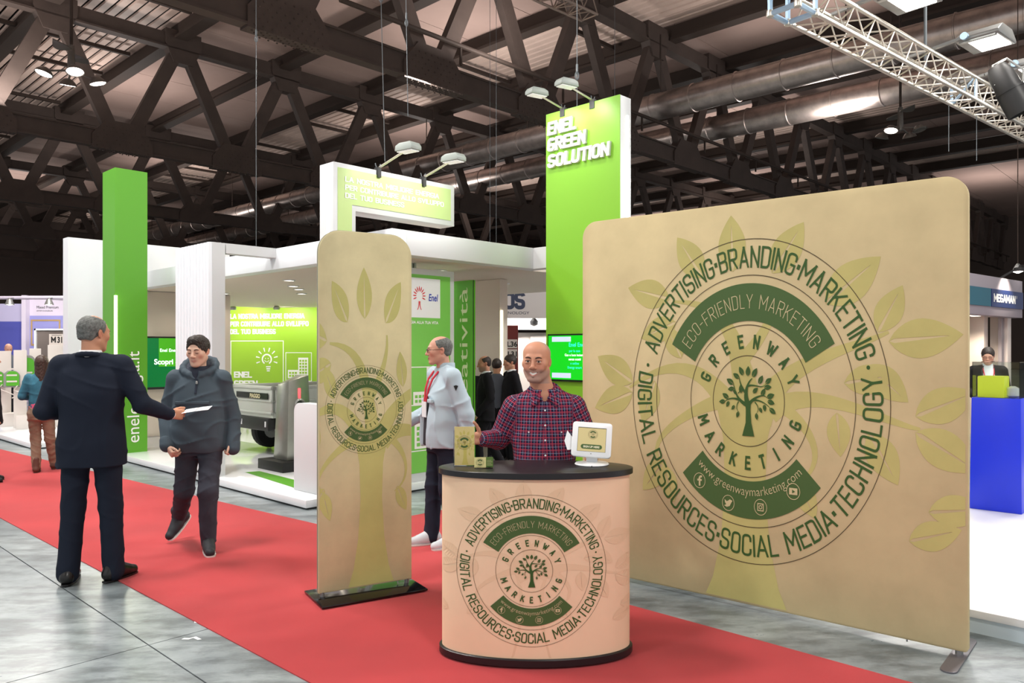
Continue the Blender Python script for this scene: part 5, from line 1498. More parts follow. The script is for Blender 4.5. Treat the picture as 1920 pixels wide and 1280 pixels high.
def nets(D, xs, ys, zs):
    S = D < 0
    c = np.zeros(tuple(n - 1 for n in D.shape), np.int8)
    sl = (slice(None, -1), slice(1, None))
    for i in (0, 1):
        for j in (0, 1):
            for k in (0, 1): c += S[sl[i], sl[j], sl[k]]
    act = (c > 0) & (c < 8)
    I = np.argwhere(act)
    vid = np.full(act.shape, -1, np.int32); vid[act] = np.arange(len(I))
    acc = np.zeros((len(I), 3)); cnt = np.zeros(len(I))
    ax = (xs, ys, zs)
    cor = {}
    for o in [(i, j, k) for i in (0, 1) for j in (0, 1) for k in (0, 1)]:
        J = I + o
        cor[o] = (D[J[:, 0], J[:, 1], J[:, 2]].astype(float), np.stack([ax[q][J[:, q]] for q in range(3)], 1).astype(float))
    for o in cor:
        for q in range(3):
            if o[q] == 0:
                o2 = tuple(1 if w == q else o[w] for w in range(3))
                d0, p0 = cor[o]; d1, p1 = cor[o2]
                m = (d0 < 0) != (d1 < 0)
                t = np.where(m, d0 / np.where(m, d0 - d1, 1), 0)[:, None]
                acc += np.where(m[:, None], p0 + t * (p1 - p0), 0); cnt += m
    V = acc / cnt[:, None]
    F = []
    for q in range(3):
        a = [slice(None)] * 3; b = [slice(None)] * 3
        a[q] = slice(None, -1); b[q] = slice(1, None)
        ch = S[tuple(a)] != S[tuple(b)]
        E = np.argwhere(ch)
        u, v = (q + 1) % 3, (q + 2) % 3
        ok = (E[:, u] > 0) & (E[:, v] > 0) & (E[:, u] < D.shape[u] - 1) & (E[:, v] < D.shape[v] - 1)
        E = E[ok]
        def cell(du, dv):
            J = E.copy(); J[:, u] -= du; J[:, v] -= dv
            return vid[J[:, 0], J[:, 1], J[:, 2]]
        Q = np.stack([cell(1, 1), cell(0, 1), cell(0, 0), cell(1, 0)], 1)
        fl = ~S[E[:, 0], E[:, 1], E[:, 2]]
        Q[fl] = Q[fl][:, ::-1]
        F.append(Q)
    return V, np.concatenate(F)

def put(name, VF, mat, parent, col=None, smooth_iter=0):
    V, F = VF
    me = bpy.data.meshes.new(name)
    me.vertices.add(len(V)); me.vertices.foreach_set('co', V.astype(np.float32).ravel())
    me.loops.add(len(F) * 4); me.loops.foreach_set('vertex_index', F.astype(np.int32).ravel())
    me.polygons.add(len(F)); me.polygons.foreach_set('loop_start', np.arange(0, len(F) * 4, 4, dtype=np.int32))
    me.update(calc_edges=True); me.validate()
    me.polygons.foreach_set('use_smooth', np.ones(len(me.polygons), bool))
    me.materials.append(mat)
    if col is not None and len(me.vertices) == len(V):
        at = me.attributes.new('Col', 'FLOAT_COLOR', 'POINT')
        at.data.foreach_set('color', np.concatenate([col, np.ones((len(V), 1))], 1).astype(np.float32).ravel())
    o = bpy.data.objects.new(name, me)
    COL.objects.link(o); o.parent = parent
    return o

def creases(amp, fz=34.0, seed=0.0):
    """cloth creases: soft waves with sharper folds running across them"""
    def fn(x, y, z):
        s = seed
        a = np.sin(fz * z + 14 * x + 3 * np.sin(11 * y + s) + 2.2 * np.sin(7 * x + 5 * z + s) + s)
        r1 = 1 - np.abs(np.sin(0.40 * fz * (z + 0.75 * x) + 1.8 * np.sin(9 * x - 6 * z + s) + 4 * y + s))
        r2 = 1 - np.abs(np.sin(0.36 * fz * (z - 0.9 * x) + 2.0 * np.sin(8 * z + 7 * y + 2 * s) - 5 * y + 2 * s))
        m = 0.5 + 0.5 * np.sin(8 * z + 6 * x + 5 * y + s)
        return amp * (0.35 * a * m - 1.1 * r1 ** 4 * m - 1.1 * r2 ** 4 * (1 - m) + 0.4)
    return fn

m_skin = M('skin', '#c99a80', 0.5, attr='Col', spec=0.35)
m_eyew = M('eye_white', '#cdc6bf', 0.2); m_iris = M('iris_dark', '#2e221a', 0.15); m_teeth = M('teeth', '#efe8df', 0.3)
m_hairg = M('grey_hair', '#5f615f', 0.7, noise=(60, 0.5)); m_hairk = M('dark_hair', '#2a211c', 0.6, noise=(70, 0.4)); m_hairb = M('brown_hair', '#3b241a', 0.5, noise=(40, 0.4))
m_brow = M('eyebrow', '#3a2a22', 0.8); m_browg = M('grey_eyebrow', '#6e625a', 0.8)

def head_field(F, fr, smile=0.0, closed=False, small=False, jaw=1.0, skull=1.0):
    """face towards -y, eye level at z=0.005, chin at -0.118, crown at +0.118"""
    e = lambda c, r, k=0.02, mode='+', rot=None: F.ell(c, r, k, mode, fr, rot)
    c = lambda a, b, ra, rb=None, k=0.02, mode='+': F.cap(a, b, ra, rb, k, mode, fr)
    e((0, 0.014, 0.034), (0.077 * skull, 0.098, 0.084), 0.01)
    if skull > 1: e((0, 0.0, 0.052), (0.074 * skull, 0.084, 0.058), 0.02)
    e((0, -0.030, -0.016), (0.065 * jaw, 0.066, 0.082), 0.03)
    for s in (-1, 1): c((0.050 * s * jaw, 0.010, -0.055), (0.020 * s * jaw, -0.062, -0.098), 0.021, 0.019, 0.03)
    e((0, -0.074, -0.101), (0.025 * jaw, 0.020, 0.017), 0.02)
    e((0, -0.066, -0.062), (0.036, 0.026, 0.032), 0.02)
    for s in (-1, 1):
        e((0.044 * s * jaw, -0.060, -0.018 + 0.004 * smile), (0.022, 0.020, 0.020), 0.025)
        if smile: e((0.040 * s, -0.074, -0.038), (0.016, 0.013, 0.017), 0.015)
    c((-0.034, -0.083, 0.026), (0.034, -0.083, 0.026), 0.010, None, 0.018)
    for s in (-1, 1): e((0.031 * s, -0.101, 0.003), (0.018, 0.013, 0.0115), 0.012, '-')
    for s in (-1, 1):
        if closed:
            e((0.031 * s, -0.084, 0.003), (0.0145, 0.0125, 0.0125), 0.003)
        else:
            e((0.031 * s, -0.0825, 0.0118), (0.0190, 0.0140, 0.0068), 0.004); e((0.031 * s, -0.0825, -0.0062 + 0.0012 * smile), (0.0180, 0.0132, 0.0060), 0.004)
    c((0, -0.090, 0.016), (0, -0.110, -0.026), 0.0085, 0.0115, 0.012)
    e((0, -0.111, -0.030), (0.0130, 0.0115, 0.0105), 0.008)
    for s in (-1, 1): e((0.0140 * s, -0.098, -0.034), (0.0085, 0.011, 0.008), 0.006)
    if not small:
        for s in (-1, 1): e((0.0065 * s, -0.105, -0.0425), (0.0038, 0.005, 0.003), 0.003, '-')
    w = 0.023 + 0.007 * smile
    if smile:
        for s in (-1, 1):
            c((0, -0.0940, -0.0575), (w * s, -0.081, -0.0525), 0.0050, 0.003, 0.004); c((0, -0.0925, -0.0800), (w * 0.9 * s, -0.079, -0.0600), 0.0062, 0.003, 0.004)
            c((0, -0.0965, -0.0685), (0.0225 * s, -0.0865, -0.0590), 0.0078, 0.0026, 0.0015, '-')
    else:
        for s in (-1, 1):
            c((0, -0.0945, -0.0615), (w * s, -0.083, -0.0665), 0.0055, 0.003, 0.005); c((0, -0.0925, -0.0735), (w * 0.85 * s, -0.083, -0.068), 0.0065, 0.003, 0.005)
            c((0, -0.1005, -0.0675), (w * s, -0.088, -0.0672), 0.0016, 0.0012, 0.0015, '-')
    for s in (-1, 1):
        tl = rotm(-20 * s, -10, 0)
        e((0.0755 * s, 0.016, -0.006), (0.0080, 0.017, 0.029), 0.006, '+', tl)
        if not small: e((0.083 * s, 0.010, -0.004), (0.006, 0.009, 0.017), 0.004, '-', tl)

def hand_field(F, wr, d, n, t, curl=(20, 30, 20), spread=4, s=1.0, thumb=40, k=0.0035):
    """wr wrist, d along the fingers, n out of the palm side, t towards the thumb side"""
    d = V3(*d) / np.linalg.norm(d); t = V3(*t); t = t - d * (t @ d); t /= np.linalg.norm(t); n2 = np.cross(d, t); n = n2 if n2 @ V3(*n) > 0 else -n2
    wr = V3(*wr)
    P = lambda u, v, w=0: wr + s * (d * u + t * v + n * w)
    for v, L in ((0.027, 0.088), (0.009, 0.092), (-0.010, 0.088), (-0.027, 0.080)):
        F.cap(P(0.0, v * 0.6), P(L - 0.004, v), 0.014 * s, 0.0115 * s, 0.012)
    F.ell(P(0.035, 0.022, 0.008), (0.016 * s,) * 3, 0.014)
    for (v, L, segs, r) in ((0.027, 0.088, (0.040, 0.025, 0.021), 0.0088), (0.009, 0.092, (0.044, 0.028, 0.022), 0.0092), (-0.010, 0.088, (0.040, 0.026, 0.021), 0.0088), (-0.027, 0.080, (0.031, 0.020, 0.018), 0.0076)):
        p = P(L - 0.008, v); a = 0.0
        sd = R(spread) * v / 0.02
        for i, sg in enumerate(segs):
            a += R(curl[i])
            dd = (d * math.cos(a) + n * math.sin(a)) * math.cos(sd) + t * math.sin(sd)
            q = p + dd * sg * s
            F.cap(p, q, (r - 0.0008 * i) * s, (r - 0.0008 * (i + 1)) * s, k)
            p = q
    p = P(0.018, 0.020, 0.006); a = R(thumb)
    for i, sg in enumerate((0.040, 0.032, 0.027)):
        aa = a - R(12) * i
        dd = d * math.cos(aa) + t * math.sin(aa) + n * (0.35 - 0.08 * i); dd /= np.linalg.norm(dd)
        q = p + dd * sg * s
        F.cap(p, q, (0.0125 - 0.0015 * i) * s, (0.011 - 0.0012 * i) * s, 0.006 if i == 0 else k)
        p = q
    return [P(-0.02, 0), P(0.19, 0)]

BASE = dict(pelvis=(0, 0, 0.94), neck=(0, 0.015, 1.50), head=(0, -0.012, 1.662),
            shL=(0.185, 0.01, 1.435), shR=(-0.185, 0.01, 1.435), elL=(0.25, 0.03, 1.135), elR=(-0.25, 0.03, 1.135), wrL=(0.265, -0.05, 0.885), wrR=(-0.265, -0.05, 0.885),
            hipL=(0.092, 0, 0.91), hipR=(-0.092, 0, 0.91), knL=(0.098, -0.01, 0.50), knR=(-0.098, -0.01, 0.50), anL=(0.10, 0.03, 0.09), anR=(-0.10, 0.03, 0.09),
            toL=(0.13, -0.15, 0.03), toR=(-0.13, -0.15, 0.03))
def lerp(a, b, t): return V3(*a) + (V3(*b) - V3(*a)) * t

def torso_rows(J, prof):
    """prof (z, rx, ry, dy) set along the line from pelvis to neck"""
    p, n = V3(*J['pelvis']), V3(*J['neck'])
    out = []
    for z, rx, ry, dy in prof:
        t = (z - p[2]) / (n[2] - p[2])
        out.append((z, p[0] + (n[0] - p[0]) * t, p[1] + (n[1] - p[1]) * t + dy, rx, ry))
    return out

def make_person(label, loc, rz, J, outfit, hands=None, head=dict(), skin='#c8977c', scale=1.0, fine=True, name='person', group=None):
    J = dict(BASE, **J)
    T = thing(name, label, 'person', loc, rz, group)
    T.scale = (scale,) * 3
    hs = head.get('size', 1.0)
    Rh = rotm(head.get('yaw', 0), head.get('pitch', 0), head.get('roll', 0)) * hs
    hc = V3(*J['head']); fr = (hc, Rh)
    HP = lambda *p: hc + Rh @ V3(*p)
    B = Field()
    # body
    B.stack(torso_rows(J, [(J['pelvis'][2] - 0.10, 0.13, 0.10, 0), (J['pelvis'][2], 0.150, 0.105, 0), (J['pelvis'][2] + 0.15, 0.135, 0.095, 0), (J['neck'][2] - 0.22, 0.155, 0.105, 0), (J['neck'][2] - 0.09, 0.15, 0.085, 0), (J['neck'][2] - 0.02, 0.075, 0.06, 0)]), 2.3, 0.03)
    B.cap(lerp(J['neck'], J['neck'], 0) + V3(0, 0.0, -0.03), HP(0, 0.022, -0.045), head.get('neck', 0.060), head.get('neck', 0.060) - 0.006, 0.03)
    for s in 'LR':
        B.cap(J['sh' + s], J['el' + s], 0.05, 0.038, 0.04); B.cap(J['el' + s], J['wr' + s], 0.038, 0.026, 0.02)
        B.cap(J['hip' + s], J['kn' + s], 0.08, 0.052, 0.04); B.cap(J['kn' + s], J['an' + s], 0.05, 0.034, 0.02); B.cap(J['an' + s], lerp(J['an' + s], J['to' + s], 0.6) + V3(0, 0, 0.0), 0.032, 0.020, 0.02)
    head_field(B, fr, head.get('smile', 0), head.get('closed', False), not fine, head.get('jaw', 1.0), head.get('skull', 1.0))
    fz = [(hc - 0.14 * hs, hc + 0.14 * hs, 0.0032 if fine else 0.007)]
    for s in 'LR':
        h = (hands or {}).get(s)
        wr = V3(*J['wr' + s]); fa = wr - V3(*J['el' + s]); fa /= np.linalg.norm(fa)
        sx = 1 if s == 'L' else -1
        if h is None: h = dict(d=fa, n=(-sx, 0.1, 0), t=(0, -1, 0), curl=(28, 35, 25))
        h = dict(h)
        d = V3(*h.pop('d')); d /= np.linalg.norm(d)
        off = h.pop('off', 0.0)
        hand_field(B, wr + d * off, d, h.pop('n'), h.pop('t'), **h)
        q = np.stack([wr - 0.03, wr + 0.03, wr + d * 0.17 - 0.045, wr + d * 0.17 + 0.045])
        fz.append((q.min(0), q.max(0), 0.0042 if fine else 0.007))
    VF = B.mesh(0.016 if fine else 0.02, fz)
    V = VF[0]
    base = np.array(lin(skin)[:3])
    col = np.tile(base, (len(V), 1))
    L = (V - hc) @ (Rh / hs ** 2)
    inh = (np.abs(L) < 0.14).all(1)
    def tint(w, c):
        w = np.clip(w, 0, 1)[:, None]; col[:] = col * (1 - w) + np.array(lin(c)[:3]) * w
    g = lambda c, r: np.exp(-(((L - c) / r) ** 2).sum(1)) * inh
    lipc = head.get('lip', '#a8605a'); zc = 0.004 * head.get('smile', 0)
    tint(0.85 * np.clip(1.6 * g((0, -0.094, -0.0675), (0.020 + 0.006 * head.get('smile', 0), 0.010, 0.0085)), 0, 1), lipc)
    for s in (-1, 1):
        tint(0.40 * g((0.045 * s, -0.07, -0.03), (0.02, 0.03, 0.02)), '#c9705c')
        tint(0.45 * g((0.082 * s, 0.01, -0.005), (0.02, 0.03, 0.03)), '#c26a58')
        tint(0.35 * g((0.031 * s, -0.09, 0.0), (0.016, 0.02, 0.012)), '#8a5a4a')
    tint(0.35 * g((0, -0.112, -0.03), (0.014, 0.012, 0.012)), '#c9705c')
    if head.get('stubble'):
        lo = np.clip((-0.035 - L[:, 2]) / 0.02, 0, 1) * np.clip((0.0 - L[:, 1]) / 0.03 + 0.6, 0, 1) * inh * (L[:, 2] > -0.125)
        tint(head['stubble'] * lo * (1 - np.clip(1.5 * g((0, -0.094, -0.0675), (0.022, 0.012, 0.008)), 0, 1)), '#8a7f7c')
    if head.get('shaved'):   # close-cropped hair on sides and crown
        up = np.clip((L[:, 2] - 0.012 + 0.9 * (L[:, 1] - 0.0) ) / 0.05, 0, 1) * np.clip((L[:, 1] + 0.035) / 0.03, 0, 1) * inh
        tint(head['shaved'] * up, head.get('shavedcol', '#a08f88'))
    body = put('body', VF, m_skin, T, col)
    nearV = L[inh] / 1.0
    def SP(x, z, lift):
        q = nearV[(np.abs(nearV[:, 0] - x) < 0.0042) & (np.abs(nearV[:, 2] - z) < 0.0042) & (nearV[:, 1] < 0)]
        y = q[:, 1].min() if len(q) else -0.085
        return HP(x, y - lift, z)
    # eyes
    if not head.get('closed') and fine:
        for s in (-1, 1):
            p = HP(0.031 * s, -0.0830, 0.003)
            ey = MB().lathe([(0.0115 * hs * math.sin(u), -0.0115 * hs * math.cos(u)) for u in np.linspace(0.001, PI - 0.001, 13)], 16, p).build('eye', m_eyew, T, smooth=True)
            ga = Rh @ V3(0.08 * head.get('gaze', 0), -1, -0.04); ga /= np.linalg.norm(ga)
            MB().lathe([(0.0058 * hs, 0.0098 * hs), (0.0045 * hs, 0.0112 * hs), (0.0001, 0.0119 * hs)], 14, p, ga).build('iris', m_iris, ey, smooth=True)
    if fine and head.get('brow', True):
        for s in (-1, 1):
            bz = head.get('browz', 0.0)
            pts = [SP(x * s, z + bz, 0.0002) for x, z in ((0.013, 0.0205), (0.020, 0.0240), (0.028, 0.0262), (0.036, 0.0262), (0.043, 0.0240), (0.049, 0.0200))]
            MB().tube(pts, [0.0026 * hs, 0.0036 * hs, 0.0036 * hs, 0.0032 * hs, 0.0024 * hs, 0.0008 * hs], 8).build('eyebrow', head.get('browm', m_brow), T, smooth=True)
            if head.get('closed'):
                MB().tube([SP(x * s, z, 0.0001) for x, z in ((0.0180, -0.003), (0.025, -0.0055), (0.031, -0.0065), (0.037, -0.0055), (0.0435, -0.003))], [0.0008, 0.0014, 0.0018, 0.0014, 0.0008], 6).build('eyelashes', m_brow, T, smooth=True)
            elif head.get('smile'):
                MB().tube([SP(x * s, z, 0.0001) for x, z in ((0.0175, 0.0065), (0.024, 0.0090), (0.031, 0.0098), (0.038, 0.0088), (0.0455, 0.0055))], [0.0006, 0.0010, 0.0012, 0.0010, 0.0006], 6).build('eyelashes', m_brow, T, smooth=True)
    if head.get('smile') and fine:
        w = MB(); n = 8
        for lo_, hi_ in ((-0.0735, -0.0585),):
            pts = [(-0.020 + 0.040 * i / n) for i in range(n + 1)]
            vs = [HP(x, -0.0925 + 14 * x * x, z + 12 * x * x) for z in (lo_, hi_) for x in pts] + [HP(x, -0.084 + 14 * x * x, z + 12 * x * x) for z in (lo_, hi_) for x in pts]
            m = n + 1
            fs = []
            for i in range(n): fs += [(i, i + 1, m + i + 1, m + i), (2 * m + i, 3 * m + i, 3 * m + i + 1, 2 * m + i + 1), (m + i, m + i + 1, 3 * m + i + 1, 3 * m + i), (i, 2 * m + i, 2 * m + i + 1, i + 1)]
            w.add(vs, fs)
        w.build('teeth', m_teeth, T, smooth=True)
    # hair
    hr = head.get('hair')
    if hr:
        Hf = Field()
        th = hr.get('th', 0.008)
        Hf.ell((0, 0.014, 0.034), (0.076 + th, 0.098 + th, 0.084 + th * hr.get('top', 1.0)), 0.01, '+', fr)
        for c, r in hr.get('add', ()): Hf.ell(c, r, 0.02, '+', fr)
        for a, b, ra, rb in hr.get('caps', ()): Hf.cap(a, b, ra, rb, 0.03, '+', fr)
        for c, r in hr.get('cut', ()): Hf.ell(c, r, 0.006, '-', fr)
        for p, nn in hr.get('planes', ()): Hf.plane(HP(*p), Rh @ V3(*nn))
        am = hr.get('rough', 0.0016)
        Hf.warp(lambda x, y, z: am * np.sin(210 * x + 60 * np.sin(20 * z)) * np.sin(190 * z + 70 * y) + am * 0.8 * np.sin(330 * y + 120 * z + 90 * x))
        put('hair', Hf.mesh(0.0045 if fine else 0.008), hr['mat'], T)
    if head.get('glasses'):
        w = MB()
        for s in (-1, 1):
            cc = [HP(0.031 * s + 0.021 * math.cos(u), -0.108 + 0.004 * abs(math.cos(u)), 0.001 + 0.0145 * math.sin(u)) for u in np.linspace(0, 2 * PI, 17)]
            w.tube(cc, 0.0016, 6)
            w.tube([HP(0.052 * s, -0.104, 0.006), HP(0.076 * s, -0.05, 0.008), HP(0.082 * s, 0.01, 0.008), HP(0.081 * s, 0.025, -0.008)], 0.0018, 6)
        w.tube([HP(-0.010, -0.110, 0.003), HP(0, -0.113, 0.006), HP(0.010, -0.110, 0.003)], 0.0016, 6)
        w.build('glasses', m_tv, T, smooth=True)
    outfit(T, J, HP, Rh)
    return T

def sleeves(F, J, r, k=0.035, cut=0.0, sides='LR'):
    for s in sides:
        sh, el, wr = V3(*J['sh' + s]), V3(*J['el' + s]), V3(*J['wr' + s])
        fa = (wr - el) / np.linalg.norm(wr - el)
        e = wr - fa * cut
        F.cap(sh, el, r[0], r[1], k); F.cap(el, e, r[1], r[2], 0.02)
def trousers(T, J, mat, r=(0.098, 0.072, 0.062), top=None, step=0.011, amp=0.006, hem=0.06, belt=None, fz=34):
    F = Field()
    pz = J['pelvis'][2]; top = top or pz + 0.12
    F.stack(torso_rows(J, [(pz - 0.14, 0.165, 0.115, 0.0), (pz - 0.02, 0.175, 0.125, 0.0), (top, 0.16, 0.115, 0)]), 2.4, 0.04)
    for s in 'LR':
        h, k_, a = V3(*J['hip' + s]), V3(*J['kn' + s]), V3(*J['an' + s])
        d = (a - k_) / np.linalg.norm(a - k_)
        e = k_ + (a - k_) * (1 - (hem) / max(np.linalg.norm(a - k_), .1) * 0.3)
        F.cap(h + V3(0, 0.005, -0.02), k_, r[0], r[1], 0.03); F.cap(k_, e, r[1], r[2], 0.03)
    F.ell(V3(*J['pelvis']) + V3(0, 0.075, -0.06), (0.14, 0.07, 0.10), 0.05)
    F.warp(creases(amp, fz, 1.3))
    return put('trousers', F.mesh(step), mat, T)
def shoes(T, J, mat, solemat=None, L=0.165, W=0.043, hi=0.05, step=0.0075):
    for s in 'LR':
        a, t = V3(*J['an' + s]), V3(*J['to' + s])
        d = t - a; up = V3(0, 0, 1.0)
        f = V3(d[0], d[1], d[2] + 0.055); f /= np.linalg.norm(f)
        u = up - f * (up @ f); u /= np.linalg.norm(u); sd = np.cross(f, u)
        o = a - u * 0.055
        P = lambda x, y, z: o + f * x + sd * y + u * z
        F = Field()
        F.cap(P(-0.045, 0, 0.014), P(0.055, 0, 0.010), W * 0.86, W * 0.9, 0.02); F.cap(P(0.055, 0, 0.008), P(L, 0.004, -0.004), W * 0.98, W * 0.80, 0.02)
        F.cap(P(-0.03, 0, 0.02), P(-0.008, 0, 0.06 + hi), 0.044, 0.047, 0.03); F.cap(P(-0.005, 0, 0.055 + 0.3 * hi), P(0.105, 0, 0.014), 0.044, 0.036, 0.03)
        F.plane(P(0, 0, -0.027), -u)
        sh = put('shoe', F.mesh(step), mat, T)
        w = MB(); ol = []
        for q in np.linspace(0, 2 * PI, 28, endpoint=False):
            x = 0.059 + (L * 0.5 + 0.060) * math.cos(q); y = (W + 0.004) * np.sign(math.sin(q)) * abs(math.sin(q)) ** 0.55 * (0.92 + 0.1 * math.cos(q))
            ol.append((x, y))
        w.prism(ol, lambda x, y: Vector(P(x, y, -0.0345)), lambda x, y: Vector(P(x, y, -0.022)))
        w.build('sole', solemat or mat, sh, smooth=True)
def garment(T, F, name, mat, step, col=None): return put(name, F.mesh(step), mat, T, col)

# cloths
m_navysuit = M('navy_suit', '#1e2431', 0.85, bump=(500, 0.25, 0.002), spec=0.15); m_blksuit = M('black_suit', '#1c1c20', 0.85, spec=0.15)
m_shirtw = M('white_shirt', '#e6e8ec', 0.7); m_blkshoe = M('black_leather', '#141212', 0.3)
m_anorak = M('grey_anorak', '#46525c', 0.8, bump=(300, 0.2, 0.002), spec=0.2); m_anorakd = M('anorak_lining', '#232a3a', 0.85)
m_jeansg = M('charcoal_jeans', '#3d3f49', 0.85, noise=(6, 0.15), spec=0.15); m_sneak = M('dark_sneaker', '#1f2229', 0.6); m_sole = M('white_sole', '#dedbd8', 0.6)
m_wind = M('pale_windbreaker', '#b0c1cd', 0.6, spec=0.25); m_tee = M('dark_tee', '#23242c', 0.8); m_navytr = M('navy_trousers', '#252a38', 0.85, spec=0.15)
m_redl = M('red_lanyard', '#c8283a', 0.6); m_badge = M('badge_card', '#e3e6ea', 0.4)
m_teal_j = M('teal_jacket', '#2f6a80', 0.75, noise=(9, 0.2)); m_khaki = M('khaki_trousers', '#8d7460', 0.85, noise=(7, 0.15)); m_pink = M('pink_top', '#d0587c', 0.8); m_boot = M('brown_boot', '#5a3326', 0.6)
m_greysh = M('grey_shirt', '#555a66', 0.8)

def suit(mat, hem=0.80, open_=False, step=0.010, w=1.0, lanyard=False, shirt=True, sleeve=(0.074, 0.062, 0.048), cut=0.012, trmat=None):
    def fn(T, J, HP, Rh):
        F = Field(); nz = J['neck'][2]; pz = J['pelvis'][2]
        F.stack(torso_rows(J, [(hem, 0.205 * w, 0.155 * w, 0.0), (pz, 0.205 * w, 0.150 * w, 0.0), (pz + 0.18, 0.185 * w, 0.135 * w, 0), (nz - 0.24, 0.200 * w, 0.14 * w, 0), (nz - 0.10, 0.19 * w, 0.112, 0), (nz - 0.035, 0.125, 0.088, 0.0), (nz + 0.012, 0.072, 0.072, 0.005)]), 2.5, 0.03)
        sleeves(F, J, sleeve, 0.024, cut)
        for s in (-1, 1): F.cap((J['neck'][0] + 0.06 * s, J['neck'][1] + 0.02, nz - 0.01), V3(*J['sh' + ('L' if s > 0 else 'R')]) + V3(-0.01 * s, 0, 0.028), 0.042, 0.052, 0.05)
        F.cap((J['pelvis'][0], J['pelvis'][1] + 0.165 * w, hem - 0.05), (J['pelvis'][0], J['pelvis'][1] + 0.15 * w, hem + 0.22), 0.004, 0.001, 0.004, '-')
        if open_:
            F.ell((J['neck'][0], J['neck'][1] - 0.15, nz - 0.28), (0.085, 0.14, 0.40), 0.01, '-')
        F.warp(creases(0.0055, 26, 0.4))
        garment(T, F, 'suit_jacket', mat, step)
        K = Field(); n = V3(*J['neck'])
        for i in range(10):
            u0, u1 = R(-110 + 22 * i), R(-88 + 22 * i)
            q = lambda u: n + V3(0.082 * math.sin(u), 0.006 + 0.080 * math.cos(u), 0.006 + 0.018 * math.cos(u))
            K.cap(q(u0), q(u1), 0.017, 0.017, 0.008)
        garment(T, K, 'jacket_collar', mat, step)
        C = Field()
        C.stack([(0.0, 0, 0.004, 0.072, 0.076), (0.050, 0, 0.008, 0.066, 0.070)], 2.1, 0.01, '+', (J['neck'][0], J['neck'][1], nz + 0.0))
        if open_:
            C.stack(torso_rows(J, [(pz - 0.06, 0.165 * w, 0.125 * w, 0), (pz + 0.18, 0.165 * w, 0.12 * w, 0), (nz - 0.2, 0.17 * w, 0.128 * w, 0), (nz - 0.06, 0.12, 0.095, 0), (nz + 0.01, 0.075, 0.078, 0.004)]), 2.4, 0.02)
        for s in 'LR':
            wr, el = V3(*J['wr' + s]), V3(*J['el' + s]); fa = (wr - el) / np.linalg.norm(wr - el)
            C.cap(wr - fa * 0.05, wr + fa * 0.006, 0.036, 0.035, 0.005)
        if shirt: garment(T, C, 'shirt', m_shirtw, step)
        trousers(T, J, trmat or mat, (0.098, 0.074, 0.070), step=step + 0.002, hem=-0.10)
        shoes(T, J, m_blkshoe, step=step)
        if lanyard: lanyard_part(T, J, nz, -0.155 * w)
    return fn
def lanyard_part(T, J, nz, y):
    x0, y0 = J['neck'][0], J['neck'][1]
    w = MB()
    for s in (-1, 1): w.tube([(x0 + 0.07 * s, y0 - 0.03, nz + 0.02), (x0 + 0.065 * s, y0 - 0.11, nz - 0.08), (x0 + 0.02 * s, y0 + y, nz - 0.30)], 0.007, 6)
    w.build('lanyard', m_redl, T, smooth=True)
    MB().box(x0 - 0.045, x0 + 0.045, y0 + y - 0.012, y0 + y - 0.006, nz - 0.42, nz - 0.30).build('badge', m_badge, T)
# ---- man in the navy suit, seen from behind, holding out a leaflet
Jm = dict(elR=(-0.318, 0.0, 1.180), wrR=(-0.455, -0.15, 1.100), elL=(0.275, 0.05, 1.15), wrL=(0.17, -0.17, 1.12), shL=(0.192, 0.0, 1.435), shR=(-0.192, 0.0, 1.435),
          anL=(0.135, 0.03, 0.09), knL=(0.118, -0.01, 0.50), anR=(-0.135, 0.0, 0.09), knR=(-0.112, -0.02, 0.50), toL=(0.155, -0.15, 0.035), toR=(-0.215, -0.155, 0.035), head=(-0.005, -0.02, 1.662))
hair = dict(mat=m_hairg, th=0.005, add=[((0, 0.06, -0.02), (0.062, 0.045, 0.05))], cut=[((0, -0.045, 0.118), (0.060, 0.098, 0.055)), ((0, -0.11, -0.03), (0.12, 0.105, 0.16)), ((0.085, 0.012, -0.01), (0.02, 0.022, 0.036)), ((-0.085, 0.012, -0.01), (0.02, 0.022, 0.036))], planes=[((0, 0.06, -0.052), (0, 0.25, -1))], rough=0.0012)
def suit_hand_loc(T, J): pass
pm = make_person('grey haired man in a dark navy suit, back turned, holding out a leaflet', (-2.95, 5.43, 0.005), R(190), Jm, suit(m_navysuit, hem=0.775, w=1.04, step=0.009),
                 hands=dict(R=dict(d=(-0.85, -0.5, -0.06), n=(0.4, -0.6, -0.5), t=(-0.15, -0.2, 0.9), curl=(52, 55, 30), thumb=28, spread=2), L=dict(d=(-0.5, -0.8, 0.1), n=(-0.5, 0.3, 0), t=(0, 0, 1), curl=(35, 40, 30))),
                 head=dict(yaw=-30, pitch=4, hair=hair), skin='#c08a6e', scale=1.046)
bpy.context.view_layer.update()
lp = pm.matrix_world @ Vector((-0.580, -0.215, 1.107))
t = thing('leaflet', 'thin white leaflet held out in the suited man\'s right hand', 'leaflet', lp, 0.12)
w = MB(); n = 8
for i in range(n):
    x0, x1 = -0.05 + 0.19 * i / n, -0.05 + 0.19 * (i + 1) / n
    z = lambda x: 0.004 + 0.16 * x - 0.25 * x * x
    w.add([(x0, -0.06, z(x0)), (x1, -0.06, z(x1)), (x1, 0.06, z(x1) + 0.02), (x0, 0.06, z(x0) + 0.02), (x0, -0.06, z(x0) + 0.0012), (x1, -0.06, z(x1) + 0.0012), (x1, 0.06, z(x1) + 0.0212), (x0, 0.06, z(x0) + 0.0212)], [(0, 3, 2, 1), (4, 5, 6, 7), (0, 1, 5, 4), (2, 3, 7, 6), (1, 2, 6, 5), (3, 0, 4, 7)])
w.build('sheet', m_whp, t, smooth=True)

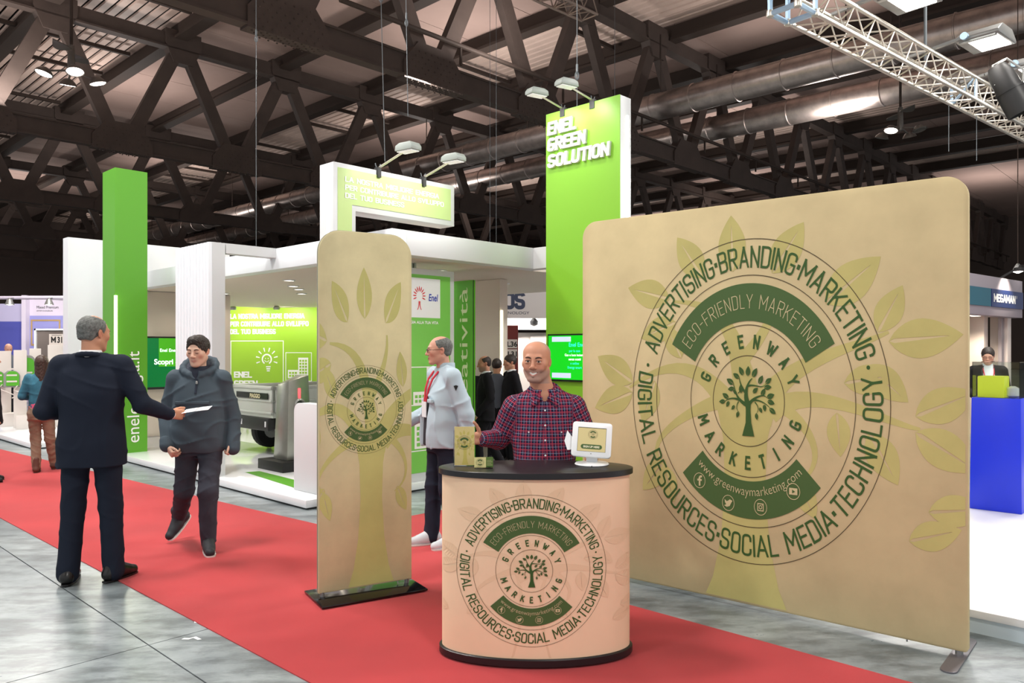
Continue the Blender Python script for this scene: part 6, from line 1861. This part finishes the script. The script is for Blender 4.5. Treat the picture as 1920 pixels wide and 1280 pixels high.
# ---- young man striding towards us
def anorak_outfit(T, J, HP, Rh):
    F = Field(); nz, pz = J['neck'][2], J['pelvis'][2]
    F.stack(torso_rows(J, [(0.800, 0.190, 0.145, 0), (0.835, 0.212, 0.165, 0), (1.0, 0.216, 0.168, 0), (1.2, 0.205, 0.155, 0), (1.34, 0.190, 0.125, 0), (nz - 0.06, 0.135, 0.10, 0.005), (nz - 0.01, 0.085, 0.085, 0.01)]), 2.5, 0.03)
    sleeves(F, J, (0.072, 0.070, 0.058), 0.026, 0.015)
    for s in 'LR': F.cap((0.05 * (1 if s == 'L' else -1), 0.02, nz - 0.035), V3(*J['sh' + s]) + V3(0, 0, 0.012), 0.045, 0.056, 0.05)
    n = V3(*J['neck'])
    hq = lambda u: n + V3(0.122 * math.sin(u), 0.030 + 0.115 * math.cos(u), 0.012 + 0.062 * math.cos(u) + 0.012 * abs(math.sin(u)))
    for i in range(16):        # hood lying round the neck, open towards the front
        u0, u1 = 2 * PI * i / 16, 2 * PI * (i + 1) / 16
        r = lambda u: 0.026 + 0.014 * (0.5 + 0.5 * math.cos(u))
        F.cap(hq(u0), hq(u1), r(u0), r(u1), 0.012)
    F.ell(n + V3(0.004, -0.135, 0.00), (0.040, 0.07, 0.075), 0.010, '-')
    F.warp(creases(0.0095, 30, 2.0))
    garment(T, F, 'anorak', m_anorak, 0.0085)
    L = Field()
    for i in range(12):
        u0, u1 = 2 * PI * i / 12, 2 * PI * (i + 1) / 12
        q = lambda u: n + V3(0.088 * math.sin(u), 0.016 + 0.082 * math.cos(u), 0.014 + 0.052 * math.cos(u))
        L.cap(q(u0), q(u1), 0.022, 0.022, 0.012)
    L.stack([(-0.08, 0, -0.012, 0.080, 0.088), (0.030, 0, 0.0, 0.072, 0.072)], 2.0, 0.02, '+', tuple(n))
    garment(T, L, 'hood_lining', m_anorakd, 0.008)
    yf = lambda z: -0.5 * 0 - np.interp(z, [0.8, 1.0, 1.2, 1.36, 1.45], [0.178, 0.182, 0.162, 0.135, 0.10])
    w = MB(); w.box(-0.145, 0.120, -0.182, -0.145, 1.165, 1.195); w.build('pocket_flap', m_anorak, T, bevel=0.006).location = (0.0, 0.010, 0.03)
    w = MB(); w.tube([(0.030, -0.090, nz - 0.01), (0.018, -0.135, nz - 0.10), (0.012, -0.155, nz - 0.19)], 0.010, 8); w.build('zip_placket', m_anorakd, T, smooth=True)
    MB().lathe([(0.004, 0), (0.009, 0.004), (0.009, 0.022), (0.003, 0.028)], 8, (0.02, -0.150, nz - 0.115)).build('zip_pull', m_grey, T)
    for s in 'LR':
        wr, el = V3(*J['wr' + s]), V3(*J['el' + s]); fa = (wr - el) / np.linalg.norm(wr - el)
        C = Field(); C.cap(wr - fa * 0.055, wr - fa * 0.012, 0.058, 0.056, 0.004); garment(T, C, 'cuff', m_anorak, 0.008)
    trousers(T, J, m_jeansg, (0.100, 0.079, 0.062), step=0.010, amp=0.009, hem=-0.02, fz=48)
    shoes(T, J, m_sneak, m_sole, 0.17, 0.046, 0.055, 0.007)
Jy = dict(pelvis=(0, 0, 0.915), neck=(0.0, -0.035, 1.475), head=(0.008, -0.072, 1.628), shL=(0.182, -0.015, 1.395), shR=(-0.185, -0.015, 1.395),
          elR=(-0.262, 0.03, 1.095), wrR=(-0.225, -0.10, 0.855), elL=(0.250, 0.05, 1.085), wrL=(0.272, -0.02, 0.815),
          hipL=(0.092, 0, 0.885), hipR=(-0.092, 0.0, 0.885), knL=(0.105, -0.135, 0.495), anL=(0.095, -0.10, 0.098), toL=(0.165, -0.275, 0.035),
          knR=(-0.125, 0.01, 0.480), anR=(-0.255, 0.30, 0.215), toR=(-0.315, 0.185, 0.062))
hair_y = dict(mat=m_hairk, th=0.010, top=1.25, add=[((0, -0.035, 0.090), (0.062, 0.058, 0.040))], cut=[((0, -0.125, 0.010), (0.070, 0.072, 0.072)), ((0, -0.09, -0.06), (0.12, 0.10, 0.075)), ((0.085, 0.012, -0.015), (0.02, 0.024, 0.034)), ((-0.085, 0.012, -0.015), (0.02, 0.024, 0.034))], planes=[((0, 0.06, -0.045), (0, 0.1, -1)), ((0, -0.04, -0.012), (0, -0.55, -1))], rough=0.0028)
make_person('young man with short dark hair in a grey hooded anorak, striding on the red carpet', (-2.545, 6.30, 0.006), R(6), Jy, anorak_outfit,
            hands=dict(R=dict(d=(0.55, -0.45, -0.55), n=(0.35, 0.75, -0.45), t=(0.25, -0.55, 0.35), curl=(55, 60, 40), thumb=25, off=0.01), L=dict(d=(0.05, -0.1, -1), n=(-1, 0.1, 0), t=(0, -1, 0), curl=(55, 60, 45), off=-0.075)),
            head=dict(yaw=-8, pitch=9, roll=0, closed=True, hair=hair_y, lip='#b0706a', stubble=0.12), skin='#d9b09a', scale=0.99)

# ---- man in the pale windbreaker
def wind_outfit(T, J, HP, Rh):
    F = Field(); nz, pz = J['neck'][2], J['pelvis'][2]
    F.stack(torso_rows(J, [(0.845, 0.215, 0.190, 0.01), (0.95, 0.220, 0.195, 0.0), (1.15, 0.212, 0.178, 0), (1.33, 0.208, 0.150, 0), (nz - 0.07, 0.150, 0.108, 0.01), (nz + 0.015, 0.088, 0.084, 0.012)]), 2.4, 0.03)
    sleeves(F, J, (0.078, 0.072, 0.056), 0.024, 0.012)
    for s in 'LR': F.cap((0.05 * (1 if s == 'L' else -1), 0.02, nz - 0.01), V3(*J['sh' + s]) + V3(0, 0, 0.020), 0.048, 0.056, 0.05)
    F.ell((-0.01, -0.205, 1.12), (0.075, 0.085, 0.42), 0.012, '-')
    F.warp(creases(0.011, 30, 5.0))
    garment(T, F, 'windbreaker', m_wind, 0.009)
    C = Field(); C.stack([(-0.02, 0, 0.006, 0.092, 0.088), (0.058, 0, 0.016, 0.074, 0.074)], 2.1, 0.01, '+', tuple(V3(*J['neck'])))
    C.ell(V3(*J['neck']) + V3(0, -0.11, 0.03), (0.05, 0.07, 0.10), 0.01, '-')
    garment(T, C, 'jacket_collar', m_wind, 0.007)
    S = Field(); S.stack(torso_rows(J, [(0.86, 0.185, 0.160, 0.0), (1.15, 0.185, 0.155, 0), (1.33, 0.175, 0.128, 0), (nz - 0.03, 0.09, 0.078, 0)]), 2.3, 0.02)
    garment(T, S, 'dark_tee', m_tee, 0.012)
    w = MB()
    for s in (-1, 1): w.tube([(0.050 * s, -0.060, nz - 0.015), (0.045 * s, -0.112, nz - 0.08), (0.034 * s, -0.142, nz - 0.16), (0.015 * s, -0.160, nz - 0.27)], 0.009, 6)
    w.build('lanyard', m_redl, T, smooth=True)
    MB().box(-0.045, 0.045, -0.172, -0.166, nz - 0.40, nz - 0.27).build('badge', m_badge, T)
    sh = V3(*J['shL'])
    w = MB(); w.prism([(-0.02, 0.02), (0.0, -0.02), (0.02, 0.02), (0.0, 0.026)], lambda x, z: (sh[0] + 0.088, sh[1] + x - 0.01, sh[2] - 0.085 + z), lambda x, z: (sh[0] + 0.094, sh[1] + x - 0.01, sh[2] - 0.085 + z)); w.build('sleeve_badge', m_tv, T)
    w = MB(); w.box(0.06, 0.15, -0.168, -0.145, 1.225, 1.255); w.build('pocket_flap', m_wind, T, bevel=0.004)
    trousers(T, J, m_navytr, (0.098, 0.074, 0.066), step=0.011, amp=0.006, hem=-0.08)
    shoes(T, J, M('pale_sneaker', '#c9d0d6', 0.6), m_sole, 0.18, 0.046, 0.01)
Jw = dict(head=(0.0, -0.03, 1.662), elL=(0.262, 0.10, 1.13), wrL=(0.26, 0.12, 0.92), elR=(-0.23, 0.0, 1.14), wrR=(-0.17, -0.24, 1.06), knL=(0.10, 0.0, 0.50), anL=(0.10, 0.06, 0.09), toL=(0.12, -0.12, 0.035), knR=(-0.10, -0.04, 0.5), anR=(-0.10, -0.06, 0.09), toR=(-0.11, -0.24, 0.035))
hair_w = dict(mat=m_hairg, th=0.003, add=[((0, 0.055, -0.02), (0.058, 0.045, 0.05))], cut=[((0, -0.035, 0.125), (0.066, 0.105, 0.060)), ((0, -0.11, -0.02), (0.12, 0.100, 0.16)), ((0.085, 0.012, -0.01), (0.02, 0.022, 0.036)), ((-0.085, 0.012, -0.01), (0.02, 0.022, 0.036))], planes=[((0, 0.06, -0.052), (0, 0.25, -1))], rough=0.0006)
make_person('balding man with glasses in a pale blue windbreaker with red lanyard, facing left', (-0.575, 6.42, 0.006), R(-62), Jw, wind_outfit,
            hands=dict(R=dict(d=(0.1, -0.9, -0.1), n=(0.9, 0.1, 0), t=(0, 0, 1), curl=(60, 60, 40))),
            head=dict(yaw=-16, pitch=2, hair=hair_w, glasses=True, browm=m_browg), skin='#c79480', scale=0.973)

# ---- the smiling man behind the counter
m_plaid = bpy.data.materials.new('plaid_shirt'); m_plaid.use_nodes = True
def _plaid():
    nt = m_plaid.node_tree; b = nt.nodes['Principled BSDF']; b.inputs['Roughness'].default_value = 0.8; b.inputs['Specular IOR Level'].default_value = 0.15
    at = nt.nodes.new('ShaderNodeAttribute'); at.attribute_name = 'Col'
    sx = nt.nodes.new('ShaderNodeSeparateXYZ'); nt.links.new(at.outputs['Vector'], sx.inputs[0])
    def math_(op, a, b_=None, c=None):
        n = nt.nodes.new('ShaderNodeMath'); n.operation = op
        for i, v in enumerate((a, b_, c)):
            if v is None: continue
            if isinstance(v, (int, float)): n.inputs[i].default_value = v
            else: nt.links.new(v, n.inputs[i])
        return n.outputs[0]
    def stripe(co, period, off, half):
        f = math_('FRACT', math_('ADD', math_('DIVIDE', co, period), off))
        return math_('LESS_THAN', math_('ABSOLUTE', math_('SUBTRACT', f, 0.5)), half)
    cur = None
    def mix(base, colr, fac, k):
        m = nt.nodes.new('ShaderNodeMix'); m.data_type = 'RGBA'
        if base is None: m.inputs[6].default_value = lin('#20203c')
        else: nt.links.new(base, m.inputs[6])
        m.inputs[7].default_value = lin(colr)
        nt.links.new(math_('MULTIPLY', fac, k), m.inputs[0]); return m.outputs[2]
    u, v = sx.outputs[0], sx.outputs[1]
    per = 0.036
    for co in (u, v):
        cur = mix(cur, '#8a2440', stripe(co, per, 0.0, 0.13), 0.30)
        cur = mix(cur, '#e05566', stripe(co, per, 0.0, 0.045), 0.62)
        cur = mix(cur, '#b9c4e2', stripe(co, per, 0.5, 0.030), 0.55)
        cur = mix(cur, '#c8405a', stripe(co, per, 0.25, 0.025), 0.4)
    nt.links.new(cur, b.inputs['Base Color'])
_plaid()
def plaid_outfit(T, J, HP, Rh):
    F = Field(); nz, pz = J['neck'][2], J['pelvis'][2]
    F.stack(torso_rows(J, [(pz - 0.08, 0.175, 0.130, 0), (pz, 0.182, 0.140, -0.01), (pz + 0.14, 0.186, 0.148, -0.015), (nz - 0.24, 0.190, 0.130, 0), (nz - 0.10, 0.172, 0.102, 0), (nz - 0.03, 0.115, 0.085, 0), (nz + 0.01, 0.076, 0.075, 0)]), 2.4, 0.03)
    sleeves(F, J, (0.070, 0.062, 0.047), 0.045, 0.012)
    for s in (-1, 1): F.cap((J['neck'][0] + 0.055 * s, 0.015, nz - 0.012), V3(*J['sh' + ('L' if s > 0 else 'R')]) + V3(-0.01 * s, 0, -0.004), 0.040, 0.050, 0.045)
    F.ell(V3(*J['neck']) + V3(0, -0.110, -0.015), (0.030, 0.060, 0.052), 0.006, '-')
    F.warp(creases(0.005, 36, 7.0))
    VF = F.mesh(0.008)
    V = VF[0]
    uv = np.stack([V[:, 0] + 0.35 * V[:, 1] * np.sign(V[:, 0]), V[:, 2]], 1)
    best = np.full(len(V), 1e9)
    for s in 'LR':
        for a, b, acc in ((J['sh' + s], J['el' + s], 0), (J['el' + s], J['wr' + s], 0.3)):
            a, b = V3(*a), V3(*b); ab = b - a; L = np.linalg.norm(ab); d = ab / L
            t = np.clip((V - a) @ d, 0, L); q = V - a - t[:, None] * d
            dist = np.linalg.norm(q, axis=1)
            e1 = np.cross(d, V3(0, 1, 0.2)); e1 /= np.linalg.norm(e1); e2 = np.cross(d, e1)
            an = np.arctan2(q @ e2, q @ e1)
            on = (dist < 0.085) & (np.abs(V[:, 0] - J['neck'][0]) > 0.165) & (dist < best)
            uv[on] = np.stack([an * 0.06, acc + (V - a) @ d], 1)[on]; best[on] = dist[on]
    put('plaid_shirt', VF, m_plaid, T, np.concatenate([uv + 2.0, np.zeros((len(V), 1))], 1))
    # collar leaves, button strip, pocket flaps
    n = V3(*J['neck'])
    K = Field()
    for i in range(12):
        u0, u1 = R(-132 + 22 * i), R(-110 + 22 * i)
        q = lambda u: n + V3(0.076 * math.sin(u), 0.010 + 0.074 * math.cos(u), 0.012 + 0.026 * math.cos(u))
        K.cap(q(u0), q(u1), 0.015, 0.015, 0.01)
    for s in (-1, 1):
        a, b, c_ = n + V3(0.070 * s, -0.020, 0.010), n + V3(0.028 * s, -0.092, -0.040), n + V3(0.066 * s, -0.094, -0.078)
        K.cap(a, b, 0.016, 0.011, 0.014); K.cap(a + V3(0.012 * s, 0, -0.010), c_, 0.019, 0.010, 0.02); K.cap(b, c_, 0.011, 0.009, 0.016)
    VK = K.mesh(0.006)
    put('collar', VK, m_plaid, T, np.stack([VK[0][:, 0] * 1.1 + 2.0, VK[0][:, 2] * 1.1 + 2.0 + 0.5 * VK[0][:, 0], 0 * VK[0][:, 0]], 1))
    yf = lambda z: np.interp(z, [pz, pz + 0.14, nz - 0.24, nz - 0.1], [-0.151, -0.165, -0.133, -0.104])
    for i in range(5):
        z = nz - 0.11 - 0.085 * i
        MB().lathe([(0.0055, 0), (0.0055, 0.002), (0.002, 0.0035)], 10, (0.0, yf(z) - 0.002, z), (0, -1, 0.1)).build('button', m_shirtw, T)
    for s in (-1, 1):
        MB().lathe([(0.0045, 0), (0.0045, 0.002), (0.002, 0.0035)], 10, (0.095 * s, yf(nz - 0.235) + 0.012, nz - 0.235), (0, -1, 0.1)).build('button', m_shirtw, T)
    trousers(T, J, m_navytr, (0.095, 0.07, 0.06), top=pz + 0.02, step=0.014)
    shoes(T, J, m_blkshoe, step=0.01)
dz = -0.115
Jc = dict(pelvis=(0, 0.02, 0.94 + dz), neck=(0.0, 0.0, 1.495 + dz), head=(-0.048, -0.035, 1.665 + dz + 0.004), shL=(0.180, 0.01, 1.398 + dz), shR=(-0.180, 0.01, 1.398 + dz), elR=(-0.275, 0.06, 1.085), wrR=(-0.365, -0.115, 1.105),
          elL=(0.262, 0.03, 1.10), wrL=(0.250, -0.175, 1.065), hipL=(0.092, 0.02, 0.80), hipR=(-0.092, 0.02, 0.80), knL=(0.098, 0.03, 0.45), knR=(-0.098, 0.03, 0.45), anL=(0.10, 0.06, 0.09), anR=(-0.10, 0.06, 0.09), toL=(0.13, -0.10, 0.035), toR=(-0.13, -0.10, 0.035))
make_person('smiling man with shaved head in a dark red and navy plaid shirt, behind the counter', (0.192, 4.60, 0.006), 0, Jc, plaid_outfit,
            hands=dict(R=dict(d=(-0.80, -0.45, 0.10), n=(0.35, -0.8, 0.35), t=(0.15, 0.25, 0.95), curl=(14, 18, 12), thumb=62, spread=6), L=dict(d=(0.05, -0.95, -0.12), n=(-0.3, 0, -1), t=(-1, 0, 0.2), curl=(15, 25, 20))),
            head=dict(size=1.02, jaw=1.10, skull=1.05, neck=0.068, yaw=-13, pitch=2, roll=1.5, smile=1.0, stubble=0.55, shaved=0.7, gaze=0.6, lip='#b8605c', browz=0.001), skin='#ca9075')

# ---- the woman at the far left, walking away
def woman_outfit(T, J, HP, Rh):
    F = Field(); nz = J['neck'][2]
    F.stack(torso_rows(J, [(0.98, 0.165, 0.125, 0), (1.15, 0.160, 0.12, 0), (nz - 0.2, 0.175, 0.125, 0), (nz - 0.08, 0.150, 0.10, 0), (nz + 0.01, 0.075, 0.07, 0)]), 2.3, 0.03)
    sleeves(F, J, (0.066, 0.058, 0.046), 0.04, 0.012)
    F.warp(creases(0.006, 36, 3.0)); garment(T, F, 'jacket', m_teal_j, 0.011)
    P_ = Field(); P_.stack(torso_rows(J, [(0.90, 0.172, 0.13, 0), (1.05, 0.162, 0.122, 0)]), 2.3, 0.02); garment(T, P_, 'top', m_pink, 0.012)
    trousers(T, J, m_khaki, (0.098, 0.074, 0.066), step=0.012, amp=0.010, fz=60)
    shoes(T, J, m_boot, None, 0.15, 0.042, 0.10, 0.010)
Jf = dict(head=(0, -0.02, 1.645), elR=(-0.23, 0.0, 1.14), wrR=(-0.14, -0.17, 1.22), elL=(0.25, 0.02, 1.15), wrL=(0.18, -0.18, 1.12), shL=(0.165, 0.01, 1.43), shR=(-0.165, 0.01, 1.43),
          knL=(0.09, -0.06, 0.5), anL=(0.06, 0.02, 0.09), toL=(0.08, -0.15, 0.035), knR=(-0.09, -0.10, 0.5), anR=(-0.10, -0.28, 0.10), toR=(-0.11, -0.46, 0.045))
hair_f = dict(mat=m_hairb, th=0.014, caps=[((0, 0.06, 0.02), (0, 0.085, -0.30), 0.072, 0.060), ((0.04, 0.05, 0.0), (0.05, 0.06, -0.24), 0.05, 0.04), ((-0.04, 0.05, 0.0), (-0.05, 0.06, -0.24), 0.05, 0.04)], cut=[((0, -0.10, -0.03), (0.07, 0.085, 0.09))], rough=0.003)
make_person('woman with long brown hair in a teal jacket and khaki trousers, walking away', (-6.24, 10.25, 0.006), R(196), Jf, woman_outfit, head=dict(hair=hair_f, yaw=15), skin='#c9a089', scale=0.875, fine=False)

# ---- the man by the blue plinth
hair_d = dict(mat=m_hairk, th=0.010, top=1.3, cut=[((0, -0.125, -0.005), (0.08, 0.075, 0.075)), ((0, -0.09, -0.06), (0.12, 0.10, 0.075)), ((0.085, 0.012, -0.015), (0.02, 0.024, 0.034)), ((-0.085, 0.012, -0.015), (0.02, 0.024, 0.034))], planes=[((0, 0.06, -0.05), (0, 0.1, -1)), ((0, -0.04, -0.02), (0, -0.55, -1))], rough=0.002)
make_person('man with glasses in an open black suit and red lanyard, beside the blue plinth', (6.46, 10.5, 0.006), R(-22), dict(elR=(-0.24, 0.03, 1.14), wrR=(-0.17, -0.19, 1.05)), suit(m_blksuit, hem=0.80, open_=True, step=0.012, lanyard=True),
            head=dict(hair=hair_d, pitch=16, yaw=-12, glasses=True), skin='#c79c84', scale=0.925, fine=False)

# ---- the group of men beyond the counter
hair_s = dict(hair_w, mat=m_hairk)
make_person('bald man in a black suit facing left, in front of the two other suited men', (-0.36, 10.35, 0), R(-80), dict(wrL=(0.22, -0.15, 0.90), elL=(0.24, 0.05, 1.14), knL=(.09, -.12, .5), anL=(.09, -.10, .09), toL=(.1, -.28, .035), knR=(-.09, .05, .5), anR=(-.09, .26, .13), toR=(-.09, .12, .05)), suit(m_blksuit, hem=0.78, step=0.013), head=dict(hair=hair_s, pitch=8, stubble=0.5), skin='#c08d74', scale=0.866, fine=False)
def greyshirt(T, J, HP, Rh):
    F = Field(); nz = J['neck'][2]
    F.stack(torso_rows(J, [(0.88, 0.180, 0.135, 0), (1.15, 0.175, 0.130, 0), (nz - 0.2, 0.185, 0.13, 0), (nz - 0.08, 0.165, 0.10, 0), (nz + 0.03, 0.072, 0.07, 0)]), 2.3, 0.03)
    sleeves(F, J, (0.068, 0.058, 0.046), 0.04, 0.012); F.warp(creases(0.005, 32, 6)); garment(T, F, 'shirt', m_greysh, 0.013)
    trousers(T, J, m_blksuit, step=0.013); shoes(T, J, m_blkshoe, step=0.012)
make_person('dark haired man in a grey shirt seen from behind, between the two black suits', (-0.215, 11.1, 0), R(172), dict(), greyshirt, head=dict(hair=dict(hair_d), yaw=-10), skin='#b58468', scale=0.84, fine=False)
make_person('dark haired man in a black suit facing left, nearest the light strip', (-0.02, 10.9, 0), R(-72), dict(elL=(0.25, 0.08, 1.14), wrL=(0.24, -0.06, 0.9)), suit(m_blksuit, hem=0.78, step=0.013), head=dict(hair=hair_d, pitch=6), skin='#b98a70', scale=0.872, fine=False)
make_person('black suited person half hidden behind the windbreaker man and the bald man', (-0.61, 11.3, 0), R(150), dict(), suit(m_blksuit, hem=0.78, step=0.014), head=dict(hair=hair_d), skin='#b98a70', scale=0.82, fine=False)
# ---- people cut by the picture edges
make_person('dark suited person cut off by the left edge of the picture', (-6.42, 9.5, 0.006), R(120), dict(), suit(m_blksuit, hem=0.78, step=0.014), head=dict(hair=hair_d), skin='#b98a70', scale=0.90, fine=False)
make_person('dark suited person cut off by the right edge, on the white platform', (5.62, 8.0, 0.135), R(-100), dict(elL=(0.25, 0.06, 1.14), wrL=(0.235, -0.10, 0.92)), suit(m_blksuit, hem=0.74, step=0.014), head=dict(hair=hair_d), skin='#b98a70', scale=0.93, fine=False)
make_person('bald person standing behind the leftmost white pedestals', (-11.2, 17.2, 0.1), R(40), dict(), greyshirt, head=dict(pitch=15), skin='#b88a78', scale=0.93, fine=False)
